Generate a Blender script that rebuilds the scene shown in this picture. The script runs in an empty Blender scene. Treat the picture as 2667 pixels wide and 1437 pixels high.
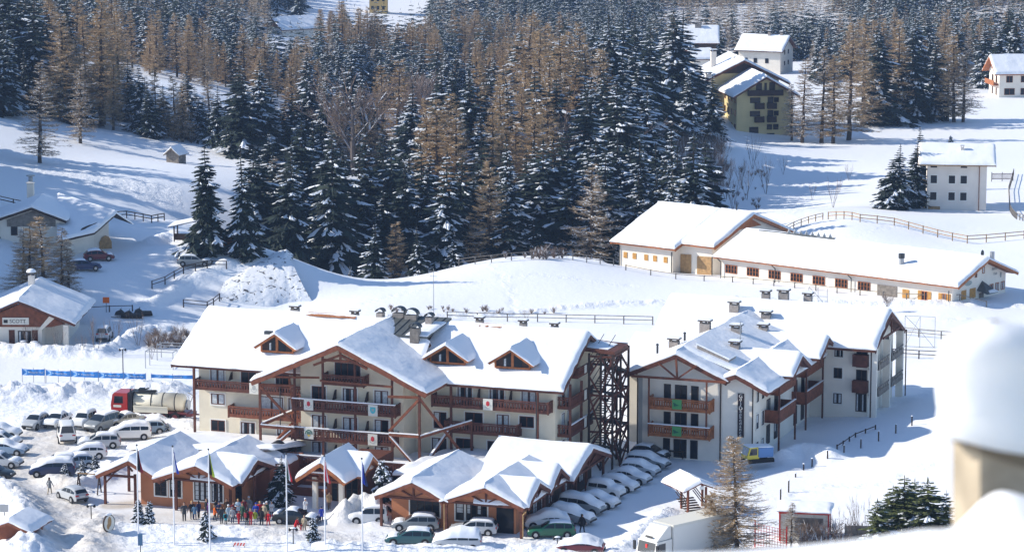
import bpy, math, random
import numpy as np
from mathutils import Vector, Matrix
R = math.radians
scene = bpy.context.scene
COL = scene.collection
rnd = random.Random(11)

# ------------------------------------------------------------------ camera model (photo pixels 2667 x 1437)
FPX, CU, CV, CAMH, PITCH = 8300.0, 1333.5, 718.5, 73.0, R(9.5)
_c, _s = math.cos(PITCH), math.sin(PITCH)

def ray(u, v):
    a = (u - CU) / FPX
    b = (CV - v) / FPX
    return (a, _c + b * _s, -_s + b * _c)

def at_z(u, v, z):
    d = ray(u, v)
    t = (z - CAMH) / d[2]
    return Vector((d[0] * t, d[1] * t, z))

def at_y(u, v, y):
    d = ray(u, v)
    t = y / d[1]
    return Vector((d[0] * t, y, CAMH + d[2] * t))

def project(X, Y, Z):
    z = Z - CAMH
    dep = Y * _c - z * _s
    up = Y * _s + z * _c
    return CU + FPX * X / dep, CV - FPX * up / dep

# ------------------------------------------------------------------ noise
def vnoise(x, y, seed=0.0):
    x = np.asarray(x, float); y = np.asarray(y, float)
    xi = np.floor(x); yi = np.floor(y); fx = x - xi; fy = y - yi
    fx = fx * fx * (3 - 2 * fx); fy = fy * fy * (3 - 2 * fy)
    def h(a, b):
        n = np.sin(a * 127.1 + b * 311.7 + seed * 74.7) * 43758.5453
        return n - np.floor(n)
    return (h(xi, yi) * (1 - fx) + h(xi + 1, yi) * fx) * (1 - fy) + (h(xi, yi + 1) * (1 - fx) + h(xi + 1, yi + 1) * fx) * fy

def fbm(x, y, seed=0.0, octs=3):
    s = 0; a = .5; f = 1.0
    for k in range(octs):
        s = s + a * (vnoise(x * f, y * f, seed + k * 3.3) - .5)
        a *= .5; f *= 2.1
    return s

# ------------------------------------------------------------------ objects
def tag(o, label=None, cat=None, group=None, kind=None):
    if label: o['label'] = label
    if cat: o['category'] = cat
    if group: o['group'] = group
    if kind: o['kind'] = kind
    return o

def empty(name, loc, rz=0.0, label=None, cat=None, group=None):
    o = bpy.data.objects.new(name, None)
    COL.objects.link(o)
    o.location = loc
    o.rotation_euler = (0, 0, rz)
    o.empty_display_size = .5
    return tag(o, label, cat, group)

def link(name, mesh, parent=None, loc=None, rz=0.0, scale=None):
    o = bpy.data.objects.new(name, mesh)
    COL.objects.link(o)
    if parent: o.parent = parent
    if loc is not None: o.location = loc
    if rz: o.rotation_euler = (0, 0, rz)
    if scale: o.scale = scale if hasattr(scale, '__len__') else (scale,) * 3
    return o

class MB:
    def __init__(self):
        self.v = []; self.f = []; self.m = []; self.pc = []
    def add(self, vs, fs, m=0):
        b = len(self.v); self.pc.append((b, len(self.f), len(vs), len(fs)))
        self.v.extend(tuple(p) for p in vs)
        self.f.extend(tuple(b + i for i in f) for f in fs)
        self.m.extend([m] * len(fs))
    def box(self, x0, x1, y0, y1, z0, z1, m=0):
        self.add([(x0, y0, z0), (x1, y0, z0), (x1, y1, z0), (x0, y1, z0), (x0, y0, z1), (x1, y0, z1), (x1, y1, z1), (x0, y1, z1)],
                 [(3, 2, 1, 0), (4, 5, 6, 7), (0, 1, 5, 4), (1, 2, 6, 5), (2, 3, 7, 6), (3, 0, 4, 7)], m)
    def beam(self, p, q, w, h=None, m=0):
        p = Vector(p); q = Vector(q); h = h or w
        d = (q - p).normalized()
        s = d.cross(Vector((0, 0, 1)))
        if s.length < 1e-3: s = Vector((1, 0, 0))
        s.normalize(); u = s.cross(d).normalized()
        a = s * w / 2; b = u * h / 2
        self.add([p - a - b, p + a - b, p + a + b, p - a + b, q - a - b, q + a - b, q + a + b, q - a + b],
                 [(3, 2, 1, 0), (4, 5, 6, 7), (0, 1, 5, 4), (1, 2, 6, 5), (2, 3, 7, 6), (3, 0, 4, 7)], m)
    def tube(self, p, q, r0, r1=None, n=6, m=0, cap=True):
        p = Vector(p); q = Vector(q); r1 = r0 if r1 is None else r1
        d = (q - p).normalized()
        s = d.cross(Vector((0, 0, 1)))
        if s.length < 1e-3: s = Vector((1, 0, 0))
        s.normalize(); u = s.cross(d)
        vs = []
        for c, r in ((p, r0), (q, r1)):
            for k in range(n):
                a = 2 * math.pi * k / n
                vs.append(c + s * (r * math.cos(a)) + u * (r * math.sin(a)))
        fs = [(k, (k + 1) % n, n + (k + 1) % n, n + k) for k in range(n)]
        if cap: fs += [tuple(range(n - 1, -1, -1)), tuple(range(n, 2 * n))]
        self.add(vs, fs, m)
    def extrude(self, pts, vec, m=0):
        n = len(pts); vec = Vector(vec)
        vs = [Vector(p) for p in pts] + [Vector(p) + vec for p in pts]
        fs = [tuple(range(n - 1, -1, -1)), tuple(range(n, 2 * n))] + [(k, (k + 1) % n, n + (k + 1) % n, n + k) for k in range(n)]
        self.add(vs, fs, m)
    def quad(self, a, b, c, d, m=0):
        self.add([a, b, c, d], [(0, 1, 2, 3)], m)
    def grid(self, P, m=0, flip=False):      # P: rows x cols of points
        r = len(P); c = len(P[0])
        fs = []
        for i in range(r - 1):
            for j in range(c - 1):
                q = (i * c + j, i * c + j + 1, (i + 1) * c + j + 1, (i + 1) * c + j)
                fs.append(q[::-1] if flip else q)
        self.add([p for row in P for p in row], fs, m)
    def blob(self, c, rx, ry, rz, m=0, n=8, k=5, half=False, noise=0.0):
        P = []
        for i in range(k + 1):
            th = math.pi * (i / k) * (.5 if half else 1.0)
            row = []
            for j in range(n + 1):
                a = 2 * math.pi * (j % n) / n
                q = 1 + noise * (rnd.random() - .5) if 0 < i and j < n else 1
                if j == n: row.append(row[0]); continue
                row.append((c[0] + rx * q * math.sin(th) * math.cos(a), c[1] + ry * q * math.sin(th) * math.sin(a), c[2] + rz * q * math.cos(th)))
            P.append(row)
        self.grid(P, m, flip=True)
    def mesh(self, name, mats, smooth=False):
        me = bpy.data.meshes.new(name)
        me.from_pydata([tuple(p) for p in self.v], [], self.f)
        for mt in mats: me.materials.append(mt)
        if len(mats) > 1: me.polygons.foreach_set('material_index', self.m)
        if smooth: me.polygons.foreach_set('use_smooth', [True] * len(self.f))
        me.update()
        return me
    def split(self, name, mats, parent=None, smooth=False):
        out = []
        for b, f0, nv, nf in self.pc:
            q = MB(); q.add(self.v[b:b + nv], [tuple(i - b for i in f) for f in self.f[f0:f0 + nf]], 0); q.m = self.m[f0:f0 + nf]
            out.append(q.build(name, mats, parent, smooth))
        return out
    def build(self, name, mats, parent=None, smooth=False, loc=None, rz=0.0):
        if not isinstance(mats, (list, tuple)): mats = [mats]
        return link(name, self.mesh(name, mats, smooth), parent, loc, rz)

# ------------------------------------------------------------------ materials
MAT = {}
def material(name, color, rough=.8, bump=0.0, bscale=20.0, var=0.0, vscale=3.0, metallic=0.0, spec=.3, coord='Object', var_color=None, bdist=.1):
    m = bpy.data.materials.new(name)
    m.use_nodes = True
    nt = m.node_tree; b = nt.nodes['Principled BSDF']
    b.inputs['Base Color'].default_value = (*color, 1)
    b.inputs['Roughness'].default_value = rough
    b.inputs['Metallic'].default_value = metallic
    b.inputs['Specular IOR Level'].default_value = spec
    tc = nt.nodes.new('ShaderNodeTexCoord')
    if var:
        n = nt.nodes.new('ShaderNodeTexNoise'); n.inputs['Scale'].default_value = vscale; n.inputs['Detail'].default_value = 6
        nt.links.new(tc.outputs[coord], n.inputs['Vector'])
        r = nt.nodes.new('ShaderNodeValToRGB')
        lo = var_color if var_color else tuple(c * (1 - var) for c in color)
        hi = tuple(min(1, c * (1 + var * .5)) for c in color)
        r.color_ramp.elements[0].position = .35; r.color_ramp.elements[1].position = .65
        r.color_ramp.elements[0].color = (*lo, 1); r.color_ramp.elements[1].color = (*hi, 1)
        nt.links.new(n.outputs['Fac'], r.inputs['Fac'])
        nt.links.new(r.outputs['Color'], b.inputs['Base Color'])
    if bump:
        n2 = nt.nodes.new('ShaderNodeTexNoise'); n2.inputs['Scale'].default_value = bscale; n2.inputs['Detail'].default_value = 5
        nt.links.new(tc.outputs[coord], n2.inputs['Vector'])
        bp = nt.nodes.new('ShaderNodeBump'); bp.inputs['Strength'].default_value = bump; bp.inputs['Distance'].default_value = bdist
        nt.links.new(n2.outputs['Fac'], bp.inputs['Height'])
        nt.links.new(bp.outputs['Normal'], b.inputs['Normal'])
    MAT[name] = m
    return m

material('snow', (.90, .915, .94), .55, .25, .9, 0, bdist=.25, spec=.2)
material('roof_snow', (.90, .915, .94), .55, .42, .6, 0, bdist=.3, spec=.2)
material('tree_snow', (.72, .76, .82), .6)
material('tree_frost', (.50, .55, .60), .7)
material('plaster_cream', (.78, .70, .54), .9, .15, 8, .07, .6)
material('plaster_white', (.84, .78, .68), .9, .15, 8, .06, .5)
material('plaster_grey', (.78, .71, .63), .9, .15, 8, .06, .5)
material('plaster_yellow', (.66, .54, .28), .9, .15, 8, .10, .4)
material('plaster_ochre', (.62, .42, .16), .9)
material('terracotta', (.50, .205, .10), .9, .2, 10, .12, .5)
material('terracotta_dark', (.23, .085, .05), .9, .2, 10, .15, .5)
material('white_trim', (.80, .78, .72), .8)
material('wood_brown', (.13, .045, .028), .7, .3, 12, .35, 2.5)
material('wood_red', (.21, .068, .033), .65, .3, 12, .3, 2.5)
material('wood_orange', (.40, .14, .05), .65, .3, 12, .3, 2.5)
material('wood_dark', (.055, .034, .026), .8, .3, 12, .3, 2.5)
material('wood_pale', (.42, .26, .12), .7, .3, 12, .25, 2.5)
material('wood_grey', (.24, .21, .18), .85, .3, 10, .3, 2.5)
material('shutter_orange', (.52, .27, .07), .6, .2, 10, .2, 3)
material('metal_dark', (.06, .065, .07), .45, 0, metallic=.6)
material('metal_grey', (.38, .39, .40), .4, 0, metallic=.5)
material('metal_white', (.75, .76, .78), .4)
material('roof_slate', (.10, .11, .11), .6, .2, 6, .2, 2)
material('roof_tile', (.42, .17, .07), .8, .3, 8, .2, 4)
material('chimney_stone', (.33, .29, .26), .9, .3, 10, .2, 3)
material('chimney_cap', (.10, .085, .075), .8)
material('stone', (.22, .22, .22), .9, .5, 3, .4, 1.2)
material('glass_dark', (.010, .013, .018), .12, 0, spec=.22)
material('curtain', (.55, .58, .60), .6, 0, var=.25, vscale=5)
material('tyre', (.02, .02, .02), .85)
material('rim', (.42, .43, .44), .35, metallic=.7)
material('car_glass', (.015, .022, .03), .07, spec=.6)
material('lamp_white', (.85, .85, .82), .2)
material('lamp_red', (.45, .02, .02), .3)
material('plate_white', (.75, .75, .72), .5)
material('black_plastic', (.025, .025, .027), .6)
for n_, c_ in dict(silver=(.46, .48, .50), white=(.78, .78, .76), grey=(.24, .26, .27), darkblue=(.02, .035, .10), steelblue=(.22, .31, .42), blue=(.10, .17, .28),
                   green=(.02, .13, .07), black=(.018, .024, .028), darkred=(.14, .02, .025), teal=(.03, .10, .11), beige=(.5, .46, .38),
                   truck_red=(.42, .035, .03), tank_cream=(.72, .68, .56), groomer_yellow=(.72, .58, .05), groomer_blue=(.07, .22, .50), truck_white=(.74, .73, .68)).items():
    material('paint_' + n_, c_, .28, spec=.5)
material('bark', (.075, .055, .042), .9, .4, 6, .3, 2)
material('bark_grey', (.16, .13, .115), .9, .4, 6, .3, 2)
material('larch_twig', (.50, .355, .205), .9, var=.3, vscale=.6)
material('larch_twig_dark', (.42, .32, .215), .9, var=.3, vscale=.6)
material('twig_brown', (.24, .175, .14), .9, var=.3, vscale=.6)
material('needle', (.020, .034, .026), .85, var=.5, vscale=.9, var_color=(.008, .014, .014))
material('needle_olive', (.10, .115, .035), .85, var=.4, vscale=1.2, var_color=(.022, .034, .018))
material('banner_blue', (.05, .26, .68), .6, var=.15, vscale=1.5)
material('banner_pale', (.45, .68, .92), .6)
material('red_plastic', (.62, .045, .035), .5)
material('sign_brown', (.022, .010, .011), .6)
material('panel_cream', (.72, .70, .62), .7)
material('panel_green', (.10, .36, .12), .6)
material('crest_red', (.55, .04, .05), .6)
material('crest_teal', (.10, .50, .55), .6)
material('crest_green', (.03, .14, .09), .6)
material('crest_gold', (.65, .45, .08), .6)
material('crest_grey', (.42, .42, .40), .6)
material('mural', (.42, .47, .44), .8, var=.4, vscale=6)

def wall_stone_material():       # rubble partly under snow
    m = bpy.data.materials.new('snowy_rubble'); m.use_nodes = True
    nt = m.node_tree; b = nt.nodes['Principled BSDF']; b.inputs['Roughness'].default_value = .8
    tc = nt.nodes.new('ShaderNodeTexCoord'); mp = nt.nodes.new('ShaderNodeMapping'); mp.inputs['Scale'].default_value = (.8, .8, 1.5); mp.inputs['Rotation'].default_value = (0, .5, 0)
    nt.links.new(tc.outputs['Object'], mp.inputs['Vector'])
    n = nt.nodes.new('ShaderNodeTexNoise'); n.inputs['Scale'].default_value = 1.25; n.inputs['Detail'].default_value = 4; n.inputs['Roughness'].default_value = .55; n.inputs['Distortion'].default_value = 1.2
    nt.links.new(mp.outputs['Vector'], n.inputs['Vector'])
    r = nt.nodes.new('ShaderNodeValToRGB')
    r.color_ramp.elements[0].position = .58; r.color_ramp.elements[0].color = (.84, .86, .89, 1)
    r.color_ramp.elements[1].position = .63; r.color_ramp.elements[1].color = (.06, .06, .065, 1)
    nt.links.new(n.outputs['Fac'], r.inputs['Fac']); nt.links.new(r.outputs['Color'], b.inputs['Base Color'])
    bp = nt.nodes.new('ShaderNodeBump'); bp.inputs['Strength'].default_value = .6; bp.inputs['Distance'].default_value = .25; bp.invert = True
    nt.links.new(n.outputs['Fac'], bp.inputs['Height']); nt.links.new(bp.outputs['Normal'], b.inputs['Normal'])
    MAT['snowy_rubble'] = m
wall_stone_material()

def ground_material():
    m = bpy.data.materials.new('ground_snow'); m.use_nodes = True
    nt = m.node_tree; b = nt.nodes['Principled BSDF']
    b.inputs['Roughness'].default_value = .55; b.inputs['Specular IOR Level'].default_value = .2
    at = nt.nodes.new('ShaderNodeAttribute'); at.attribute_name = 'dirt'
    tc = nt.nodes.new('ShaderNodeTexCoord')
    n = nt.nodes.new('ShaderNodeTexNoise'); n.inputs['Scale'].default_value = .35; n.inputs['Detail'].default_value = 8; n.inputs['Roughness'].default_value = .65
    nt.links.new(tc.outputs['Object'], n.inputs['Vector'])
    ml = nt.nodes.new('ShaderNodeMath'); ml.operation = 'MULTIPLY_ADD'; ml.inputs[1].default_value = 1.6; ml.inputs[2].default_value = -.8
    nt.links.new(n.outputs['Fac'], ml.inputs[0])
    ad = nt.nodes.new('ShaderNodeMath'); ad.operation = 'ADD'; nt.links.new(ml.outputs[0], ad.inputs[0]); nt.links.new(at.outputs['Fac'], ad.inputs[1])
    ms = nt.nodes.new('ShaderNodeMath'); ms.operation = 'MULTIPLY'; ms.use_clamp = True
    nt.links.new(ad.outputs[0], ms.inputs[0]); nt.links.new(at.outputs['Fac'], ms.inputs[1])
    mix = nt.nodes.new('ShaderNodeMixRGB')
    mix.inputs[1].default_value = (.90, .915, .94, 1); mix.inputs[2].default_value = (.60, .54, .46, 1)
    nt.links.new(ms.outputs[0], mix.inputs[0]); nt.links.new(mix.outputs[0], b.inputs['Base Color'])
    a2 = nt.nodes.new('ShaderNodeAttribute'); a2.attribute_name = 'rough'
    n2 = nt.nodes.new('ShaderNodeTexNoise'); n2.inputs['Scale'].default_value = 1.5; n2.inputs['Detail'].default_value = 6; n2.inputs['Roughness'].default_value = .6
    nt.links.new(tc.outputs['Object'], n2.inputs['Vector'])
    st = nt.nodes.new('ShaderNodeMath'); st.operation = 'MULTIPLY_ADD'; st.inputs[1].default_value = .75; st.inputs[2].default_value = .16
    nt.links.new(a2.outputs['Fac'], st.inputs[0])
    bp = nt.nodes.new('ShaderNodeBump'); bp.inputs['Distance'].default_value = .35
    nt.links.new(st.outputs[0], bp.inputs['Strength']); nt.links.new(n2.outputs['Fac'], bp.inputs['Height']); nt.links.new(bp.outputs['Normal'], b.inputs['Normal'])
    MAT['ground'] = m
ground_material()
# ------------------------------------------------------------------ terrain: control points from the photo (u, v, z)
CP = [(60,1430,0),(400,1430,0),(800,1430,0),(1300,1430,0),(1800,1430,0),(2300,1430,.5),(2660,1430,1.),
      (20,1250,0),(300,1250,0),(900,1250,0),(1500,1200,0),(1900,1200,0),(2200,1250,.8),(2600,1250,2),
      (20,1085,0),(300,1085,0),(700,1050,0),(1200,1050,0),(1650,1080,0),(2000,1110,.5),(2300,1060,1.2),(2600,1080,3),
      (20,975,0.2),(300,975,.2),(700,930,.3),(1200,930,.3),(1600,930,.5),(2100,940,1.2),(2350,960,1.5),(2640,960,2.5),
      (20,905,.8),(200,905,.8),(400,880,.8),(700,850,.8),(1100,850,.8),(1600,850,1),(2100,850,1.4),(2450,850,1.5),(2660,850,2),
      (120,780,2.6),(330,790,2.2),(540,800,1.2),(575,790,.8),(640,792,.7),(710,790,.6),(780,790,.6),(900,800,1.2),(1300,790,1.3),(1700,780,1.4),(2200,795,1.5),(2640,800,1.6),
      # meadow crest and barn
      (850,778,1.4),(1000,732,1.9),(1150,700,2.2),(1300,676,2.4),(1450,672,2.2),(1600,692,1.2),(1760,712,1.0),(1900,726,1.8),(2150,750,2.2),(2480,784,2.4),(2650,790,1.8),
      # road and terrace at the left
      (200,735,4.4),(240,690,4.8),(400,690,4.8),(560,690,4.8),(650,694,5.0),(705,676,5.2),(735,664,5.4),(330,620,5.2),(500,640,5.0),(650,640,5),
      (20,680,6),(20,560,8),(300,560,5.6),(450,580,5.2),(600,590,4.5),
      (20,470,8.5),(150,470,7.4),(300,480,6.2),(450,480,5.2),(600,470,4.2),
      (20,400,8.6),(104,424,7.6),(260,400,5.8),(455,425,4.6),(20,300,9.2),(20,248,9.5),(200,330,6.2),(330,345,5.2),(430,370,4.2),(560,400,3.2),(690,415,2.2),
      # right plain
      (2048,602,1.4),(2150,570,.8),(2519,627,1.2),(2660,620,1.6),(2410,547,-2),(2570,552,-2),(2300,520,-1.6),(2650,500,-2.2),
      (2300,420,-3.6),(2600,400,-4),(2066,362,-4.8),(1923,362,-4.8),(2230,330,-5.4),(2480,320,-5.6),(2600,275,-6),(2640,245,-6.2),(2450,230,-6.5),
      (1900,470,-5),(1950,540,-1.2)]
WP = [(a, b, c) for a, b, c in (
      # forest: gully behind the crest, hill, hollow and far slope (X, Y, z)
      (-28,440,-7),(-15,452,-8),(0,458,-7.5),(18,462,-6),(32,468,-5.5),(-36,470,-4),(-20,480,-5),(5,490,-3.5),(30,500,-3),(40,520,-4),
      (-52,540,2.2),(-40,570,-2),(-20,560,-3),(5,560,-1),(25,570,1),(38,590,-1),
      (-90,640,8),(-60,640,3),(-35,640,-6),(-10,640,-5),(15,630,0),(35,640,0.5),(60,690,-6),(100,720,-6),
      (-100,760,6),(-60,760,-3),(-25,740,-10),(5,740,-8),(35,740,-8),(75,800,-9),(115,820,-9),
      (-110,900,2),(-60,900,-9),(-10,900,-13),(40,900,-13),(90,900,-12),(130,900,-11),
      (-120,1020,0),(-50,1020,-10),(20,1020,-11),(90,1020,-10),(-140,1150,12),(-40,1150,3),(60,1150,3),(150,1150,6),
      (-200,1400,112),(0,1400,108),(200,1400,110),(-500,1340,115),(500,1340,110),
      # out of frame on both sides and the slope below the camera
      (-110,300,3),(-100,350,6),(-84,400,9),(-100,402,19),(-122,405,31),(-84,440,13),(-100,440,22),(-122,440,34),(-88,480,11),(-108,480,17),(-130,480,24),(-100,560,11),(-125,560,16),(-170,560,40),(-200,800,22),(110,300,5),(130,420,4),(170,560,0),(220,800,-2),
      (-40,280,.5),(0,280,0),(40,280,.5),(-60,230,5),(0,230,5.5),(60,230,6),(-50,170,17),(0,170,17.5),(50,170,18),(-40,110,32),(0,110,33),(40,110,34),
      (-25,60,48),(0,60,49),(25,60,50),(-15,25,60.5),(0,25,61),(15,25,61.5),(0,8,66.5),(-12,8,66),(12,8,67))]
_pts = [tuple(at_z(u, v, z)) for u, v, z in CP] + WP
_pts = np.array(_pts)
def _phi(d2, c=9.0): return np.sqrt(d2 + c * c)
# distances are measured in a log-range frame so that near and far control points weigh alike
def _warp(X, Y):
    r = np.sqrt(X * X + Y * Y); a = np.arctan2(X, Y)
    return a * 380.0, 380.0 * np.log(np.maximum(r, 5) / 380.0)
_wx, _wy = _warp(_pts[:, 0], _pts[:, 1])
_A = _phi((_wx[:, None] - _wx[None]) ** 2 + (_wy[:, None] - _wy[None]) ** 2) - .6 * np.eye(len(_wx))
_n = len(_wx)
_M = np.zeros((_n + 3, _n + 3)); _M[:_n, :_n] = _A
_M[:_n, _n] = 1; _M[:_n, _n + 1] = _wx; _M[:_n, _n + 2] = _wy; _M[_n:, :_n] = _M[:_n, _n:].T
_sol = np.linalg.solve(_M, np.concatenate([_pts[:, 2], np.zeros(3)]))

def base_z(X, Y):
    X = np.atleast_1d(np.asarray(X, float)); Y = np.atleast_1d(np.asarray(Y, float))
    out = np.zeros(X.shape)
    for i in range(0, len(X), 20000):
        x, y = _warp(X[i:i + 20000], Y[i:i + 20000])
        k = _phi((x[:, None] - _wx[None]) ** 2 + (y[:, None] - _wy[None]) ** 2)
        out[i:i + 20000] = k @ _sol[:_n] + _sol[_n] + _sol[_n + 1] * x + _sol[_n + 2] * y
    return out

# snow banks: (pixel polyline, z of the ground there, height, half width, lumpiness)
BANKS = [([(0,1035),(110,1030),(300,1016),(440,1022)], .1, 1.3, 2.6, 1.),
         ([(60,1096),(300,1085),(480,1098)], 0, .5, 1.6, .8),
         ([(360,1100),(430,1112),(490,1125)], 0, 1.1, 2.0, .9),
         ([(-30,1270),(40,1315),(80,1375),(70,1450)], 0, 1.5, 2.4, .9),
         ([(225,1400),(300,1378),(420,1380),(560,1386),(660,1388),(760,1400)], 0, .7, 2.6, .7),
         ([(900,1352),(945,1340),(975,1352)], 0, 2.0, 1.5, .9),
         ([(800,1425),(1000,1432),(1300,1432),(1480,1440)], 0, .6, 1.6, 1.),
         ([(1590,1445),(1650,1400),(1700,1358),(1735,1335)], 0, .5, 1.2, .9),
         ([(2045,1198),(2080,1186),(2120,1192),(2155,1202)], .3, 1.2, 1.4, .3),
         ([(-20,915),(120,922),(260,922),(330,905),(360,880),(420,870)], .6, 1.1, 1.5, 1.),
         ([(1000,824),(1250,816),(1600,792),(1900,786),(2330,806),(2700,810)], 1.3, .45, .9, 1.),
         ([(400,640),(450,620),(500,640),(560,652)], 5, 1.2, 1.6, .8),
         ([(270,1345),(215,1380),(240,1440)], 0, .6, 1.3, .6),
         ([(1240,672),(1310,662),(1380,668),(1560,674)], 2.2, .6, 1.0, .5),
         ([(400,752),(480,722),(590,708)], 3.9, .7, 1.2, .4),
         ([(840,800),(1100,762),(1400,742),(1640,752)], 1.6, -.16, .5, .1), ([(1250,700),(1330,760),(1345,820)], 1.8, -.14, .45, .1), ([(1700,850),(1900,815),(2250,840),(2640,835)], 1.5, -.16, .6, .2),
         ([(2230,640),(2420,600),(2560,610)], .6, -.2, .6, .2), ([(2100,430),(2300,470),(2430,570)], -2.6, -.2, .6, .2), ([(2420,570),(2540,590),(2640,560)], -1.5, -.2, .7, .2), ([(2080,1110),(2250,1080),(2420,1040)], 1.0, -.22, .8, .3), ([(1980,1290),(2150,1260),(2300,1270),(2420,1230)], .8, -.2, .6, .3),
         ([(160,440),(300,470),(470,500)], 6.4, -.25, .9, .5), ([(90,430),(280,440),(450,470)], 6.6, -.22, .6, .4), ([(2150,345),(2350,350),(2660,330)], -5, -.25, .8, .3),
         ([(140,1255),(200,1270),(250,1255),(290,1225)], 0, .9, 1.4, .9)]
_B = []
for pl, z, h, w, lump in BANKS:
    P = [at_z(u, v, z) for u, v in pl]
    for a, b in zip(P[:-1], P[1:]): _B.append((a.x, a.y, b.x, b.y, h, w, lump))

def bank_z(X, Y):
    out = np.zeros(X.shape); rough = np.zeros(X.shape)
    for ax, ay, bx, by, h, w, lump in _B:
        dx, dy = bx - ax, by - ay; L = dx * dx + dy * dy
        t = np.clip(((X - ax) * dx + (Y - ay) * dy) / L, 0, 1)
        d = np.sqrt((X - ax - t * dx) ** 2 + (Y - ay - t * dy) ** 2)
        k = np.exp(-(d / w) ** 2)
        mod = 1 + lump * (1.2 * fbm(X * .55, Y * .55, 3, 3) + .75 * fbm(X * 1.7, Y * 1.7, 31, 2))
        out = np.maximum(out, h * k * mod) if h > 0 else out + h * k * mod; rough = np.maximum(rough, np.exp(-(d / (w * 1.5)) ** 2) * (.4 + .6 * lump))
    return out, rough

# local levelling under buildings: (x, y, radius, z)
LEVEL = []
def ground(X, Y, banks=True):
    X = np.atleast_1d(np.asarray(X, float)); Y = np.atleast_1d(np.asarray(Y, float))
    z = base_z(X, Y)
    if banks: z = z + bank_z(X, Y)[0]
    return z
def gz(x, y, banks=False): return float(ground(x, y, banks)[0])

def hit(u, v, banks=False):
    d = ray(u, v)
    Y = np.concatenate([np.arange(255, 480, 1.0), np.arange(480, 1300, 3.0)])
    t = Y / d[1]; X = d[0] * t; Z = CAMH + d[2] * t
    g = ground(X, Y, banks)
    k = np.argmax(Z - g < 0)
    if k == 0: k = len(Y) - 1
    a = (Z - g)[k - 1]; b = (Z - g)[k]; f = a / (a - b) if a != b else 0
    y = Y[k - 1] + f * (Y[k] - Y[k - 1])
    p = at_y(u, v, y)
    return Vector((p.x, p.y, gz(p.x, p.y, banks)))

DIRT = [([(225,1440),(190,1350),(120,1285),(85,1200),(110,1135)], 3.8, .8), ([(230,1350),(420,1345),(640,1362),(880,1398)], 3.2, .7),
        ([(100,1170),(230,1140),(330,1130)], 4.5, .62), ([(60,1240),(130,1165)], 5, .66), ([(290,1312),(345,1308)], 1.6, .9), ([(1320,1420),(1480,1400),(1580,1370)], 2.2, .3),
        ([(700,1400),(900,1362),(960,1330)], 2.4, .7), ([(150,1010),(420,1060)], 6, .2)]
ROUGHP = [([(-50,1000),(500,1000),(510,1130),(350,1170),(260,1250),(260,1450),(-50,1450)], .55), ([(200,1360),(1500,1400),(1500,1450),(200,1450)], .6),
          ([(60,425),(470,485),(480,540),(300,520),(80,450)], .8), ([(1850,470),(2100,470),(2100,600),(1900,560)], .5)]

def inpoly(u, v, poly):
    inside = np.zeros(u.shape, bool); n = len(poly); j = n - 1
    for i in range(n):
        xi, yi = poly[i]; xj, yj = poly[j]
        if yi != yj:
            c = ((yi > v) != (yj > v)) & (u < (xj - xi) * (v - yi) / (yj - yi) + xi)
            inside ^= c
        j = i
    return inside

def build_terrain():
    ang = np.concatenate([np.arange(-30, -10, 2.0), np.arange(-9.9, 9.91, .045), np.arange(10.5, 31, 2.0)])
    rad = np.concatenate([np.array([4, 8, 14]), np.arange(20, 270, 6.0), np.arange(270, 385, .33), np.arange(385, 470, .6), np.arange(470, 720, 1.3), np.arange(720, 1200, 6), np.arange(1200, 1441, 20)])
    A, Rr = np.meshgrid(np.radians(ang), rad)
    X = (Rr * np.sin(A)).ravel(); Y = (Rr * np.cos(A)).ravel()
    Z = base_z(X, Y)
    U, V = project(X, Y, Z)
    bz, br = bank_z(X, Y)
    rough = br.copy()
    for poly, r in ROUGHP:
        rough = np.maximum(rough, np.where(inpoly(U, V, poly), r, 0))
    dirt = np.zeros(X.shape)
    for pl, w, s in DIRT:
        P = [at_z(u, v, 0) for u, v in pl]
        for a, b in zip(P[:-1], P[1:]):
            dx, dy = b.x - a.x, b.y - a.y; L = dx * dx + dy * dy
            t = np.clip(((X - a.x) * dx + (Y - a.y) * dy) / L, 0, 1)
            d = np.sqrt((X - a.x - t * dx) ** 2 + (Y - a.y - t * dy) ** 2)
            dirt = np.maximum(dirt, s * np.clip(1.6 - d / w, 0, 1))
    near = (Rr.ravel() > 260) & (Rr.ravel() < 760)
    lump = fbm(X * .9, Y * .9, 8, 3)
    track = np.abs(fbm(X * .35 + Y * .1, Y * .5, 21, 2))
    Z = Z + bz + near * (rough * (.42 * lump + .34 * fbm(X * 2.1, Y * 2.1, 44, 2) - .25 * np.clip(.12 - track, 0, 1)) + .10 * fbm(X * .12, Y * .12, 5, 2))
    Z = Z + near * (1 - rough) * np.where(dirt < .1, .05 * fbm(X * .5, Y * .3, 6, 2), 0)
    nr, nc = A.shape
    me = bpy.data.meshes.new('ground')
    co = np.stack([X, Y, Z], 1).astype(np.float32)
    i = np.arange((nr - 1) * nc).reshape(nr - 1, nc)[:, :-1].ravel()
    q = np.stack([i, i + nc, i + nc + 1, i + 1], 1)[:, ::-1].astype(np.int32)
    me.vertices.add(len(co)); me.vertices.foreach_set('co', co.ravel())
    me.loops.add(q.size); me.loops.foreach_set('vertex_index', q.ravel())
    me.polygons.add(len(q)); me.polygons.foreach_set('loop_start', np.arange(0, q.size, 4, dtype=np.int32))
    me.polygons.foreach_set('use_smooth', np.ones(len(q), bool))
    me.update(calc_edges=True); me.validate()
    for nm, arr in (('dirt', dirt), ('rough', rough)):
        at = me.attributes.new(nm, 'FLOAT', 'POINT'); at.data.foreach_set('value', arr.astype(np.float32))
    me.materials.append(MAT['ground'])
    print('GROUND z', Z.min(), Z.max(), X.min(), X.max(), Y.max())
    o = link('ground', me); tag(o, kind='structure')
build_terrain()
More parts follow.
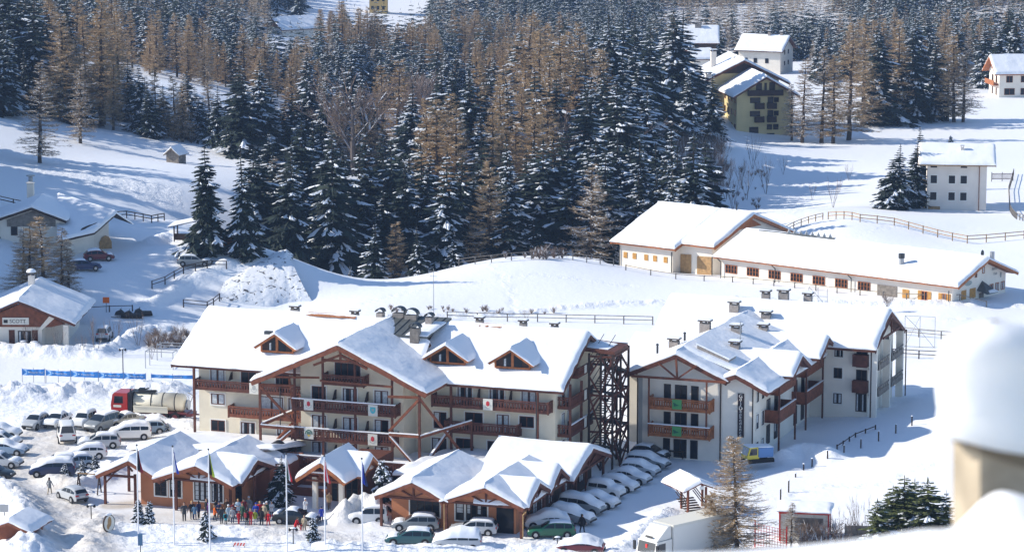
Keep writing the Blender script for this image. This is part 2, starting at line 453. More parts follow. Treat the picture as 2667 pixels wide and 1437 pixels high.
# ------------------------------------------------------------------ building kit (local frame: x along the front, y into the depth)
def edge_params(L, step=1.0, e0=True, e1=True):
    t = set()
    n = max(2, int(L / step))
    for k in range(n + 1): t.add(round(L * k / n, 4))
    for d in (.08, .22, .42):
        if e0 and d < L * .3: t.add(d)
        if e1 and d < L * .3: t.add(round(L - d, 4))
    return sorted(t)

_sn = [0]
def snow_slab(mb, a, b, c, d, thick=.42, free=(1, 1, 0, 1), m=0, step=.8, wob=.17, lump=.24):
    """a-b eave, d-c ridge.  free edges: (eave, right, ridge, left)"""
    _sn[0] += 1; sd = _sn[0] * 1.7
    a, b, c, d = map(Vector, (a, b, c, d))
    Ls = max((b - a).length, (c - d).length); Lr = max((d - a).length, (c - b).length)
    S = edge_params(Ls, step, free[3], free[1]); T = edge_params(Lr, step, free[0], free[2])
    es = (b - a).normalized(); et = (d - a).normalized()
    P = []
    for t in T:
        row = []
        for s in S:
            fs, ft = s / Ls, t / Lr
            p = (a * (1 - fs) + b * fs) * (1 - ft) + (d * (1 - fs) + c * fs) * ft
            de = [t if free[0] else 9, Ls - s if free[1] else 9, Lr - t if free[2] else 9, s if free[3] else 9]
            k = min(de); q = max(0, 1 - k / .42)
            prof = .30 + .70 * math.sqrt(max(0, 1 - q * q))
            n = float(fbm(s * .45 + sd, t * .45 + sd * .3, sd, 3)); n2 = float(vnoise(s * 1.3 + sd, t * 1.3, sd)) - .5
            z = thick * prof * (1 + n * lump * 3) + n2 * lump * .12
            o = Vector((0, 0, 0))
            if free[0] and t == 0: o -= et * wob * (float(vnoise(s * 1.1, sd, 2)) * 1.4)
            if free[3] and s == 0: o -= es * wob * float(vnoise(t, sd, 4))
            if free[1] and s == S[-1]: o += es * wob * float(vnoise(t, sd, 5))
            row.append(p + o + Vector((0, 0, z)))
        P.append(row)
    mb.grid(P, m)
    # skirts down to the deck
    def low(p, k): return Vector((p.x, p.y, p.z)) - Vector((0, 0, k))
    def skirt(line, base):
        Q = [line, base]; mb.grid(Q, m); 
    def lin(p, q, f): return p * (1 - f) + q * f
    skirt([lin(a, b, s / Ls) + (P[0][i] - lin(a, b, s / Ls)) * Vector((1, 1, 0)) if False else Vector((P[0][i].x, P[0][i].y, lin(a, b, s / Ls).z - .02)) for i, s in enumerate(S)], P[0])
    skirt(P[-1], [Vector((P[-1][i].x, P[-1][i].y, lin(d, c, s / Ls).z - .02)) for i, s in enumerate(S)])
    skirt([P[j][0] for j in range(len(T))], [Vector((P[j][0].x, P[j][0].y, lin(a, d, t / Lr).z - .02)) for j, t in enumerate(T)])
    skirt([Vector((P[j][-1].x, P[j][-1].y, lin(b, c, t / Lr).z - .02)) for j, t in enumerate(T)], [P[j][-1] for j in range(len(T))])

def gable_roof(parent, axis, a0, a1, c0, cr, c1, z0, zr, z1=None, t=.2, snow=.42, wood='wood_brown', barge=(1, 1), fr=None, bare=None, snow_mat='roof_snow', step=.8, soffit=None, inset=.0):
    """ridge along local axis 'x' or 'y' from a0 to a1, eaves at c0 / c1, ridge at cr. -> roof object with child roof_snow"""
    z1 = z0 if z1 is None else z1
    mp = (lambda a, c, z: Vector((a, c, z))) if axis == 'x' else (lambda a, c, z: Vector((c, a, z)))
    mb = MB()
    pts = [(c0, z0), (cr, zr), (c1, z1), (c1, z1 - t), (cr, zr - t), (c0, z0 - t)]
    mb.extrude([mp(a0, c, z) for c, z in pts], mp(a1, 0, 0) - mp(a0, 0, 0), 0)
    for side, aa in ((0, a0), (1, a1)):
        if barge[side]:
            off = -.05 if (side == 0) == (a1 > a0) else .05
            for (cA, zA), (cB, zB) in (((c0, z0), (cr, zr)), ((cr, zr), (c1, z1))):
                mb.beam(mp(aa + off, cA, zA - t * .75), mp(aa + off, cB, zB - t * .75), .09, t * 1.7, 0)
    roof = mb.build('roof', MAT[wood], parent)
    sb = MB()
    e = .04
    fr = fr or ((1, 1, 0, 1), (1, 1, 0, 1))
    sgn = 1 if (axis == 'x') else -1
    A = [mp(a0, c0, z0 + e), mp(a1, c0, z0 + e), mp(a1, cr, zr + e), mp(a0, cr, zr + e)]
    B = [mp(a1, c1, z1 + e), mp(a0, c1, z1 + e), mp(a0, cr, zr + e), mp(a1, cr, zr + e)]
    if snow:
        snow_slab(sb, *A, thick=snow, free=fr[0], step=step)
        snow_slab(sb, *B, thick=snow, free=fr[1], step=step)
        s = sb.build('roof_snow', MAT[snow_mat], roof, smooth=True)
    return roof

_wc = {}
def window(parent, x, y, z, w, h, face='-y', panes=2, frame='wood_brown', trim='white_trim', curtain=None, bars=0, tw=.13, name='window', glass='glass_dark', group=None):
    """lower-left corner seen from outside at (x,y,z)"""
    cu = (hash((round(x, 1), round(y, 1), round(z, 1))) % 100 / 100.0) if curtain is None else curtain
    ck = int(cu * 4)
    key = (round(w, 2), round(h, 2), panes, frame, trim, bars, tw)
    if key not in _wc:
        mb = MB(); f = .085
        if trim:
            mb.box(-tw, 0, -.05, .05, -tw, h + tw, 0); mb.box(w, w + tw, -.05, .05, -tw, h + tw, 0)
            mb.box(0, w, -.05, .05, h, h + tw, 0); mb.box(-.0, w, -.09, .05, -tw, 0, 0)
        mb.box(0, f, -.045, .04, 0, h, 1); mb.box(w - f, w, -.045, .04, 0, h, 1)
        mb.box(f, w - f, -.045, .04, h - f, h, 1); mb.box(f, w - f, -.045, .04, 0, f, 1)
        for k in range(1, panes):
            c = w * k / panes; mb.box(c - .05, c + .05, -.045, .04, f, h - f, 1)
        for k in range(1, bars + 1):
            c = h * k / (bars + 1); mb.box(f, w - f, -.03, .04, c - .02, c + .02, 1)
        _wc[key] = mb.mesh('window', [MAT[trim or 'white_trim'], MAT[frame]])
    gk = ('g', round(w, 2), round(h, 2), ck, panes, glass)
    if gk not in _wc:
        mb = MB(); mb.box(.07, w - .07, -.018, .03, .07, h - .07, 0)
        if ck >= 1:
            for k in range(panes):
                a = w * k / panes + .12; b = w * (k + 1) / panes - .12
                if ck == 1: b = a + (b - a) * .4
                if ck == 3 and k % 2: continue
                mb.box(a, b, -.022, -.018, .1 + (h * .0 if ck < 3 else h * .35), h - .1, 1)
        _wc[gk] = mb.mesh('pane', [MAT[glass], MAT['curtain']])
    rz = {'-y': 0, '+x': math.pi / 2, '+y': math.pi, '-x': -math.pi / 2}[face]
    o = link(name, _wc[key], parent, (x, y, z), rz)
    link('pane', _wc[gk], o)
    return o

def balcony(parent, x0, x1, y0, y1, zf, zr, wood='wood_brown', side=(1, 1), snow=False, baluster=.30, slab=.18, front=True, gapw=.13):
    """floor at zf from wall y1 to outer edge y0 (y0<y1); rail top at zr"""
    mb = MB()
    mb.box(x0, x1, y0 + .05, y1, zf - slab, zf, 0)
    def rail(p, q):
        p = Vector(p); q = Vector(q); L = (q - p).length; d = (q - p) / L
        up = Vector((0, 0, 1)); H = zr - zf
        mb.beam(p + up * (H - .06), q + up * (H - .06), .16, .12)
        mb.beam(p + up * (H - .24), q + up * (H - .24), .06, .12)
        mb.beam(p + up * .0, q + up * .0, .08, .34)
        n = max(2, int(L / baluster)); w = L / n - gapw
        for k in range(n):
            c = p + d * ((k + .5) * L / n)
            mb.beam(c + up * .1 - d * 0, c + up * (H - .2), w if abs(d.x) > .5 else .04, .04 if abs(d.x) > .5 else w)
        for c in (p, q): mb.beam(c - up * .25, c + up * (H + .05), .13, .13)
    if front: rail((x0, y0, zf), (x1, y0, zf))
    if side[0]: rail((x0, y0 + .07, zf), (x0, y1, zf))
    if side[1]: rail((x1, y0 + .07, zf), (x1, y1, zf))
    o = mb.build('balcony', MAT[wood], parent)
    if snow:
        s = MB(); s.box(x0 - .05, x1 + .05, y0 - .11, y0 + .11, zr + .005, zr + .11)
        s.build('snow_cap', MAT['roof_snow'], o)
    return o

def chimney(parent, x, y, z0, z1, w=.9, d=.6, body='chimney_stone', cap='chimney_cap', capw=.25, snow=.12, slab=True):
    mb = MB(); mb.box(x - w / 2, x + w / 2, y - d / 2, y + d / 2, z0, z1)
    o = mb.build('chimney', MAT[body], parent)
    c = MB(); k = capw / 2
    for sx in (-1, 1):
        for sy in (-1, 1): c.box(x + sx * (w / 2 - .1) - .07, x + sx * (w / 2 - .1) + .07, y + sy * (d / 2 - .1) - .07, y + sy * (d / 2 - .1) + .07, z1, z1 + .22)
    c.box(x - w / 2 - k, x + w / 2 + k, y - d / 2 - k, y + d / 2 + k, z1 + .22, z1 + .36)
    c.build('chimney_cap', MAT[cap], o)
    if snow:
        s = MB(); s.box(x - w / 2 - k + .03, x + w / 2 + k - .03, y - d / 2 - k + .03, y + d / 2 + k - .03, z1 + .362, z1 + .36 + snow)
        s.build('snow_cap', MAT['roof_snow'], o)
    return o

def crest(parent, x, y, z, colr, s=1.15):
    mb = MB(); mb.box(x - s * .44, x + s * .44, y - .05, y, z, z + s)
    o = mb.build('crest_panel', MAT['panel_cream'], parent)
    e = MB()
    sh = [(-.26, .80), (.26, .80), (.26, .48), (.17, .30), (0, .20), (-.17, .30), (-.26, .48)]
    if colr == 'crest_teal':
        e.extrude([(x + a * s, y - .05, z + b * s) for a, b in sh][::-1], (0, -.015, 0), 0)
        e.box(x - .1 * s, x + .1 * s, y - .07, y - .05, z + .45 * s, z + .65 * s, 1)
    elif colr == 'crest_green':
        for k in range(9):
            a = math.pi * (k / 8); e.box(x + .3 * s * math.cos(a) - .05, x + .3 * s * math.cos(a) + .05, y - .07, y - .05, z + (.5 + .3 * math.sin(a)) * s - .06, z + (.5 + .3 * math.sin(a)) * s + .06, 0)
        for k in (-.12, 0, .12): e.box(x + k * s - .04, x + k * s + .04, y - .075, y - .05, z + .42 * s, z + .68 * s, 0)
        e.extrude([(x - .2 * s, y - .05, z + .4 * s), (x + .2 * s, y - .05, z + .4 * s), (x, y - .05, z + .18 * s)], (0, -.02, 0), 1)
    else:
        for k in range(9):
            a = math.pi * (1 + k / 8); e.box(x + .27 * s * math.cos(a) - .03, x + .27 * s * math.cos(a) + .03, y - .07, y - .05, z + (.45 + .27 * math.sin(a)) * s - .03, z + (.45 + .27 * math.sin(a)) * s + .03, 1)
        e.extrude([(x - .14 * s, y - .05, z + .72 * s), (x - .16 * s, y - .05, z + .45 * s), (x, y - .05, z + .34 * s), (x + .16 * s, y - .05, z + .45 * s), (x + .14 * s, y - .05, z + .72 * s), (x, y - .05, z + .82 * s)], (0, -.02, 0), 0)
    e.build('emblem', [MAT[colr], MAT['crest_gold' if colr == 'crest_green' else 'crest_grey']], o)
    return o

def text_part(parent, body, size, loc, rot, mat, name='lettering', align='CENTER', ext=.01):
    c = bpy.data.curves.new(name, 'FONT'); c.body = body; c.size = size; c.align_x = align; c.align_y = 'CENTER'; c.extrude = ext
    t = bpy.data.objects.new(name, c); COL.objects.link(t)
    me = bpy.data.meshes.new_from_object(t.evaluated_get(bpy.context.evaluated_depsgraph_get()))
    bpy.data.objects.remove(t); bpy.data.curves.remove(c)
    me.materials.clear(); me.materials.append(MAT[mat])
    o = link(name, me, parent, loc); o.rotation_euler = rot
    return o

class Building:
    def __init__(self, name, X, Y, deg, z, label, cat, group=None):
        self.o = empty(name, (X, Y, z), -R(deg), label, cat, group)
        self.ph = R(deg); self.X = X; self.Y = Y; self.z = z
    def W(self, x, y, z=0):
        c, s = math.cos(self.ph), math.sin(self.ph)
        return Vector((self.X + x * c + y * s, self.Y - x * s + y * c, self.z + z))
    def L(self, P):
        q = Vector(P) - Vector((self.X, self.Y, self.z)); c, s = math.cos(self.ph), math.sin(self.ph)
        return Vector((q.x * c - q.y * s, q.x * s + q.y * c, q.z))
    def yp(self, u, v, y):
        n = (math.sin(self.ph), math.cos(self.ph)); d = ray(u, v)
        t = (y + n[0] * self.X + n[1] * self.Y) / (n[0] * d[0] + n[1] * d[1])
        return self.L((d[0] * t, d[1] * t, CAMH + d[2] * t))

def gable_wall(mb, axis, a0, a1, c0, c1, zb, f, m=0):
    """solid wall block whose top follows f(c) (list of (c, z)), extruded along axis"""
    mp = (lambda a, c, z: Vector((a, c, z))) if axis == 'x' else (lambda a, c, z: Vector((c, a, z)))
    pts = [(c0, zb)] + f + [(c1, zb)]
    mb.extrude([mp(a0, c, z) for c, z in pts], mp(a1, 0, 0) - mp(a0, 0, 0), m)
# ------------------------------------------------------------------ the hotel
HX, HY, HD = -35.35, 324.95, 19.375
def make_hotel():
    B = Building('hotel', HX, HY, HD, 0, 'large cream alpine hotel with brown balconies and three dormers in its broad snowy roof', 'hotel')
    P = B.o
    k = 4.2 / 8.9                                   # roof pitch
    rz = lambda y: 9.3 + k * y if y < 8.9 else 13.5 - k * (y - 8.9)
    w = MB()
    gable_wall(w, 'x', 2.45, 41.6, 1.3, 16.5, -.5, [(1.3, rz(1.3) - .22), (8.9, 13.28), (16.5, rz(16.5) - .22)])
    g = lambda x: 13.7 - .449 * abs(x - 21.1)
    gable_wall(w, 'y', -2.3, 8.0, 15.5, 26.7, -.5, [(15.5, g(15.5) - .25), (21.1, 13.42), (26.7, g(26.7) - .25)])
    w.build('wall', MAT['plaster_cream'], P)
    # main roof: two stretches either side of the cross gable plus everything behind it
    gable_roof(P, 'x', 0, 42.75, 0, 8.9, 17.8, 9.3, 13.5, t=.24, snow=.45)
    gable_roof(P, 'y', -5.9, 8.7, 11.65, 21.1, 30.55, 9.45, 13.7, t=.3, snow=.42, wood='wood_red', barge=(1, 0), fr=((1, 0, 0, 1), (1, 1, 0, 0)))
    # chimneys, vents, and the penthouse with the slate roof
    for x, y, z0, z1, ww, dd in ((10.0, 9.3, 13.2, 14.2, .85, .6), (16.8, 9.3, 13.2, 14.1, .75, .6), (30.6, 9.5, 13.2, 14.2, .75, .6), (38.8, 9.4, 13.2, 14.1, .7, .6), (35.4, 9.4, 13.2, 14.2, .7, .6)):
        chimney(P, x, y, z0, z1, ww, dd)
    mb = MB(); mb.extrude([(21.6, 4.4, 11.0), (26.3, 4.4, 11.0), (26.9, 9.4, 11.0), (21.4, 9.4, 11.0)], (0, 0, 2.0))
    o = mb.build('penthouse', MAT['wood_dark'], P)
    mb = MB(); mb.add([(21.2, 4.0, 13.0), (26.9, 4.0, 13.0), (27.4, 9.8, 14.0), (20.9, 9.8, 14.0), (21.2, 4.0, 13.2), (26.9, 4.0, 13.2), (27.4, 9.8, 14.2), (20.9, 9.8, 14.2)],
                      [(3, 2, 1, 0), (4, 5, 6, 7), (0, 1, 5, 4), (1, 2, 6, 5), (2, 3, 7, 6), (3, 0, 4, 7)])
    for j in range(7):
        x = 21.5 + j * .85; mb.beam((x, 4.05, 13.25), (x - .1 + j * .05, 9.7, 14.22), .05, .08)
    mb.build('slate_roof', MAT['roof_slate'], o)
    s = MB(); snow_slab(s, (24.6, 4.1, 13.22), (26.8, 4.1, 13.22), (27.3, 8.2, 13.95), (25.2, 8.0, 13.9), .25, (1, 1, 1, 1)); s.build('roof_snow', MAT['roof_snow'], o, smooth=True)
    for x, y, a, b, ww in ((25.6, 4.0, 10.6, 14.0, .95), (19.7, 9.2, 13.3, 14.4, .7), (21.8, 9.2, 13.6, 14.5, 1.2), (23.3, 8.9, 13.6, 14.4, 1.3), (25.9, 7.3, 13.4, 14.6, .7)):
        c = MB(); c.box(x - ww / 2, x + ww / 2, y - .4, y + .4, a, b); co = c.build('chimney', MAT['wood_grey' if x == 25.6 else 'chimney_stone'], P)
        c = MB()
        for j in range(8):                           # rounded hood
            a0, a1 = math.pi * j / 8, math.pi * (j + 1) / 8; r = ww / 2 + .1
            c.beam((x + r * math.cos(a0), y, b + .1 + r * .8 * math.sin(a0)), (x + r * math.cos(a1), y, b + .1 + r * .8 * math.sin(a1)), .9, .06)
        c.build('chimney_cap', MAT['metal_dark'], co)
    mb = MB(); mb.tube((24.0, 13.5, 11), (24.0, 13.5, 18.6), .05, .03); mb.beam((23.4, 13.5, 18.3), (24.6, 13.5, 18.3), .04); mb.beam((23.6, 13.5, 17.8), (24.4, 13.5, 17.8), .04)
    mb.build('antenna', MAT['metal_grey'], P)
    # patches of tiles where the snow has slid at the ridge
    tiles = []
    for x0, x1, y0 in ((11.6, 17.2, 8.5), (30.9, 33.6, 8.7)):
        mb = MB(); tiles.append(mb)
        n = 10; top = [(x0 + (x1 - x0) * j / n, y0 - .1 - .5 * float(vnoise(j * .7, x0)), rz(8.3) + .56) for j in range(n + 1)]
        for j in range(n):
            mb.add([top[j], top[j + 1], (top[j + 1][0], 9.1, 14.02), (top[j][0], 9.1, 14.02)], [(0, 1, 2, 3)])
    [mb2.build('bare_ridge_tile', MAT['roof_tile'], P) for mb2 in tiles]
    # dormers
    for x0, x1, zb, za, yf in ((9.25, 12.75, 10.9, 12.95, 2.2), (27.95, 31.65, 10.95, 13.0, 2.2), (34.95, 38.6, 10.9, 13.0, 2.2)):
        xc = (x0 + x1) / 2; hw = (x1 - x0) / 2; pk = 12.75; el = 11.65
        mb = MB()
        mb.extrude([(x0, yf, zb - .8), (x1, yf, zb - .8), (x1, yf, el), (xc, yf, pk), (x0, yf, el)], (0, 5.0, 0), 0)
        mb.beam((x0 - .05, yf - .06, zb + .06), (x1 + .05, yf - .06, zb + .06), .14, .18, 1); mb.beam((xc, yf - .05, zb), (xc, yf - .05, pk - .1), .26, .12, 1)
        mb.beam((x0, yf - .04, zb), (x0, yf - .04, el), .16, .12, 1); mb.beam((x1, yf - .04, zb), (x1, yf - .04, el), .16, .12, 1)
        mb.beam((x0 - .55, yf - .6, el - .28), (xc, yf - .6, pk + .12), .12, .34, 1); mb.beam((x1 + .55, yf - .6, el - .28), (xc, yf - .6, pk + .12), .12, .34, 1)
        for sx in (-1, 1):                            # roof boards
            mb.add([(xc, yf - .7, pk + .2), (xc + sx * (hw + .6), yf - .7, el - .22), (xc + sx * (hw + .6), yf + 4.6, el - .22), (xc, yf + 4.6, pk + .2),
                    (xc, yf - .7, pk + .08), (xc + sx * (hw + .6), yf - .7, el - .34), (xc + sx * (hw + .6), yf + 4.6, el - .34), (xc, yf + 4.6, pk + .08)],
                   [(0, 1, 2, 3), (7, 6, 5, 4), (0, 4, 5, 1), (1, 5, 6, 2), (2, 6, 7, 3)], 1)
        d = mb.build('dormer', [MAT['wood_dark'], MAT['wood_orange']], P)
        s = MB()
        snow_slab(s, (xc - hw - .6, yf + 4.4, el - .2), (xc - hw - .6, yf - .7, el - .2), (xc, yf - .7, pk + .22), (xc, yf + 4.4, pk + .22), .3, (1, 1, 0, 0), step=.6)
        snow_slab(s, (xc + hw + .6, yf - .7, el - .2), (xc + hw + .6, yf + 4.4, el - .2), (xc, yf + 4.4, pk + .22), (xc, yf - .7, pk + .22), .3, (1, 0, 0, 1), step=.6)
        s.build('roof_snow', MAT['roof_snow'], d, smooth=True)
        for sx in (-1, 1):
            p = MB(); h1 = el - .35 + (hw - .25) * 0; 
            p.extrude([(xc + sx * .16, yf - .02, zb + .18), (xc + sx * (hw * .55), yf - .02, zb + .18), (xc + sx * (hw * .55), yf - .02, el + .22), (xc + sx * .16, yf - .02, pk - .42)][::sx], (0, -.03, 0), 0)
            if sx < 0: p.extrude([(xc - hw * .5, yf - .05, zb + .2), (xc - hw * .38, yf - .05, zb + .2), (xc - hw * .38, yf - .05, el + .25), (xc - hw * .5, yf - .05, el + .15)], (0, -.012, 0), 1)
            p.build('pane', [MAT['glass_dark'], MAT['curtain']], d)
    # side dormer on the cross gable, facing the east
    mb = MB(); mb.extrude([(24.0, 2.1, 10.2), (24.0, 6.4, 10.2), (24.0, 6.4, 10.6), (24.0, 4.2, 12.4), (24.0, 2.1, 10.6)], (2.6, 0, 0), 0)
    for a, b in (((2.0 - .5, 10.35), (4.2, 12.6)), ((6.9, 10.35), (4.2, 12.6))): mb.beam((26.9, a[0], a[1]), (26.9, b[0], b[1]), .12, .4, 1)
    d = mb.build('dormer', [MAT['wood_dark'], MAT['wood_brown']], P)
    s = MB(); snow_slab(s, (22.4, 1.4, 10.4), (27.0, 1.4, 10.4), (27.0, 4.2, 12.66), (22.4, 4.2, 12.66), .34, (1, 1, 0, 0), step=.6)
    snow_slab(s, (27.0, 7.0, 10.4), (22.4, 7.0, 10.4), (22.4, 4.2, 12.66), (27.0, 4.2, 12.66), .34, (1, 0, 0, 1), step=.6); s.build('roof_snow', MAT['roof_snow'], d, smooth=True)
    for x, y in ((8.3, 5.0), (37.2, 4.9)):
        mb = MB(); mb.box(x, x + .8, y, y + .5, rz(y) + .2, rz(y) + .8); mb.build('skylight', MAT['metal_dark'], P)
    # balconies on the front
    balcony(P, 2.6, 15.4, -.05, 1.3, 7.05, 7.95); balcony(P, 6.4, 14.6, -.05, 1.3, 4.4, 5.38, wood='wood_red')
    balcony(P, 28.9, 41.3, -.05, 1.3, 7.1, 8.1); balcony(P, 30.3, 38.0, -.05, 1.3, 4.5, 5.55)
    balcony(P, 15.2, 26.35, -3.7, -2.3, 6.45, 7.5, snow=True); balcony(P, 15.05, 26.15, -3.7, -2.3, 3.45, 4.55, snow=True)
    balcony(P, 18.5, 22.95, -3.6, -2.3, 9.3, 10.22)
    for x0, x1 in ((14.3, 22.6), (25.6, 31.1)): balcony(P, x0, x1, -9.0, -7.4, 1.9, 2.95, snow=True, side=(0, 0))
    # balconies on the east gable end
    for z0, z1 in ((7.25, 8.35), (4.4, 5.5), (10.0, 10.9)):
        mb = MB(); mb.box(41.6, 43.0, 2.0 if z0 < 9 else 4.2, 9.2, z0 - .15, z0); 
        ya = 2.0 if z0 < 9 else 4.2
        for p, q in (((43.0, ya, 0), (43.0, 9.2, 0)), ((41.62, ya, 0), (43.0, ya, 0))):
            for zz, hh in ((z1 - .06, .13), (z1 - .3, .1), (z0 + .05, .3)): mb.beam((p[0], p[1], zz), (q[0], q[1], zz), .1, hh)
            n = int((Vector(q) - Vector(p)).length / .28)
            for j in range(n):
                c = Vector(p).lerp(Vector(q), (j + .5) / n); mb.beam((c.x, c.y, z0), (c.x, c.y, z1 - .1), .17 if p[0] != q[0] else .04, .04 if p[0] != q[0] else .17)
        o = mb.build('balcony', MAT['wood_brown'], P)
        if z0 < 5: s = MB(); s.box(42.9, 43.1, ya, 9.2, z1 + .005, z1 + .1); s.build('snow_cap', MAT['roof_snow'], o)
        m2 = MB(); m2.box(43.06, 43.1, 6.2, 6.9, z0 + .05, z1 - .05); m2.build('crest_panel', MAT['panel_cream'], P)
    # posts, ties and braces
    mb = MB()
    for x, y, z1 in ((2.55, -.05, 9.2), (12.05, -4.7, 9.4), (29.35, -4.7, 9.4), (31.0, -.1, 9.2), (40.2, -.05, 9.2), (33.2, -.05, 5.4), (42.95, 2.0, 9.7), (42.95, 5.6, 9.4)): mb.beam((x, y, -.2), (x, y, z1), .22, .22)
    for x in (15.4, 18.5, 22.0, 26.0): mb.beam((x, -3.6, .2), (x, -3.6, g(x) - .4), .2, .2)
    mb.split('post', MAT['wood_brown'], P)
    mb = MB()
    def br(p, q, t=.2): mb.beam(p, q, t, t + .04)
    br((26.0, -4.7, 8.6), (29.4, -4.7, 8.75)); br((25.9, -4.2, 5.0), (29.3, -4.75, 8.5)); br((25.9, -4.2, 4.6), (29.3, -4.75, 4.75)); br((25.9, -4.2, 4.4), (29.35, -4.75, 1.3))
    br((12.1, -4.75, 8.7), (15.6, -4.0, 4.9)); br((15.6, -4.0, 4.4), (12.1, -4.8, 1.4)); br((12.1, -4.75, 4.6), (15.5, -4.1, 4.4)); br((12.1, -4.7, 8.9), (15.5, -4.2, 8.9))
    br((14.9, -3.8, 9.6), (13.8, -.2, 5.2)); br((12.1, -4.75, 4.7), (14.9, .9, 5.8)); br((12.1, -4.7, 1.4), (13.6, .9, 4.3)); br((14.2, -.3, .6), (14.2, -.3, 4.3))
    br((29.4, -4.75, 4.7), (33.2, -.1, 5.6)); br((29.4, -4.7, 8.6), (33.0, -.2, 1.4)); br((29.4, -4.7, 1.2), (31.1, -.2, 5.0))
    br((18.3, -3.8, 9.55), (26.4, -4.6, 9.6), .16); br((13.0, -4.6, 9.75), (18.2, -3.8, 9.85), .16)
    br((19.2, -5.2, 12.0), (23.0, -5.2, 12.0), .2); br((18.2, -5.2, 11.4), (21.1, -5.2, 12.6), .2); br((24.0, -5.2, 11.4), (21.1, -5.2, 12.6), .2); br((21.1, -5.2, 11.9), (21.1, -5.2, 13.1), .18)
    o = mb.split('timber_brace', MAT['wood_red'], P)[0]
    s = MB()
    for p, q in (((25.9, -4.2, 4.83), (29.3, -4.75, 4.98)), ((12.1, -4.75, 4.83), (15.5, -4.1, 4.63)), ((25.9, -4.2, 4.6), (29.3, -4.75, 1.5)), ((12.1, -4.75, 4.93), (14.9, .9, 6.03)), ((15.5, -4.0, 4.6), (12.1, -4.8, 1.62)), ((29.4, -4.7, 1.4), (31.1, -.2, 5.2)), ((29.4, -4.75, 4.9), (33.2, -.1, 5.8))): s.beam(p, q, .2, .09)
    s.split('snow_cap', MAT['roof_snow'], o)
    # balcony dividers
    mb = MB()
    for x in (6.3, 9.6): mb.extrude([(x, .2, 7.95), (x, 1.25, 7.95), (x, 1.25, 8.75), (x, .9, 8.75)], (.06, 0, 0))
    for z in (.8, 3.5, 6.5):
        for x in (19.4, 22.9): mb.extrude([(x, -3.4, z + 1.0), (x, -2.32, z + 1.0), (x, -2.32, z + 1.95), (x, -2.7, z + 1.95)], (.06, 0, 0))
    for x in (33.6, 37.0): mb.extrude([(x, .2, 7.9), (x, 1.25, 7.9), (x, 1.25, 8.9), (x, .9, 8.9)], (.06, 0, 0))
    for x in (32.9, 36.6): mb.extrude([(x, .1, 1.6), (x, 1.25, 1.6), (x, 1.25, 2.8), (x, .9, 2.8)], (.06, 0, 0))
    mb.split('balcony_divider', MAT['wood_dark'], P)
    # windows
    y = 1.28
    for x, z, ww, h in ((3.82, 7.0, 1.6, 2.1), (7.3, 7.0, 1.7, 2.1), (11.2, 7.0, 1.5, 2.1), (3.85, 5.15, 1.55, 1.15), (3.8, 2.3, 1.6, 1.2), (7.2, 2.2, 1.6, 1.3), (9.4, 4.4, 2.6, 2.0), (12.6, 4.4, 1.1, 2.0), (11.3, 2.0, 1.6, 1.5), (13.0, 1.6, 1.2, 2.0),
                        (31.2, 7.1, 1.55, 2.1), (34.65, 7.1, 1.55, 2.1), (38.05, 7.1, 1.55, 2.1), (28.6, 4.4, 1.4, 1.7), (37.82, 5.15, 1.55, 1.15), (32.0, 4.4, 1.9, 1.9), (35.4, 4.4, 1.3, 1.9), (31.0, 1.75, 1.6, 1.8), (34.4, 1.75, 1.6, 1.75), (37.8, 1.9, 1.6, 1.65), (28.4, 1.6, 1.6, 1.8)):
        window(P, x, y, z, ww, h)
    for x, ww in ((16.75, 1.55), (20.15, 1.55), (23.6, 1.5)):
        for z in (.75, 3.5, 6.5): window(P, x, -2.32, z, ww, 2.15)
    window(P, 19.3, -2.32, 9.35, 2.8, 1.9, panes=4, tw=.1)
    for x, z in ((41.62, 7.3), (41.62, 4.45), (41.62, 1.7)):
        window(P, x, 3.2, z, .9, 1.9, '+x', panes=1); window(P, x, 5.0, z, .8, 1.9, '+x', panes=1)
    for i, (x, y, z, c) in enumerate(((7.05 + 2.3, -.12, 6.85, 'crest_grey'), (17.0, -3.78, 6.42, 'crest_red'), (24.0, -3.78, 6.3, 'crest_teal'), (17.0, -3.78, 3.45, 'crest_green'), (23.95, -3.78, 3.3, 'crest_red'), (34.95, -.12, 6.95, 'crest_red'))):
        crest(P, x, y, z, c)
    mb = MB()
    for x, z1 in ((2.3, 9.0), (39.9, 8.9), (12.0, 9.0)): mb.tube((x + .25, -.3 if x > 20 else -.1, .3), (x + .25, -.3 if x > 20 else -.1, z1), .06)
    mb.split('drainpipe', MAT['metal_dark'], P)
    # dark metal ducts on the ground floor
    return B
HOTEL = make_hotel()

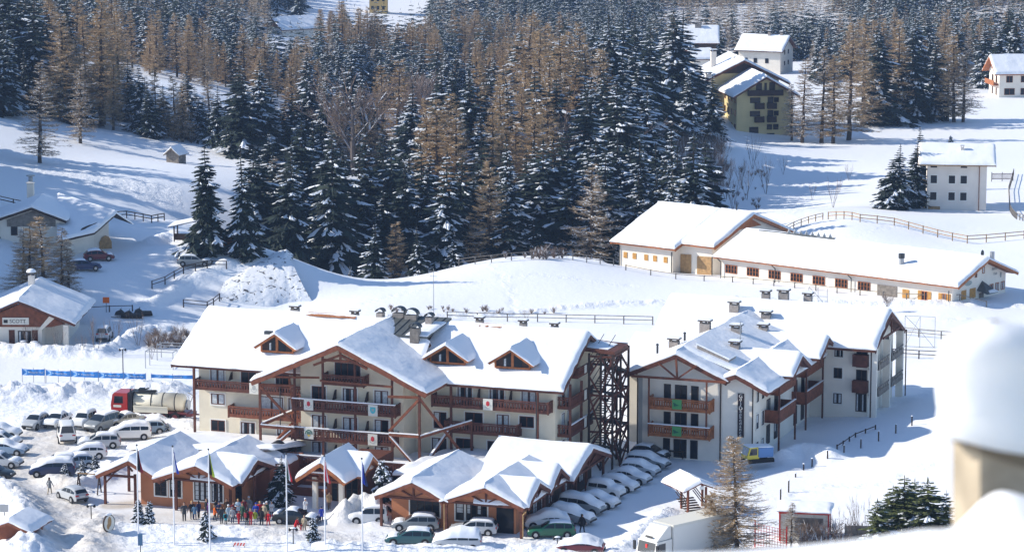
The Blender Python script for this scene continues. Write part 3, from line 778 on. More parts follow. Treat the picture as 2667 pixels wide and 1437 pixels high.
def make_tower():
    q = HOTEL.W(43.3, 7.0)
    B = Building('escape_stair_tower', q.x, q.y, HD, 0, 'tall lattice of dark timber carrying a metal escape stair against the hotel gable end', 'stair tower')
    P = B.o; x1, y1, H = 2.5, 5.4, 12.0
    mb = MB()
    cols = [(0, 0), (x1, 0), (x1, y1), (0, y1), (x1 / 2, 0), (x1, y1 / 2), (x1 / 2, y1)]
    for x, y in cols: mb.beam((x, y, -.2), (x, y, H), .2, .2)
    mb.split('post', MAT['wood_dark'], P)
    mb = MB()
    lv = [0, 2.0, 3.9, 5.8, 7.7, 9.6, 11.6]
    edges = [((0, 0), (x1 / 2, 0)), ((x1 / 2, 0), (x1, 0)), ((x1, 0), (x1, y1 / 2)), ((x1, y1 / 2), (x1, y1)), ((0, y1), (x1 / 2, y1)), ((x1 / 2, y1), (x1, y1))]
    for e, (a, b) in enumerate(edges):
        for k in range(6):
            z0, z1 = lv[k], lv[k + 1]
            if (e + k) % 3 == 2: z1 = lv[min(6, k + 2)]
            p, r = ((*a, z0), (*b, z1)) if (e + k) % 2 else ((*b, z0), (*a, z1))
            mb.beam(p, r, .15, .15)
            if (k + e) % 2: mb.beam((*a, z0 + 1.0), (*b, z1 + .2), .11, .11)
    for z in (3.9, 7.7, 11.7):
        for a, b in (((0, 0), (x1, 0)), ((x1, 0), (x1, y1)), ((0, y1), (x1, y1))): mb.beam((*a, z), (*b, z), .15, .2)
    mb.build('lattice', MAT['wood_brown'], P)
    mb = MB()
    for k in range(8):                               # stair flights and landings
        z0 = 1.0 + k * 1.4; ya, yb = (.7, 4.9) if k % 2 else (4.9, .7); xx = .62 if k % 2 else 1.88
        for s in range(9):
            f = s / 9; mb.box(xx - .52, xx + .52, ya + (yb - ya) * f - .16, ya + (yb - ya) * f + .16, z0 + f * 1.4, z0 + f * 1.4 + .05)
        mb.beam((xx - .62, ya, z0 + .9), (xx - .62, yb, z0 + 2.3), .05); mb.beam((xx + .62, ya, z0 + .9), (xx + .62, yb, z0 + 2.3), .05)
        mb.beam((xx - .62, ya, z0), (xx - .62, yb, z0 + 1.4), .04, .2); mb.beam((xx + .62, ya, z0), (xx + .62, yb, z0 + 1.4), .04, .2)
        yy = yb; mb.box(.1, 2.4, min(yy, yy + (-.7 if yb < 2 else .6)), max(yy, yy + (-.7 if yb < 2 else .6)), z0 + 1.38, z0 + 1.44)
    mb.build('stair_flight', MAT['metal_dark'], P)
    mb = MB(); mb.extrude([(-1.4, .6, H + .1), (x1 + .15, .2, H - .1), (x1 + .15, y1 - .6, H - .1), (-1.4, y1 - .8, H + .3)], (0, 0, .34))
    o = mb.build('roof', MAT['wood_brown'], P)
    s = MB(); s.extrude([(-1.2, .9, H + .45), (x1 - .8, .9, H + .27), (x1 - .8, y1 - 1.2, H + .27), (-1.2, y1 - 1.2, H + .64)], (0, 0, .06)); s.build('roof_snow', MAT['roof_snow'], o)
make_tower()

# ------------------------------------------------------------------ low restaurant pavilions in front of the hotel
def truss(mb, axis, a, c0, cr, c1, ze, zr, m=0):
    mp = (lambda c, z: (a, c, z)) if axis == 'y' else (lambda c, z: (c, a, z))
    mb.beam(mp(c0 + .4, ze - .15), mp(c1 - .4, ze - .15), .16, .2, m); mb.beam(mp(cr, ze - .1), mp(cr, zr - .35), .16, .16, m)
    mb.beam(mp(cr, ze), mp(cr - (cr - c0) * .36, zr - .85), .13, .13, m); mb.beam(mp(cr, ze), mp(cr + (c1 - cr) * .36, zr - .85), .13, .13, m)

def infill(P, axis, a, c0, cr, c1, ze, zr, mat, th=.08):
    mp = (lambda c, z: (a, c, z)) if axis == 'y' else (lambda c, z: (c, a, z))
    m = MB(); m.extrude([mp(c0 + .45, ze - .12), mp(c1 - .45, ze - .12), mp(c1 - .45, ze + .02), mp(cr, zr - .26), mp(c0 + .45, ze + .02)], (0, th, 0) if axis == 'x' else (-th, 0, 0)); m.build('gable_board', MAT[mat], P)

def make_west_pavilion():
    B = Building('restaurant_pavilion', HX, HY, HD, 0, 'terracotta restaurant wing with an open timber porch at its end, behind three flagpoles', 'restaurant')
    P = B.o
    w = MB(); w.box(6.6, 16.4, -21.2, -10, -.4, 2.9)
    for c0, cr, c1 in ((6.6, 6.65, 9.5), (9.5, 13.4, 16.4)):
        w.extrude([(c0, -21.2, 2.9), (c1, -21.2, 2.9), (cr, -21.2, 4.45 if c0 > 7 else 4.5)], (0, 8, 0))
    w.box(2.6, 15.4, -10, 1.2, -.4, 1.6)
    w.build('wall', MAT['terracotta'], P)
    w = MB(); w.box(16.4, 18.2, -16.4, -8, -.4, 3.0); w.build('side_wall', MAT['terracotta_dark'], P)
    gable_roof(P, 'y', -23.3, -11.5, 2.85, 6.35, 9.75, 2.85, 4.55, t=.22, snow=.5, wood='wood_red', barge=(1, 0), fr=((1, 0, 0, 1), (1, 1, 0, 0)))
    gable_roof(P, 'y', -23.4, -11.0, 9.0, 13.5, 17.4, 2.95, 4.6, 2.9, t=.22, snow=.5, wood='wood_red', barge=(1, 0), fr=((1, 0, 0, 1), (1, 1, 0, 0)))
    gable_roof(P, 'x', 12.5, 17.9, -22.4, -18.9, -14.6, 3.0, 4.55, t=.22, snow=.48, wood='wood_brown', barge=(0, 1), fr=((1, 1, 0, 0), (1, 0, 0, 1)))
    # sloping snow field between the pavilion and the hotel
    mb = MB(); mb.add([(1.5, -13.5, 3.3), (16.5, -13.0, 4.3), (15.6, 1.2, 1.75), (2.2, 1.2, 1.75)], [(0, 1, 2, 3)]); mb.add([(1.5, -13.5, 3.1), (16.5, -13.0, 4.1), (15.6, 1.2, 1.55), (2.2, 1.2, 1.55)], [(3, 2, 1, 0)])
    o = mb.build('roof', MAT['wood_brown'], P)
    s = MB(); snow_slab(s, (1.4, -13.6, 3.32), (17.0, -12.6, 4.2), (15.6, 1.25, 1.8), (2.0, 1.25, 1.8), .5, (1, 1, 0, 1), step=1.0, lump=.3); s.build('roof_snow', MAT['roof_snow'], o, smooth=True)
    s = MB(); snow_slab(s, (14.2, -13.5, 3.2), (18.6, -13.2, 2.9), (18.2, -9.6, 2.7), (14.2, -8.0, 2.4), .5, (1, 1, 1, 0), step=.8, lump=.3); s.build('roof_snow', MAT['roof_snow'], o, smooth=True)
    mb = MB(); mb.beam((12.6, -8.6, 3.0), (15.6, -9.4, 3.5), .9, .12); mb.build('bare_ridge_tile', MAT['roof_tile'], P)
    mb = MB()
    for k in range(9):
        a0, a1 = math.pi * k / 9, math.pi * (k + 1) / 9
        mb.beam((15.6 + .9 * math.cos(a0), -8.6, 2.6 + 1.5 * math.sin(a0)), (15.6 + .9 * math.cos(a1), -8.6, 2.6 + 1.5 * math.sin(a1)), 1.1, .12)
    mb.extrude([(15.6 + .85 * math.cos(math.pi * k / 9), -9.05, 2.6 + 1.45 * math.sin(math.pi * k / 9)) for k in range(10)], (0, .8, 0))
    mb.build('vent_hood', MAT['metal_dark'], P)
    mb = MB()
    for x, y in ((3.35, -22.4), (3.35, -17.2), (5.0, -15.6), (5.5, -15.6), (6.5, -22.2), (10.9, -22.3), (16.6, -22.2), (17.7, -19.0)): mb.beam((x, y, -.2), (x, y, 3.0), .22, .22)
    mb.beam((3.35, -22.4, 2.75), (6.5, -22.3, 2.75), .2, .22); mb.beam((3.35, -22.4, 1.9), (4.2, -22.4, 2.75), .14); mb.beam((6.3, -22.3, 3.3), (5.5, -22.3, 4.2), .14)
    mb.beam((3.4, -22.4, 2.75), (3.4, -16, 2.75), .2, .22); mb.beam((4.2, -22.4, 2.9), (5.6, -22.4, 3.9), .12)
    truss(mb, 'x', -22.35, 9.6, 13.4, 16.9, 3.05, 4.45); truss(mb, 'y', 17.5, -21.8, -18.9, -15.0, 3.0, 4.4)
    mb.split('post', MAT['wood_brown'], P)
    infill(P, 'x', -22.24, 9.2, 13.5, 17.2, 3.05, 4.6, 'terracotta'); infill(P, 'y', 17.4, -22.2, -18.9, -14.8, 3.05, 4.55, 'wood_brown')
    window(P, 8.15, -21.22, .85, 1.25, 1.75, panes=2, bars=3, trim='white_trim', frame='wood_dark'); window(P, 9.75, -21.22, .85, 1.2, 1.75, panes=2, bars=3, trim='white_trim', frame='wood_dark')
    window(P, 12.35, -21.22, .7, 1.7, 1.95, panes=3, bars=3, frame='wood_dark'); window(P, 14.15, -21.22, .7, 1.2, 1.95, panes=2, bars=3, frame='wood_dark')
    mb = MB(); mb.box(16.38, 16.46, -20.6, -19.2, 0, 2.4); mb.box(18.19, 18.26, -15.8, -14.2, 0, 2.2); mb.split('door', MAT['glass_dark'], P)
    mb = MB(); mb.add([(9.35, -22.3, 2.55), (10.3, -22.3, 3.0), (10.3, -21.2, 3.0), (9.35, -21.2, 2.55)], [(0, 1, 2, 3)]); mb.extrude([(9.3, -22.35, 2.4), (10.3, -22.35, 2.8), (10.3, -22.35, 2.93), (9.3, -22.35, 2.5)], (0, 1.1, 0))
    o = mb.build('canopy', MAT['wood_dark'], P)
    s = MB(); s.extrude([(9.3, -22.3, 2.52), (10.3, -22.3, 2.95), (10.3, -22.3, 3.1), (9.3, -22.3, 2.7)], (0, 1.0, 0)); s.build('snow_cap', MAT['roof_snow'], o)
make_west_pavilion()

def make_porch():
    B = Building('entrance_porch', HX, HY, HD, 0, 'hotel entrance porch with white pillars and a snowy gable between the restaurant wings', 'porch')
    P = B.o
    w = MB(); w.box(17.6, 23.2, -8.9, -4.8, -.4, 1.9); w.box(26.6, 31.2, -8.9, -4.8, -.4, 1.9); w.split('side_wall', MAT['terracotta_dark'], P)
    w = MB(); w.box(23.2, 26.6, -14.0, -5, -.4, 3.2); w.build('wall', MAT['wood_brown'], P)
    w = MB(); w.box(14.2, 31.2, -8.8, 1.2, 1.0, 1.55); tb = w.build('terrace_floor', MAT['wood_brown'], P); s = MB(); snow_slab(s, (14.3, -8.7, 1.56), (31.1, -8.7, 1.56), (31.1, 1.2, 1.56), (14.3, 1.2, 1.56), .3, (1, 1, 1, 1), step=1.0, wob=0, lump=.3); s.build('snow_cap', MAT['roof_snow'], tb, smooth=True)
    gable_roof(P, 'y', -19.3, -11.8, 22.2, 24.75, 27.3, 3.1, 4.85, t=.2, snow=.5, wood='wood_orange', barge=(1, 1), fr=((1, 1, 0, 1), (1, 1, 0, 1)))
    gable_roof(P, 'x', 24.9, 28.0, -16.4, -14.0, -11.6, 3.1, 4.6, t=.2, snow=.45, wood='wood_orange', barge=(0, 1), fr=((1, 1, 0, 0), (1, 0, 0, 1)))
    for x in (23.35, 26.1):
        mb = MB(); mb.box(x - .22, x + .22, -17.5, -17.05, -.3, 3.0); mb.build('pillar', MAT['plaster_white'], P)
    mb = MB(); truss(mb, 'x', -18.6, 22.6, 24.75, 26.9, 3.1, 4.8); mb.beam((22.7, -17.3, 2.95), (26.9, -17.3, 2.95), .22, .25); mb.beam((23.3, -18.6, 3.6), (26.2, -18.6, 3.6), .12, .16); mb.build('truss', MAT['wood_red'], P)
    s = MB(); s.box(23.5, 26.0, -18.75, -18.4, 3.7, 3.85); s.build('snow_cap', MAT['roof_snow'], P)
    for x in (23.7, 25.2): window(P, x, -14.02, -.1, 1.3, 2.6, panes=2, bars=1, trim=None, frame='wood_dark', name='glass_door', curtain=0)
    window(P, 27.4, -8.92, -.1, 1.6, 1.7, panes=2, bars=2, frame='wood_dark', trim=None); window(P, 29.4, -8.92, -.1, 1.4, 1.7, panes=2, bars=2, frame='wood_dark', trim=None)
    mb = MB(); mb.box(18.4, 23.1, -13.2, -12.4, -.3, .6); mb.build('planter', MAT['terracotta_dark'], P)
    mb = MB(); mb.blob((0, 0, 0), .2, .05, .2); mb.build('wall_clock', MAT['panel_cream'], P, loc=(24.0, -14.1, 2.2))
make_porch()

def make_east_pavilion():
    B = Building('restaurant_pavilion', HX, HY, HD, 0, 'terracotta restaurant wing with snowy gables stepping back along the row of snowed in cars', 'restaurant')
    P = B.o
    w = MB(); w.box(32.6, 45.1, -20.6, -9, -.4, 2.95)
    for c0, cr, c1 in ((32.6, 35.45, 38.7), (38.7, 42.75, 45.1)): w.extrude([(c0, -20.6, 2.95), (c1, -20.6, 2.95), (cr, -20.6, 4.45)], (0, 8, 0))
    w.build('wall', MAT['terracotta'], P)
    w = MB(); w.box(39, 45.5, -17.4, 1.1, -.4, 2.95); w.box(30.0, 39, -11, 1.2, -.4, 1.7)
    for a, b, c in ((-20.5, -19.0, -16), (-15.6, -13, -10.4), (-9.6, -4, 1.0)): w.extrude([(45.4, a, 2.9), (45.4, c, 2.9), (45.4, b, 4.4)], (.08, 0, 0))
    w.build('side_wall', MAT['wood_dark'], P)
    k = dict(t=.22, snow=.5, wood='wood_red')
    gable_roof(P, 'y', -22.8, -10, 31.8, 35.5, 39.1, 2.95, 4.55, barge=(1, 0), fr=((1, 0, 0, 1), (1, 1, 0, 0)), **k)
    gable_roof(P, 'y', -22.8, -10, 38.4, 42.75, 46.6, 2.95, 4.6, barge=(1, 0), fr=((1, 0, 0, 1), (1, 1, 0, 0)), **k)
    k['wood'] = 'wood_brown'
    gable_roof(P, 'x', 41.5, 46.9, -22.3, -19.2, -15.3, 2.95, 4.6, barge=(0, 1), fr=((1, 1, 0, 0), (1, 0, 0, 1)), **k)
    gable_roof(P, 'x', 39.5, 46.95, -16.0, -13.0, -9.9, 2.95, 4.65, barge=(0, 1), fr=((1, 1, 0, 0), (1, 0, 0, 1)), **k)
    gable_roof(P, 'x', 37.5, 47.3, -10.4, -4.1, 1.9, 2.85, 4.75, barge=(0, 1), fr=((1, 1, 0, 0), (1, 0, 0, 1)), **k)
    mb = MB(); mb.box(30.0, 42, -10.5, 1.2, 1.5, 1.8); o = mb.build('roof', MAT['wood_brown'], P)
    s = MB(); snow_slab(s, (29.6, -12.5, 2.6), (41.5, -12.0, 3.3), (40.5, 1.25, 1.85), (30.0, 1.25, 1.85), .6, (1, 0, 0, 1), step=.9, lump=.45); s.build('roof_snow', MAT['roof_snow'], o, smooth=True)
    mb = MB()
    for x, y in ((32.2, -22.2), (38.75, -22.2), (46.2, -22.2), (46.2, -15.8), (46.3, -10.2), (46.5, -7), (46.6, -4), (46.6, 1.5)): mb.beam((x, y, -.2), (x, y, 3.0), .22, .22)
    mb.beam((46.3, -22, 2.85), (46.6, 1.5, 2.85), .2, .25)
    truss(mb, 'x', -22.3, 32.2, 35.5, 38.7, 3.05, 4.45); truss(mb, 'x', -22.3, 38.8, 42.75, 46.2, 3.05, 4.5)
    truss(mb, 'y', 46.6, -22, -19.2, -15.6, 3.0, 4.4); truss(mb, 'y', 46.7, -15.6, -13, -10.2, 3.0, 4.45); truss(mb, 'y', 46.9, -10, -4.1, 1.6, 2.95, 4.5)
    mb.split('post', MAT['wood_brown'], P)
    infill(P, 'x', -22.2, 31.9, 35.5, 39.0, 3.0, 4.55, 'terracotta'); infill(P, 'x', -22.2, 38.5, 42.75, 46.5, 3.0, 4.6, 'terracotta'); infill(P, 'y', 46.5, -22.2, -19.2, -15.4, 3.0, 4.6, 'wood_brown'); infill(P, 'y', 46.6, -15.9, -13, -10, 3.0, 4.65, 'wood_brown'); infill(P, 'y', 46.8, -10.3, -4.1, 1.8, 2.95, 4.75, 'wood_brown')
    window(P, 34.5, -20.62, .9, 3.0, 1.75, panes=4, bars=2, frame='wood_dark'); window(P, 39.1, -20.62, .8, .85, 1.8, panes=1, bars=2, frame='wood_dark'); window(P, 40.15, -20.62, .8, 2.1, 1.8, panes=4, bars=2, frame='wood_dark')
    mb = MB(); mb.box(43.2, 44.9, -20.68, -20.5, -.1, 2.3); mb.extrude([(43.2, -20.66, 2.7), (44.6, -20.66, 2.7), (43.9, -20.66, 3.3)], (0, .1, 0)); mb.split('door', MAT['glass_dark'], P)
    for yy in (-17.0, -14.6, -12.4, -8.0, -5.5, -3.0): window(P, 45.52, yy, .9, 1.3, 1.7, '+x', panes=2, bars=2, frame='wood_brown', trim=None)
    mb = MB(); mb.tube((38.8, -22.9, .2), (38.8, -22.9, 2.8), .06); mb.tube((46.5, -22.6, .2), (46.5, -22.6, 2.3), .06); mb.tube((46.5, -22.6, 2.3), (46.9, -22.9, 2.7), .06); mb.split('drainpipe', MAT['wood_pale'], P)
make_east_pavilion()
# ------------------------------------------------------------------ apartment annex
def make_annex():
    B = Building('apartment_house', 13.01, 323.92, 21.18, 0, 'pale stepped apartment house with a tall dark vertical letter sign and many roof chimneys', 'apartment house')
    P = B.o
    f = lambda x: 11.0 - .434 * abs(x - 4.5)
    r2 = lambda x: 11.2 - .335 * abs(x - 4.5)
    w = MB()
    gable_wall(w, 'y', 0, 34, 0, 9.0, -.6, [(0, f(0) - .25), (4.5, 10.75), (9.0, f(9) - .25)])
    gable_wall(w, 'y', .02, 21.5, 9.0, 12.45, -.6, [(9.0, 8.3), (10.95, 9.1), (12.45, 8.4)])
    gable_wall(w, 'x', -4.6, 18.9, 21.4, 32.0, -.3, [(21.4, 8.75), (26.9, 11.6), (32.0, 8.75)])
    w.box(-3.0, 0, 6.0, 16, -.3, 7.9)
    w.build('wall', MAT['plaster_white'], P)
    k = dict(t=.26, snow=.42)
    gable_roof(P, 'y', -1.1, 27, -1.05, 4.5, 10.05, 8.62, 11.05, wood='wood_brown', barge=(1, 0), fr=((1, 0, 0, 1), (1, 1, 0, 0)), **k)
    gable_roof(P, 'y', -1.0, 20.6, 9.3, 10.95, 14.4, 8.75, 9.4, 7.75, wood='wood_brown', barge=(1, 0), fr=((0, 0, 0, 1), (1, 1, 0, 0)), **k)
    s = MB(); snow_slab(s, (14.3, 1.2, 7.85), (14.3, 21.6, 7.85), (4.5, 21.6, 11.25), (4.5, 1.2, 11.25), .4, (1, 0, 0, 1), lump=.25); s.build('roof_snow', MAT['roof_snow'], P, smooth=True)
    gable_roof(P, 'x', -5.4, 19.9, 20.3, 26.9, 33.3, 8.75, 11.9, wood='wood_brown', barge=(1, 1), **k)
    gable_roof(P, 'x', -4.0, 4, 4.8, 10.8, 16.5, 7.7, 10.5, wood='wood_brown', barge=(1, 0), fr=((1, 0, 0, 1), (1, 1, 0, 0)), **k)
    for ya, yb in ((5.0, 11.7), (15.4, 22.2)):          # side gables over the balcony stacks
        ym = (ya + yb) / 2
        gable_roof(P, 'x', 8.0, 15.2, ya, ym, yb, 8.35, 10.0, wood='wood_brown', barge=(0, 1), fr=((1, 1, 0, 0), (1, 0, 0, 1)), **k)
        m = MB(); m.box(10, 14.1, ya + .3, yb - .3, 7.6, 8.3); m.extrude([(14.1, ya + .4, 8.3), (14.1, yb - .4, 8.3), (14.1, ym, 9.7)], (-4, 0, 0)); m.build('gable_board', MAT['wood_dark'], P)
    # front: tie beam, posts, rails
    mb = MB()
    mb.beam((-.2, -1.35, 8.55), (10.0, -1.35, 8.6), .2, .22); mb.beam((4.75, -1.3, 8.6), (4.6, -1.3, 10.7), .18); mb.beam((4.75, -1.3, 8.6), (2.7, -1.3, 10.1), .16); mb.beam((4.75, -1.3, 8.6), (6.8, -1.3, 10.1), .16)
    for x in (1.72, 7.95): mb.beam((x, -1.4, 2.6), (x, -1.4, 8.5), .16)
    mb.build('truss', MAT['wood_red'], P)
    for zf, zr in ((5.42, 6.5), (2.6, 3.68)):
        balcony(P, 1.7, 8.3, -1.4, 0, zf, zr, wood='wood_orange', snow=(zf < 3), baluster=.26, gapw=.12)
        c = MB(); c.box(4.3, 5.3, -1.52, -1.46, zf + .02, zr - .05); c.build('flag_panel', MAT['panel_green'], P)
        c = MB(); c.extrude([(4.45, -1.53, zf + .62), (5.1, -1.53, zf + .45), (4.5, -1.53, zf + .3)], (0, -.02, 0)); c.extrude([(4.4, -1.53, zf + .72), (4.75, -1.53, zf + .6), (4.45, -1.53, zf + .5)], (0, -.02, 0)); c.build('emblem', MAT['crest_green'], P)
    for z, h in ((6.1, 1.6), (3.2, 1.6)):
        for x, ww, pn in ((2.9, .75, 1), (4.1, 1.3, 2), (5.85, .8, 1)): window(P, x, -.02, z - .35, ww, h + .35, panes=pn, trim=None, frame='wood_dark', curtain=0)
    for x, ww, pn in ((2.85, .75, 1), (4.0, 1.4, 2), (5.8, .8, 1)): window(P, x, -.02, .05, ww, 1.95, panes=pn, trim=None, frame='wood_dark', curtain=0, name='glass_door' if pn == 2 else 'window')
    mb = MB()
    for x in (.05, 9.05, 12.5): mb.tube((x, -.12, 0), (x, -.12, 8.4), .07)
    mb.split('drainpipe', MAT['wood_dark'], P)
    mb = MB(); mb.box(.15, .55, -.06, .02, 0, 8.4); mb.build('corner_strip', MAT['crest_grey'], P)
    # letter sign
    mb = MB(); mb.box(10.9, 11.55, -.14, -.02, 2.75, 7.3); sg = mb.build('sign', MAT['sign_brown'], P)
    for i, ch in enumerate('GolfDependance'[:14]):
        text_part(sg, ch, .56 if ch in 'GD' else .50, (11.22, -.16, 7.02 - i * .315), (math.pi / 2, 0, 0), 'plate_white')
    # side windows, balcony stacks
    for y in (1.2, 3.1):
        for z in (6.2, 3.4, .5): window(P, 12.47, y, z, .8, 1.5, '+x', panes=1, frame='wood_dark')
    for ya, yb in ((4.2, 10.2), (14.3, 20.8)):
        for zf, zr in ((6.7, 7.8), (3.75, 4.85)):
            mb = MB(); mb.box(12.4, 14.1, ya, yb, zf - .2, zf)
            mb.box(14.02, 14.1, ya, yb, zf - .15, zr); mb.box(12.4, 14.02, ya, ya + .07, zf - .25, zr); mb.box(12.4, 14.02, yb - .07, yb, zf - .15, zr)
            mb.box(13.95, 14.18, ya - .05, yb + .05, zr, zr + .09)
            n = int((yb - ya) / .4)
            for j in range(n): mb.box(14.1, 14.125, ya + j * .4, ya + j * .4 + .33, zf - .1, zr)
            o = mb.build('balcony', MAT['wood_red'], P)
            s = MB(); s.box(13.96, 14.16, ya, yb, zr + .092, zr + .17); s.build('snow_cap', MAT['roof_snow'], o)
            window(P, 12.47, ya + .8, zf, 1.2, 2.0, '+x', trim=None, frame='wood_dark'); window(P, 12.47, ya + 3.6, zf, 1.2, 2.0, '+x', trim=None, frame='wood_dark')
        window(P, 12.47, ya + .8, 1.0, 1.2, 2.0, '+x', trim=None, frame='wood_dark'); window(P, 12.47, ya + 3.6, 1.0, 1.2, 2.0, '+x', trim=None, frame='wood_dark')
        mb = MB()
        for y in (ya, yb): mb.beam((14.05, y, .2), (14.05, y, 8.4), .17)
        mb.split('post', MAT['wood_brown'], P)
    # rear wing
    for x, z in ((15.15, 7.55), (15.1, 5.2), (15.1, 2.4)): window(P, x, 21.38, z, .95, 1.15, panes=2, frame='wood_dark')
    for zf, zr in ((6.75, 8.05), (3.9, 5.2)):
        mb = MB(); mb.box(17.35, 19.0, 20.6, 21.4, zf, zr); mb.build('balcony', MAT['wood_brown'], P)
        window(P, 17.6, 21.38, zf - .2, 1.2, 2.6, trim=None, frame='wood_dark')
        mb = MB()
        for y0, y1 in ((21.6, 26.0), (27.2, 32.2)):
            mb.box(18.95, 20.1, y0, y1, zf - .45, zf - .3); mb.box(20.0, 20.08, y0, y1, zf - .3, zf + .15); mb.box(20.0, 20.1, y0, y1, zf + .5, zf + .6)
            for j in range(6): mb.box(20.0, 20.06, y0 + j * (y1 - y0) / 6, y0 + j * (y1 - y0) / 6 + .35, zf - .3, zf + .5)
        mb.build('balcony', MAT['wood_grey'], P)
        window(P, 18.92, 22.6, zf - .2, 1.4, 2.0, '+x', trim=None, frame='wood_dark'); window(P, 18.92, 28.6, zf - .2, 1.4, 2.0, '+x', trim=None, frame='wood_dark')
    window(P, 17.6, 21.38, 1.7, 1.2, 2.0, trim=None, frame='wood_dark', name='glass_door')
    mb = MB()
    for y in (21.0, 26.7, 32.4): mb.box(19.2, 20.0, y - .2, y + .2, .6, 8.8)
    mb.split('pier', MAT['plaster_white'], P)
    mb = MB(); mb.tube((19.4, 20.8, .6), (19.4, 20.8, 8.6), .07); mb.tube((20.2, 32.8, .6), (20.2, 32.8, 8.9), .07); mb.split('drainpipe', MAT['wood_dark'], P)
    mb = MB(); mb.beam((20.0, 22.5, 9.6), (20.0, 26.9, 11.3), .14, .2); mb.beam((20, 31.2, 9.6), (20, 26.9, 11.3), .14, .2); mb.beam((20, 23.4, 9.5), (20, 30.4, 9.5), .14, .2); mb.beam((20, 26.9, 9.5), (20, 26.9, 11.2), .14); mb.build('truss', MAT['wood_brown'], P)
    # roof chimneys and boxes
    for x, y, zt, ww in ((6.7, 23.8, 11.7, .95), (8.1, 29.3, 11.6, .9), (7.9, 18.8, 11.2, .9), (6.4, 13.7, 11.9, .95), (8.0, 8.2, 11.2, .9), (1.5, 7.5, 11.2, .95), (2.8, 14.1, 12.1, 1.05), (2.8, 24.6, 12.4, .95), (3.3, 27.2, 12.2, .9), (5.0, 29.3, 13.0, .8), (7.0, 29.5, 13.2, 1.0), (9.6, 30.2, 12.9, .8), (14.4, 28.4, 12.1, .9)):
        chimney(P, x, y, 9.0, zt - .45, ww * 1.08, .7, capw=.3)
    mb = MB(); mb.extrude([(5.8, 2.0, 10.6), (9.2, 2.0, 9.2), (9.2, 4.6, 9.2), (5.8, 4.6, 10.6)], (0, 0, 1.05)); o = mb.build('roof_box', MAT['chimney_stone'], P)
    s = MB(); s.extrude([(5.7, 1.9, 11.68), (9.3, 1.9, 10.28), (9.3, 4.7, 10.28), (5.7, 4.7, 11.68)], (0, 0, .16)); s.build('snow_cap', MAT['roof_snow'], o)
    mb = MB(); mb.tube((8.5, 8.3, 9.6), (8.5, 8.3, 13.2), .05)
    for z in (11.4, 12.2, 12.8): mb.beam((8.1, 8.3, z), (8.9, 8.3, z), .04)
    mb.build('antenna', MAT['metal_grey'], P)
    mb = MB()
    for x, y in ((9.7, 24.4), (2.0, 9.5), (1.8, 17.5), (.6, 4.6)): z = r2(x); mb.tube((x, y, z), (x, y, z + .9), .12); mb.tube((x, y, z + .9), (x, y, z + 1.05), .2, .1)
    mb.split('vent_pipe', MAT['metal_dark'], P)
make_annex()

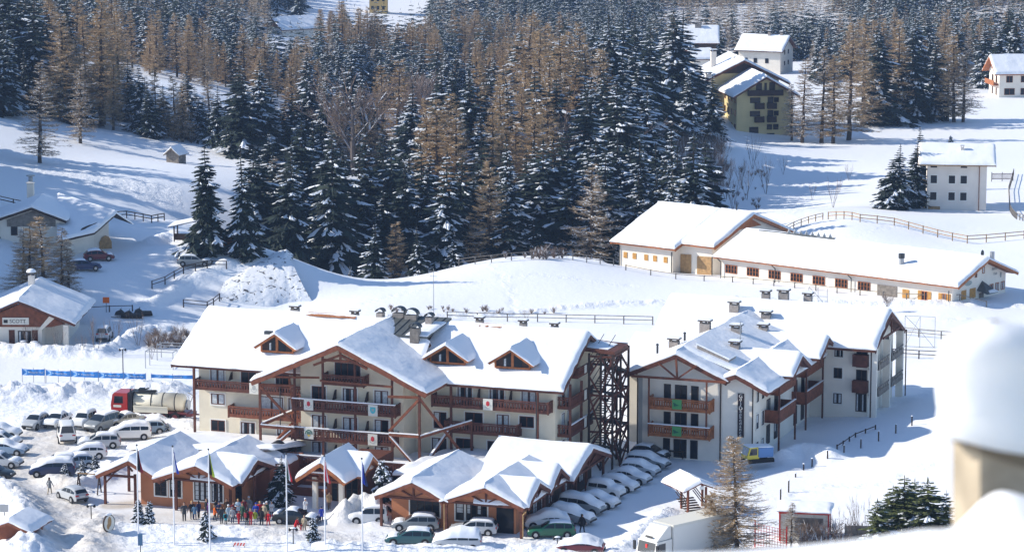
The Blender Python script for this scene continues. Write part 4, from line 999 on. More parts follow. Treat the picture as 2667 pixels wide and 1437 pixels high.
# ------------------------------------------------------------------ riding stable and hay barn
def make_stable():
    B = Building('stable', 27.57, 424.12, 39.6, 1.5, 'long low white stable with small barred windows and orange shutters at its near end', 'stable')
    P = B.o; L = 37.9
    k = 2.7 / 7.39; rz = lambda y: 3.1 + k * y if y < 7.39 else 5.8 - k * (y - 7.39)
    w = MB(); gable_wall(w, 'x', .2, L - 1.3, .9, 13.9, -1.6, [(.9, rz(.9) - .25), (7.39, 5.5), (13.9, rz(13.9) - .25)]); w.build('wall', MAT['plaster_white'], P)
    gable_roof(P, 'x', -.6, L, 0, 7.39, 14.8, 3.1, 5.8, t=.2, snow=.38, wood='wood_orange', barge=(0, 1))
    for i in range(7): window(P, .85 + i * 3.55, .88, .95, 1.95, 1.15, panes=4, trim=None, frame='wood_orange', curtain=0, bars=1)
    mb = MB(); mb.box(25.2, 28.2, .82, .9, -.6, 2.0); mb.build('gate', MAT['wood_grey'], P)
    for x, ww, mid in ((29.05, 1.0, 0), (31.4, 2.0, 1), (34.5, 1.8, 1)):
        if mid: window(P, x + .55, .88, .7, ww - 1.1, 1.2, panes=2, trim=None, frame='wood_orange')
        mb = MB()
        if mid: mb.box(x, x + .52, .83, .89, .7, 1.9); mb.box(x + ww - .52, x + ww, .83, .89, .7, 1.9)
        else: mb.box(x, x + ww, .83, .89, .6, 1.8)
        mb.build('shutter', MAT['shutter_orange'], P)
    X = L - 1.28
    for y0, y1, z0, z1 in ((2.95, 4.1, .9, 2.1), (5.0, 6.4, .85, 2.1)): mb = MB(); mb.box(X, X + .05, y0, y1, z0, z1); mb.build('shutter', MAT['shutter_orange'], P)
    window(P, X, 8.0, 3.7, .55, .9, '+x', panes=1, frame='wood_orange', trim=None); window(P, X, 6.2, 3.4, .5, .8, '+x', panes=1, frame='wood_orange', trim=None)
    for y in (9.9, 11.3, 12.7): window(P, X, y, .95, .9, 1.1, '+x', panes=2, frame='wood_orange', trim=None)
    mb = MB(); mb.box(X, X + .06, 7.3, 8.4, -.9, 1.2); mb.build('door', MAT['wood_grey'], P)
    mb = MB(); mb.add([(X, 6.7, 1.7), (X, 9.2, 1.7), (X + 1.5, 9.6, 1.25), (X + 1.5, 6.9, 1.25), (X, 8.0, 2.8)], [(0, 4, 3), (3, 4, 2), (4, 1, 2), (0, 3, 2, 1)]); o = mb.build('canopy', MAT['roof_slate'], P)
    s = MB(); s.extrude([(X + .2, 8.2, 2.1), (X + 1.5, 9.6, 1.3), (X + 1.4, 7.6, 1.35)], (0, 0, .12)); s.build('snow_cap', MAT['roof_snow'], o)
    mb = MB(); mb.blob((X + .03, 4.6, 2.9), .03, .9, .35); mb.build('wall_mural', MAT['mural'], P)
    mb = MB(); mb.blob((X + .03, 12.6, 3.0), .03, .2, .4); mb.build('wall_emblem', MAT['mural'], P)
    t = text_part(P, 'Ranch', .55, (X + .02, 11.0, 4.0), (math.pi / 2, 0, math.pi / 2), 'crest_grey'); t = text_part(P, 'Club', .5, (X + .02, 11.2, 3.3), (math.pi / 2, 0, math.pi / 2), 'crest_grey')
    mb = MB(); mb.tube((27.4, 3.1, 3.4), (27.4, 3.1, 5.4), .32, n=10); o = mb.build('chimney', MAT['metal_grey'], P); c = MB(); c.tube((27.4, 3.1, 5.4), (27.4, 3.1, 6.0), .42, n=10); c.build('chimney_cap', MAT['metal_dark'], o)
    mb = MB(); mb.tube((36.0, 11.4, 4.0), (36.0, 11.4, 6.1), .3, n=10); mb.build('chimney', MAT['metal_grey'], P)
    mb = MB(); mb.blob((35.0, 10.6, 5.9), .12, .4, .45); mb.tube((35.0, 10.6, 4.5), (35.0, 10.6, 5.6), .05); mb.build('satellite_dish', MAT['metal_dark'], P)
    # ridge skylight, bare patch
    mb = MB()
    for x0, x1 in ((2.0, 11.5), (11.5, 14.2)): mb.beam((x0, 7.2, 6.05), (x1, 7.2, 6.12), .5, .25)
    mb.build('bare_ridge', MAT['roof_slate'], P)
    mb = MB()
    for j in range(8): mb.extrude([(6.6 + j * .95, 7.0, 6.15), (6.6 + j * .95, 7.9, 6.15), (6.6 + j * .95, 7.45, 6.75)], (.06, 0, 0))
    mb.box(6.6, 13.4, 6.95, 7.0, 6.1, 6.25); mb.build('ridge_skylight', MAT['metal_grey'], P)
    mb = MB(); mb.extrude([(29.8, 5.0, 5.25), (31.5, 5.1, 5.30), (33.0, 4.9, 5.24), (34.6, 4.5, 5.1), (33.0, 4.8, 5.2), (31.4, 5.0, 5.28)], (0, 0, .03)); mb.build('snow_crack', MAT['wood_grey'], P)
    mb = MB()
    for x in (.3, 9.2, 21.3): mb.tube((x, .6, -.8), (x, .6, 2.4), .07); mb.tube((x, .6, 2.4), (x - .3, .1, 2.95), .07)
    mb.tube((36.2, .6, -.8), (36.2, .6, 2.4), .07); mb.split('drainpipe', MAT['metal_dark'], P)
make_stable()

def make_barn():
    B = Building('hay_barn', 13.67, 437.1, 38.5, .5, 'tall white hay barn with two big plank doors at the head of the long stable', 'barn')
    P = B.o; L = 16.4
    k = .36; rz = lambda y: 4.2 + k * y if y < 11.1 else 8.2 - k * (y - 11.1)
    w = MB(); gable_wall(w, 'x', .9, 10.0, .9, 21, -1.5, [(.9, rz(.9) - .25), (11.1, 7.9), (21, rz(21) - .25)])
    gable_wall(w, 'x', 10.0, L - .9, 2.5, 21, -1.5, [(2.5, rz(2.5) - .25), (11.1, 7.9), (21, rz(21) - .25)]); w.build('wall', MAT['plaster_white'], P)
    gable_roof(P, 'x', 0, 10.9, 0, 11.1, 22.2, 4.2, 8.2, t=.25, snow=.4, wood='wood_orange', barge=(1, 1), fr=((1, 1, 0, 1), (1, 0, 0, 0)))
    gable_roof(P, 'x', 10.9, L, 1.6, 11.1, 22.2, 4.2 + .36 * 1.6, 8.2, 4.2, t=.25, snow=.4, wood='wood_orange', barge=(0, 1), fr=((1, 1, 0, 0), (1, 0, 0, 1)))
    for x in (1.65, 3.2, 5.2, 6.7, 8.5): mb = MB(); mb.box(x, x + .62, .82, .9, 2.0, 2.8); mb.build('shutter', MAT['shutter_orange'], P)
    for x0, x1 in ((10.2, 12.0), (13.0, 15.4)):
        mb = MB(); mb.box(x0, x1, 2.4, 2.48, -.6, 3.0); mb.extrude([(x0, 2.42, 3.0), (x1, 2.42, 3.0), (x1, 2.42, 3.25), (x0, 2.42, 3.15)], (0, .06, 0)); mb.build('barn_door', MAT['wood_pale'], P)
    mb = MB()
    for x, y in ((1.0, .75), (9.9, .75), (15.6, 2.3)): mb.tube((x, y, -.5), (x, y, 3.6), .08)
    mb.split('drainpipe', MAT['metal_dark'], P)
    mb = MB(); mb.extrude([(L - .85, 8.0, 6.3), (L - .85, 14.2, 6.3), (L - .85, 11.1, 7.7)], (.06, 0, 0)); mb.build('gable_board', MAT['wood_orange'], P)
    mb = MB(); mb.tube((13.5, 11.1, 8.2), (13.5, 11.1, 9.2), .12); mb.split('vent_pipe', MAT['metal_dark'], P)
make_barn()

# ------------------------------------------------------------------ houses on the plain
def make_white_house():
    B = Building('villa', 67.33, 513.3, 6.3, -2.0, 'three storey pale villa with dark windows alone in the snow beside a conical spruce', 'house')
    P = B.o
    w = MB(); gable_wall(w, 'x', .15, 9.7, 0, 8.6, -1.5, [(0, 7.6), (4.3, 9.6), (8.6, 7.6)]); w.build('wall', MAT['plaster_grey'], P)
    gable_roof(P, 'x', -1.3, 11.05, -1.1, 4.3, 9.7, 7.55, 10.1, t=.2, snow=.38, wood='wood_pale', barge=(1, 1))
    for x, z in ((.68, 4.4), (3.6, 4.4), (5.5, 4.4), (.66, 1.65), (3.6, 1.65), (5.5, 1.65)): window(P, x, -.02, z, 1.02, 1.28, panes=1, frame='wood_dark', curtain=0)
    for x in (.66, 5.5): window(P, x, -.02, 6.95, 1.02, .6, panes=1, frame='wood_dark', curtain=0, trim=None)
    mb = MB(); mb.tube((8.5, -.1, -.3), (8.5, -.1, 7.5), .06); mb.split('drainpipe', MAT['wood_red'], P)
    mb = MB(); mb.box(.4, 2.3, -.06, -.0, -.1, .6); mb.build('cellar_door', MAT['wood_pale'], P)
    for z in (4.0, 1.2): mb = MB(); mb.box(-.95, .1, 1.0, 6.0, z, z + .15); mb.box(-.95, -.88, 1.0, 6.0, z + .15, z + 1.0); mb.box(-.95, .1, 1.0, 1.07, z + .15, z + 1.0); mb.build('balcony', MAT['wood_pale'], P)
    chimney(P, 5.75, 2.4, 8.7, 10.0, .6, .5, body='plaster_grey', cap='plaster_grey', capw=.1)
make_white_house()

def make_yellow_house():
    B = Building('apartment_house', 44.9, 633.5, -9, -4.8, 'mustard yellow apartment block with dark balconies at the forest edge', 'apartment house')
    P = B.o
    w = MB(); gable_wall(w, 'y', 0, 15, 0, 11.6, -2, [(0, 8.3), (5.8, 11.7), (11.6, 8.3)])
    gable_wall(w, 'y', 14, 27, -6.5, 12, -2, [(-6.5, 8.2), (4.4, 13.6), (12, 9.8)]); w.build('wall', MAT['plaster_yellow'], P)
    gable_roof(P, 'y', -.9, 15, -1.0, 5.8, 12.7, 8.0, 12.0, t=.22, snow=.42, barge=(1, 0), fr=((1, 0, 0, 1), (1, 1, 0, 0)))
    gable_roof(P, 'y', 12.6, 27.5, -8.6, 4.4, 14.0, 7.6, 14.0, 9.2, t=.25, snow=.42, barge=(1, 1))
    m = MB(); m.extrude([(-.6, 13.9, 11.2), (9.0, 13.9, 11.4), (4.4, 13.9, 13.5)], (0, -.06, 0)); m.build('gable_board', MAT['wood_dark'], P)
    def bal(x0, x1, z0, z1): mb = MB(); mb.box(x0, x1, -1.0, 0, z0, z0 + .15); mb.box(x0, x1, -1.0, -.93, z0 + .1, z1); mb.box(x0, x0 + .07, -.93, 0, z0, z1); mb.box(x1 - .07, x1, -.93, 0, z0, z1); mb.build('balcony', MAT['wood_dark'], P)
    bal(2.2, 9.3, 8.2, 9.35)
    for z in (5.55, 2.85): bal(3.65, 5.5, z, z + 1.2); bal(6.2, 8.0, z, z + 1.2)
    for x, z, ww, h in ((3.9, 9.1, 1.2, 1.6), (5.6, 9.2, .5, 1.5), (6.6, 9.1, 1.2, 1.7), (2.7, 6.7, 2.1, 1.1), (6.3, 6.0, 1.2, 1.9), (7.6, 6.8, 1.0, 1.0), (2.7, 4.0, 2.1, 1.1), (6.3, 3.3, 1.2, 1.9), (7.6, 4.1, 1.0, 1.0), (2.6, .3, 1.9, 1.6), (6.2, 1.3, 1.1, 1.1), (7.5, 1.3, 1.1, 1.1), (6.2, -.3, 1.6, .9)):
        window(P, x, -.02, z, ww, h, panes=1, trim=None, frame='wood_dark', curtain=0)
    for y in (2, 5, 8, 11):
        for z in (1.2, 4, 6.6): window(P, -.02, y, z, 1.2, 1.2, '-x', panes=1, trim=None, frame='wood_orange', curtain=0)
    for x, y, zt in ((-4.5, 15.5, 12.2), (-.4, 20, 15.2), (4.2, 18.5, 13.8), (6.8, 14.5, 12.0), (-3.0, 13, 11.3)): chimney(P, x, y, 8, zt, 1.1, .8, body='plaster_grey', capw=.4)
    mb = MB(); mb.box(-4.5, 1.5, -4.5, -4.0, -2.5, .4); mb.box(1.5, 3.6, -4.5, -1.5, -2.5, .1); o = mb.build('retaining_wall', MAT['wood_grey'], P)
    s = MB(); s.box(-4.5, 1.5, -4.52, -3.98, .4, .55); s.build('snow_cap', MAT['roof_snow'], o)
make_yellow_house()

def make_far_houses():
    B = Building('house', 57.0, 800, 22, -8, 'white gabled house with a small roof dormer up behind the mustard apartment block', 'house'); P = B.o
    w = MB(); gable_wall(w, 'x', 0, 11, 0, 10.6, -2, [(0, 4.8), (5.3, 7.6), (10.6, 4.8)]); w.build('wall', MAT['plaster_white'], P)
    gable_roof(P, 'x', -.8, 11.8, -1, 5.3, 11.6, 4.7, 8.0, t=.2, snow=.4, barge=(1, 1))
    for y in (3.0, 6.2):
        for z in (.9, 3.6): window(P, 11.02, y, z, .9, 1.1, '+x', panes=1, frame='wood_dark', curtain=0, trim=None)
    for x in (1.5, 4, 7): window(P, x, -.02, 1.6, .9, 1.2, panes=1, frame='wood_dark', curtain=0, trim=None)
    mb = MB(); mb.extrude([(5.2, 1.4, 5.4), (7.2, 1.4, 5.4), (6.2, 1.4, 6.5)], (0, 3, 0)); mb.build('dormer', MAT['wood_dark'], P)
    chimney(P, 6.5, 5.0, 7.5, 9.0, .7, .6); chimney(P, 9.6, 5.3, 7.5, 8.9, .7, .6)
    B = Building('barn', 44.0, 820, 2, -8, 'dark timber barn with a wide frosted roof behind the spruces', 'barn'); P = B.o
    w = MB(); w.box(.5, 8.6, 0, 8, -2, 4.6); w.build('wall', MAT['wood_dark'], P)
    gable_roof(P, 'x', -1, 9.4, -1, 4.0, 9, 4.6, 8.6, t=.2, snow=.3); chimney(P, 4.0, 3.4, 7.5, 9.2, 1.6, .6, snow=0)
    window(P, 5.0, -.02, 1.2, 1.6, 1.4, panes=1, trim=None, frame='wood_grey', curtain=0)
    p = at_z(1806, 178, -6.5); B = Building('shed', p.x, p.y, -12, -6.5, 'little flat shed with a pale wall and a tangle of pipes on its snowy roof', 'shed'); P = B.o
    w = MB(); w.box(0, 5.5, 0, 5, -1.5, 2.2); w.build('wall', MAT['plaster_white'], P); gable_roof(P, 'x', -.4, 5.9, -.6, 4.8, 5.6, 2.2, 4.2, 4.0, t=.18, snow=.35)
    B = Building('chalet', 109.9, 716, 30, -6.3, 'white two storey chalet with a wooden balcony, cut by the frame edge', 'house'); P = B.o
    w = MB(); gable_wall(w, 'x', 0, 12, 0, 8, -2, [(0, 5.9), (4, 8.6), (8, 5.9)]); w.build('wall', MAT['plaster_white'], P)
    B.o.rotation_euler[2] = R(8)
    gable_roof(P, 'x', -1.3, 13, -1.2, 4, 9.2, 5.6, 9.2, t=.22, snow=.45, wood='wood_orange', barge=(1, 1))
    for x, z, ww in ((1.6, 3.6, 1.5), (1.2, .8, 2.4), (5, 3.6, 1.5), (5, .8, 1.6)): window(P, x, -.02, z, ww, 1.5, panes=2, trim=None, frame='wood_red', curtain=0)
    for y in (1.5, 4.5):
        for z in (.6, 3.4): window(P, -.02, y + 1.2, z, 1.0, 1.6, '-x', panes=1, trim=None, frame='wood_red', curtain=0)
    mb = MB(); mb.box(-1.2, 0, .5, 7.5, 2.9, 3.05); mb.box(-1.2, -1.1, .5, 7.5, 3.05, 4.0); mb.build('balcony', MAT['wood_orange'], P)
    p = hit(962, 34); B = Building('house', p.x, p.y, 0, p.z, 'ochre three storey house high in a snowy clearing at the top of the forest', 'house'); P = B.o
    w = MB(); w.box(0, 5.6, 0, 6, -3, 6); w.build('wall', MAT['plaster_ochre'], P)
    gable_roof(P, 'x', -.8, 6.4, -.8, 3, 6.8, 6, 8, t=.18, snow=.3)
    for x in (.6, 2.3, 4.0):
        for z in (1.0, 3.6): window(P, x, -.02, z, .8, 1.1, panes=1, trim=None, frame='wood_dark', curtain=0)
    q = hit(752, 97)
    B = Building('chalet', q.x - 1.5, q.y, 0, q.z, 'far chalet with a red gable end and bright snowy roof in the wood', 'house'); P = B.o
    B.o.rotation_euler[2] = R(35)
    w = MB(); gable_wall(w, 'x', 0, 12, 0, 9, -3, [(0, 2.2), (4.5, 4.6), (9, 2.2)]); w.build('wall', MAT['plaster_white'], P)
    gable_roof(P, 'x', -1, 13, -1, 4.5, 10, 2.0, 5.0, t=.2, snow=.35)
    mb = MB(); mb.extrude([(-.03, .4, 2.2), (-.03, 8.6, 2.2), (-.03, 4.5, 4.4)], (-.06, 0, 0)); mb.build('gable_board', MAT['wood_orange'], P)
    window(P, -.02, 3.5, .3, 1.4, 1.2, '-x', panes=1, trim=None, frame='wood_red', curtain=0)
make_far_houses()

def make_left_buildings():
    B = Building('shop_chalet', -63.82, 378.95, 1.45, .8, 'ski shop chalet with a plank gable, dark shutters and a lettered white board', 'shop'); P = B.o
    w = MB(); w.box(-2.0, 7.0, 0, 13, -1, 3.0); w.box(7, 9.5, 2.6, 13, -1, 2.9); w.build('wall', MAT['plaster_white'], P)
    w = MB(); w.extrude([(-2.2, -.2, 2.6), (8.2, -.2, 2.6), (9.9, -.2, 3.0), (4.46, -.2, 5.4), (-1.2, -.2, 3.0)], (0, .3, 0)); w.build('gable_board', MAT['wood_red'], P)
    w = MB(); w.extrude([(6.6, -.3, 2.3), (7.1, -.3, 2.3), (8.7, -.3, 3.75), (9.6, -.3, 3.6), (9.0, -.3, 4.2), (8.2, -.3, 4.2)], (0, .35, 0)); w.build('porch_arch', MAT['plaster_white'], P)
    w = MB(); w.box(9.75, 10.35, -1.0, -.4, -.6, 3.0); w.box(9.5, 10.6, -1.2, -.2, -.6, .3); w.build('pillar', MAT['plaster_white'], P)
    gable_roof(P, 'y', -1.0, 15, -2.3, 4.46, 11.2, 3.1, 5.9, t=.18, snow=.35, wood='wood_brown', barge=(1, 1))
    chimney(P, 4.2, 9.5, 5.0, 7.3, .75, .7, body='plaster_grey', capw=.1, snow=0)
    s = MB(); s.blob((4.2, 9.5, 7.7), .62, .55, .45, half=True); s.build('snow_cap', MAT['roof_snow'], P, smooth=True)
    for x in (-1.0, 4.1): window(P, x, -.02, .6, 1.6, 1.5, panes=2, trim=None, frame='wood_dark', curtain=.3)
    for x in (.7, 3.0, 5.8): mb = MB(); mb.box(x, x + .7, -.06, 0, .5, 2.2); mb.build('shutter', MAT['wood_brown'], P)
    mb = MB(); mb.box(2.3, 5.5, -.32, -.2, 2.9, 3.75); sg = mb.build('sign', MAT['panel_cream'], P)
    text_part(sg, 'SCOTT', .62, (4.15, -.34, 3.3), (math.pi / 2, 0, 0), 'black_plastic')
    e = MB(); e.extrude([(2.45, -.33, 3.1), (2.95, -.33, 3.1), (2.95, -.33, 3.5), (2.45, -.33, 3.5)], (0, -.02, 0)); e.build('emblem', MAT['black_plastic'], sg)
    # farmhouse with the arched garage
    o = at_z(88, 655, 5.6); B = Building('farmhouse', o.x, o.y, 0, 5.6, 'old white farmhouse with arched windows, many chimneys and a stone arch gateway', 'farmhouse'); P = B.o
    w = MB(); gable_wall(w, 'y', 0, 11, -8.5, 4.2, -2, [(-8.5, 2.8), (0, 5.7), (4.2, 3.9)]); w.build('wall', MAT['plaster_white'], P)
    w = MB(); gable_wall(w, 'y', -.15, 0, -3.5, 3.0, 3.4, [(-3.5, 4.3), (0, 5.5), (3.0, 4.3)]); w.build('gable_board', MAT['wood_grey'], P)
    gable_roof(P, 'y', -1, 11, -9.5, 0, 4.6, 2.9, 6.1, 4.3, t=.2, snow=.35, wood='wood_dark')
    for x in (-5.2,):
        mb = MB(); mb.extrude([(x - .8, -.02, .4), (x + .8, -.02, .4), (x + .8, -.02, 1.9), (x + .5, -.02, 2.5), (x, -.02, 2.75), (x - .5, -.02, 2.5), (x - .8, -.02, 1.9)], (0, -.05, 0)); mb.build('window', MAT['glass_dark'], P)
    window(P, -3.0, -.02, 2.2, .9, 1.4, panes=1, trim=None, frame='wood_dark', curtain=0)
    L = lambda u, v, z: B.L(at_z(u, v, z))
    e0, e1, r1, r0 = L(150, 628, 7.9), L(246, 606, 8.4), L(303, 556, 10.3), L(150, 508, 11.6)
    mb = MB(); dn = Vector((0, 0, -.25)); mb.add([e0, e1, r1, r0, e0 + dn, e1 + dn, r1 + dn, r0 + dn], [(0, 1, 2, 3), (7, 6, 5, 4), (0, 4, 5, 1), (1, 5, 6, 2), (2, 6, 7, 3), (3, 7, 4, 0)])
    b0 = r0 + Vector((2.5, 9, -3)); b1 = r1 + Vector((1.5, 6, -2.4)); mb.add([r0, r1, b1, b0], [(0, 1, 2, 3)])
    ro = mb.build('roof', MAT['wood_dark'], P)
    s = MB(); snow_slab(s, e0 + Vector((0, 0, .04)), e1 + Vector((0, 0, .04)), r1 + Vector((0, 0, .04)), r0 + Vector((0, 0, .04)), .35, (1, 1, 0, 1)); snow_slab(s, b1, b0, r0, r1, .35, (1, 1, 0, 1)); s.build('roof_snow', MAT['roof_snow'], ro, smooth=True)
    w = MB(); q0 = e0 + Vector((.4, .7, 0)); q1 = L(244, 640, 6.0) * 1; q1.z = e1.z - .3; q2 = r1 + Vector((-1.2, 1, -.5)); q3 = r0 + Vector((1, 2, -1.2))
    w.add([(q0.x, q0.y, -3), (q1.x, q1.y + .6, -3), (q2.x, q2.y, -3), (q3.x, q3.y, -3), (q0.x, q0.y, q0.z - .3), (q1.x, q1.y + .6, q1.z), q2, q3], [(0, 1, 5, 4), (1, 2, 6, 5), (2, 3, 7, 6), (3, 0, 4, 7)]); w.build('side_wall', MAT['plaster_white'], P)
    d = Vector((q2.x - q1.x, q2.y - q1.y - .6, 0)).normalized(); n = Vector((d.y, -d.x, 0)); c = Vector((q1.x, q1.y + .6, -.6)) + d * 1.6 + n * .08
    mb = MB(); mb.extrude([c - d * .9 + Vector((0, 0, z)) if i == 0 else c + d * a + Vector((0, 0, z)) for i, (a, z) in enumerate(((-.9, -.6), (.9, -.6), (.9, 1.3), (.5, 2.0), (0, 2.2), (-.5, 2.0), (-.9, 1.3)))], n * .06); mb.build('garage_door', MAT['wood_pale'], P)
    for u, v, z, h, ww, mt in ((80, 505, 11.2, 4.0, .9, 'plaster_white'), (95, 530, 11, 2.3, .5, 'metal_dark'), (108, 522, 11, 2.0, .5, 'metal_dark'), (121, 552, 10, 1.5, 1.0, 'plaster_white'), (232, 555, 10, 1.3, .9, 'plaster_white'), (148, 560, 10, 2.2, .2, 'metal_grey'), (156, 575, 9.6, 1.2, .6, 'plaster_white')):
        q = L(u, v, z); q.z -= 1.5; mb = MB(); mb.box(q.x - ww / 2, q.x + ww / 2, q.y - ww / 2, q.y + ww / 2, q.z - 1.5, q.z + h * .75); mb.box(q.x - ww / 2 - .1, q.x + ww / 2 + .1, q.y - ww / 2 - .1, q.y + ww / 2 + .1, q.z + h * .75, q.z + h * .75 + .12); mb.build('chimney', MAT[mt], P)
    q = L(80, 488, 11.2); mb = MB(); mb.tube((q.x, q.y, q.z - 2), (q.x, q.y, q.z + 1.5), .3); mb.tube((q.x, q.y, q.z + 1.6), (q.x, q.y, q.z + 1.75), .6); mb.build('flue', MAT['metal_grey'], P)
    # hay hut
    p = hit(455, 424); B = Building('hut', p.x - 1.3, p.y, 20, p.z, 'tiny grey plank hay hut with a steep snowy roof alone on the meadow', 'hut'); P = B.o; B.o.rotation_euler[2] = R(-22)
    w = MB(); gable_wall(w, 'y', 0, 2.6, -.1, 2.2, -.6, [(-.1, 1.5), (1.05, 2.5), (2.2, 1.5)]); w.build('wall', MAT['wood_grey'], P); gable_roof(P, 'y', -.4, 3, -.4, 1.05, 2.5, 1.35, 2.6, t=.1, snow=.25, wood='wood_grey', step=.5)
    # shelters on the terrace under the spruces
    p = hit(598, 646); B = Building('cabin', p.x - 2.0, p.y, 4, p.z, 'low brown plank cabin with a flat snowy roof beside a spruce trunk', 'cabin'); P = B.o
    w = MB(); w.box(0, 3.2, 0, 2.6, -.6, 1.6); w.build('wall', MAT['wood_orange'], P); gable_roof(P, 'x', -.4, 3.6, -.4, 1.3, 3.0, 1.55, 2.1, t=.1, snow=.2, wood='wood_dark', step=.5)
    p = hit(492, 620, True); B = Building('shelter', p.x - 2.2, p.y, 6, p.z, 'open lean-to shelter with a tilted snowy roof on posts behind the heaped snow', 'shelter'); P = B.o
    w = MB()
    for x in (.2, 3.4):
        for y in (0, 2.2): w.beam((x, y, -.5), (x, y, 1.9), .16)
    w.box(.2, 3.4, .2, .3, -.3, .6); w.split('post', MAT['wood_dark'], P)
    w = MB(); w.extrude([(-.5, -.6, 1.5), (3.8, -.6, 2.5), (3.8, -.6, 2.6), (-.5, -.6, 1.6)], (0, 3.4, 0)); ro = w.build('roof', MAT['wood_brown'], P)
    s = MB(); snow_slab(s, (-.5, -.6, 1.62), (3.8, -.6, 2.62), (3.8, 2.8, 2.62), (-.5, 2.8, 1.62), .25, (1, 1, 1, 1), step=.5); s.build('roof_snow', MAT['roof_snow'], ro, smooth=True)
    p = hit(520, 652); o = empty('lattice_gate', p, 0, 'grey lattice gate of crossed slats in front of the lean-to shelter', 'gate')
    w = MB(); 
    for k in range(14): w.beam((-1.6 + k * .22, 0, 0), (-1.6 + k * .22 + .5, 0, 1.6), .06, .04)
    w.build('lattice', MAT['wood_grey'], o); w = MB()
    for x in (-1.7, .1, 1.9): w.beam((x, 0, -.2), (x, 0, 1.8), .12)
    w.beam((-1.7, 0, 1.65), (1.9, 0, 1.75), .1); w.beam((-1.7, 0, .05), (1.9, 0, .05), .08); w.build('frame', MAT['wood_dark'], o)
    # rubble retaining wall below the terrace
    base = [(560, 800, .4), (640, 802, .3), (700, 802, .3), (765, 800, .2), (825, 800, .2)]
    top = [(588, 724, 3.4), (640, 700, 4.4), (700, 672, 5.4), (742, 662, 5.8), (760, 676, 5.2)]
    P0 = [at_z(*b) for b in base]; P1 = [at_z(*t) for t in top]
    o = empty('retaining_wall', P0[2], 0, 'sloping rubble wall half buried in snow under the terrace by the dark spruces', 'wall')
    mb = MB(); rows = []
    for j in range(15):
        row = []
        for i in range(41):
            f = i / 40 * 4; a = min(3, int(f)); f -= a; p = P0[a].lerp(P0[a + 1], f).lerp(P1[a].lerp(P1[a + 1], f), j / 14); n = float(fbm(i * .6, j * .9, 17, 2)) * .4
            row.append(p - P0[2] + Vector((n * .3, -n - .5 - 1.5 * math.sin(math.pi * j / 14), 0)))
        rows.append(row)
    bk = [q + Vector((0, 3.5, .2)) for q in rows[-1]]; rows.append(bk); rows.append([q + Vector((0, 0, -5)) for q in bk])
    mb.grid(rows); mb.build('rubble_face', MAT['snowy_rubble'], o, smooth=True)
    # roofs at the very bottom
    p = hit(50, 1432); B = Building('kiosk', p.x - 1.4, p.y + 1, 14, 0, 'small wooden kiosk with a thick snow roof below the parking lot entrance', 'kiosk'); P = B.o
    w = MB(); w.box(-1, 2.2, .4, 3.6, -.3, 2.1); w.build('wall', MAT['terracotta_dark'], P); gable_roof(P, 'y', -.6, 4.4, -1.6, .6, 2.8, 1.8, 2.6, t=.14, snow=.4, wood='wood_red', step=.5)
make_left_buildings()
# ------------------------------------------------------------------ vehicles (local frame: x forward, y left)
CARS = {  # L, W, H, list of (x, z) of the top outline from nose to tail; belt z; windscreen / rear screen stations
 'hatch': dict(L=4.0, W=1.68, H=1.46, top=[(2.0, .55), (1.93, .72), (1.6, .84), (.95, .95), (.2, 1.40), (-.3, 1.46), (-1.1, 1.43), (-1.55, 1.30), (-1.92, .95), (-2.0, .6)], belt=.92, gh=(.95, .2, -1.55, -1.92)),
 'wagon': dict(L=4.5, W=1.73, H=1.47, top=[(2.25, .55), (2.17, .70), (1.8, .83), (1.0, .95), (.25, 1.40), (-.3, 1.47), (-1.4, 1.45), (-1.9, 1.38), (-2.18, .97), (-2.25, .6)], belt=.92, gh=(1.0, .25, -1.9, -2.18)),
 'sedan': dict(L=4.4, W=1.72, H=1.42, top=[(2.2, .55), (2.12, .70), (1.75, .82), (.95, .94), (.2, 1.37), (-.3, 1.42), (-.9, 1.38), (-1.55, 1.02), (-2.1, .98), (-2.2, .6)], belt=.92, gh=(.95, .2, -.9, -1.55)),
 'minivan': dict(L=4.6, W=1.82, H=1.75, top=[(2.3, .6), (2.22, .82), (1.9, .98), (1.4, 1.10), (.5, 1.66), (-.3, 1.75), (-1.6, 1.73), (-2.1, 1.64), (-2.26, 1.08), (-2.3, .65)], belt=1.05, gh=(1.4, .5, -2.1, -2.26)),
 'offroader': dict(L=3.75, W=1.68, H=1.72, top=[(1.87, .65), (1.84, .95), (1.4, 1.05), (.75, 1.10), (.4, 1.64), (-.2, 1.72), (-1.3, 1.70), (-1.72, 1.66), (-1.83, 1.05), (-1.87, .65)], belt=1.06, gh=(.75, .4, -1.72, -1.83)),
 'van': dict(L=4.7, W=1.9, H=2.05, top=[(2.35, .65), (2.28, 1.0), (2.0, 1.15), (1.75, 1.22), (1.2, 1.95), (.5, 2.05), (-1.8, 2.05), (-2.2, 2.0), (-2.33, 1.15), (-2.35, .65)], belt=1.15, gh=(1.75, 1.2, -2.2, -2.33)),
}
_cm = {}
def topz(c, x):
    t = c['top']
    if x >= t[0][0]: return t[0][1]
    for (xa, za), (xb, zb) in zip(t[:-1], t[1:]):
        if xb <= x <= xa: return za + (zb - za) * (xa - x) / (xa - xb)
    return t[-1][1]

def half_w(c, x):
    W = c['W'] / 2; k = abs(x) / (c['L'] / 2)
    return W * (1 - .16 * max(0, k - .72) / .28)

def top_w(c, x):
    g = c['gh']; z = topz(c, x); b = c['belt']
    f = max(0, min(1, (z - b) / max(.1, c['H'] - b)))
    return half_w(c, x) - .06 - .17 * f

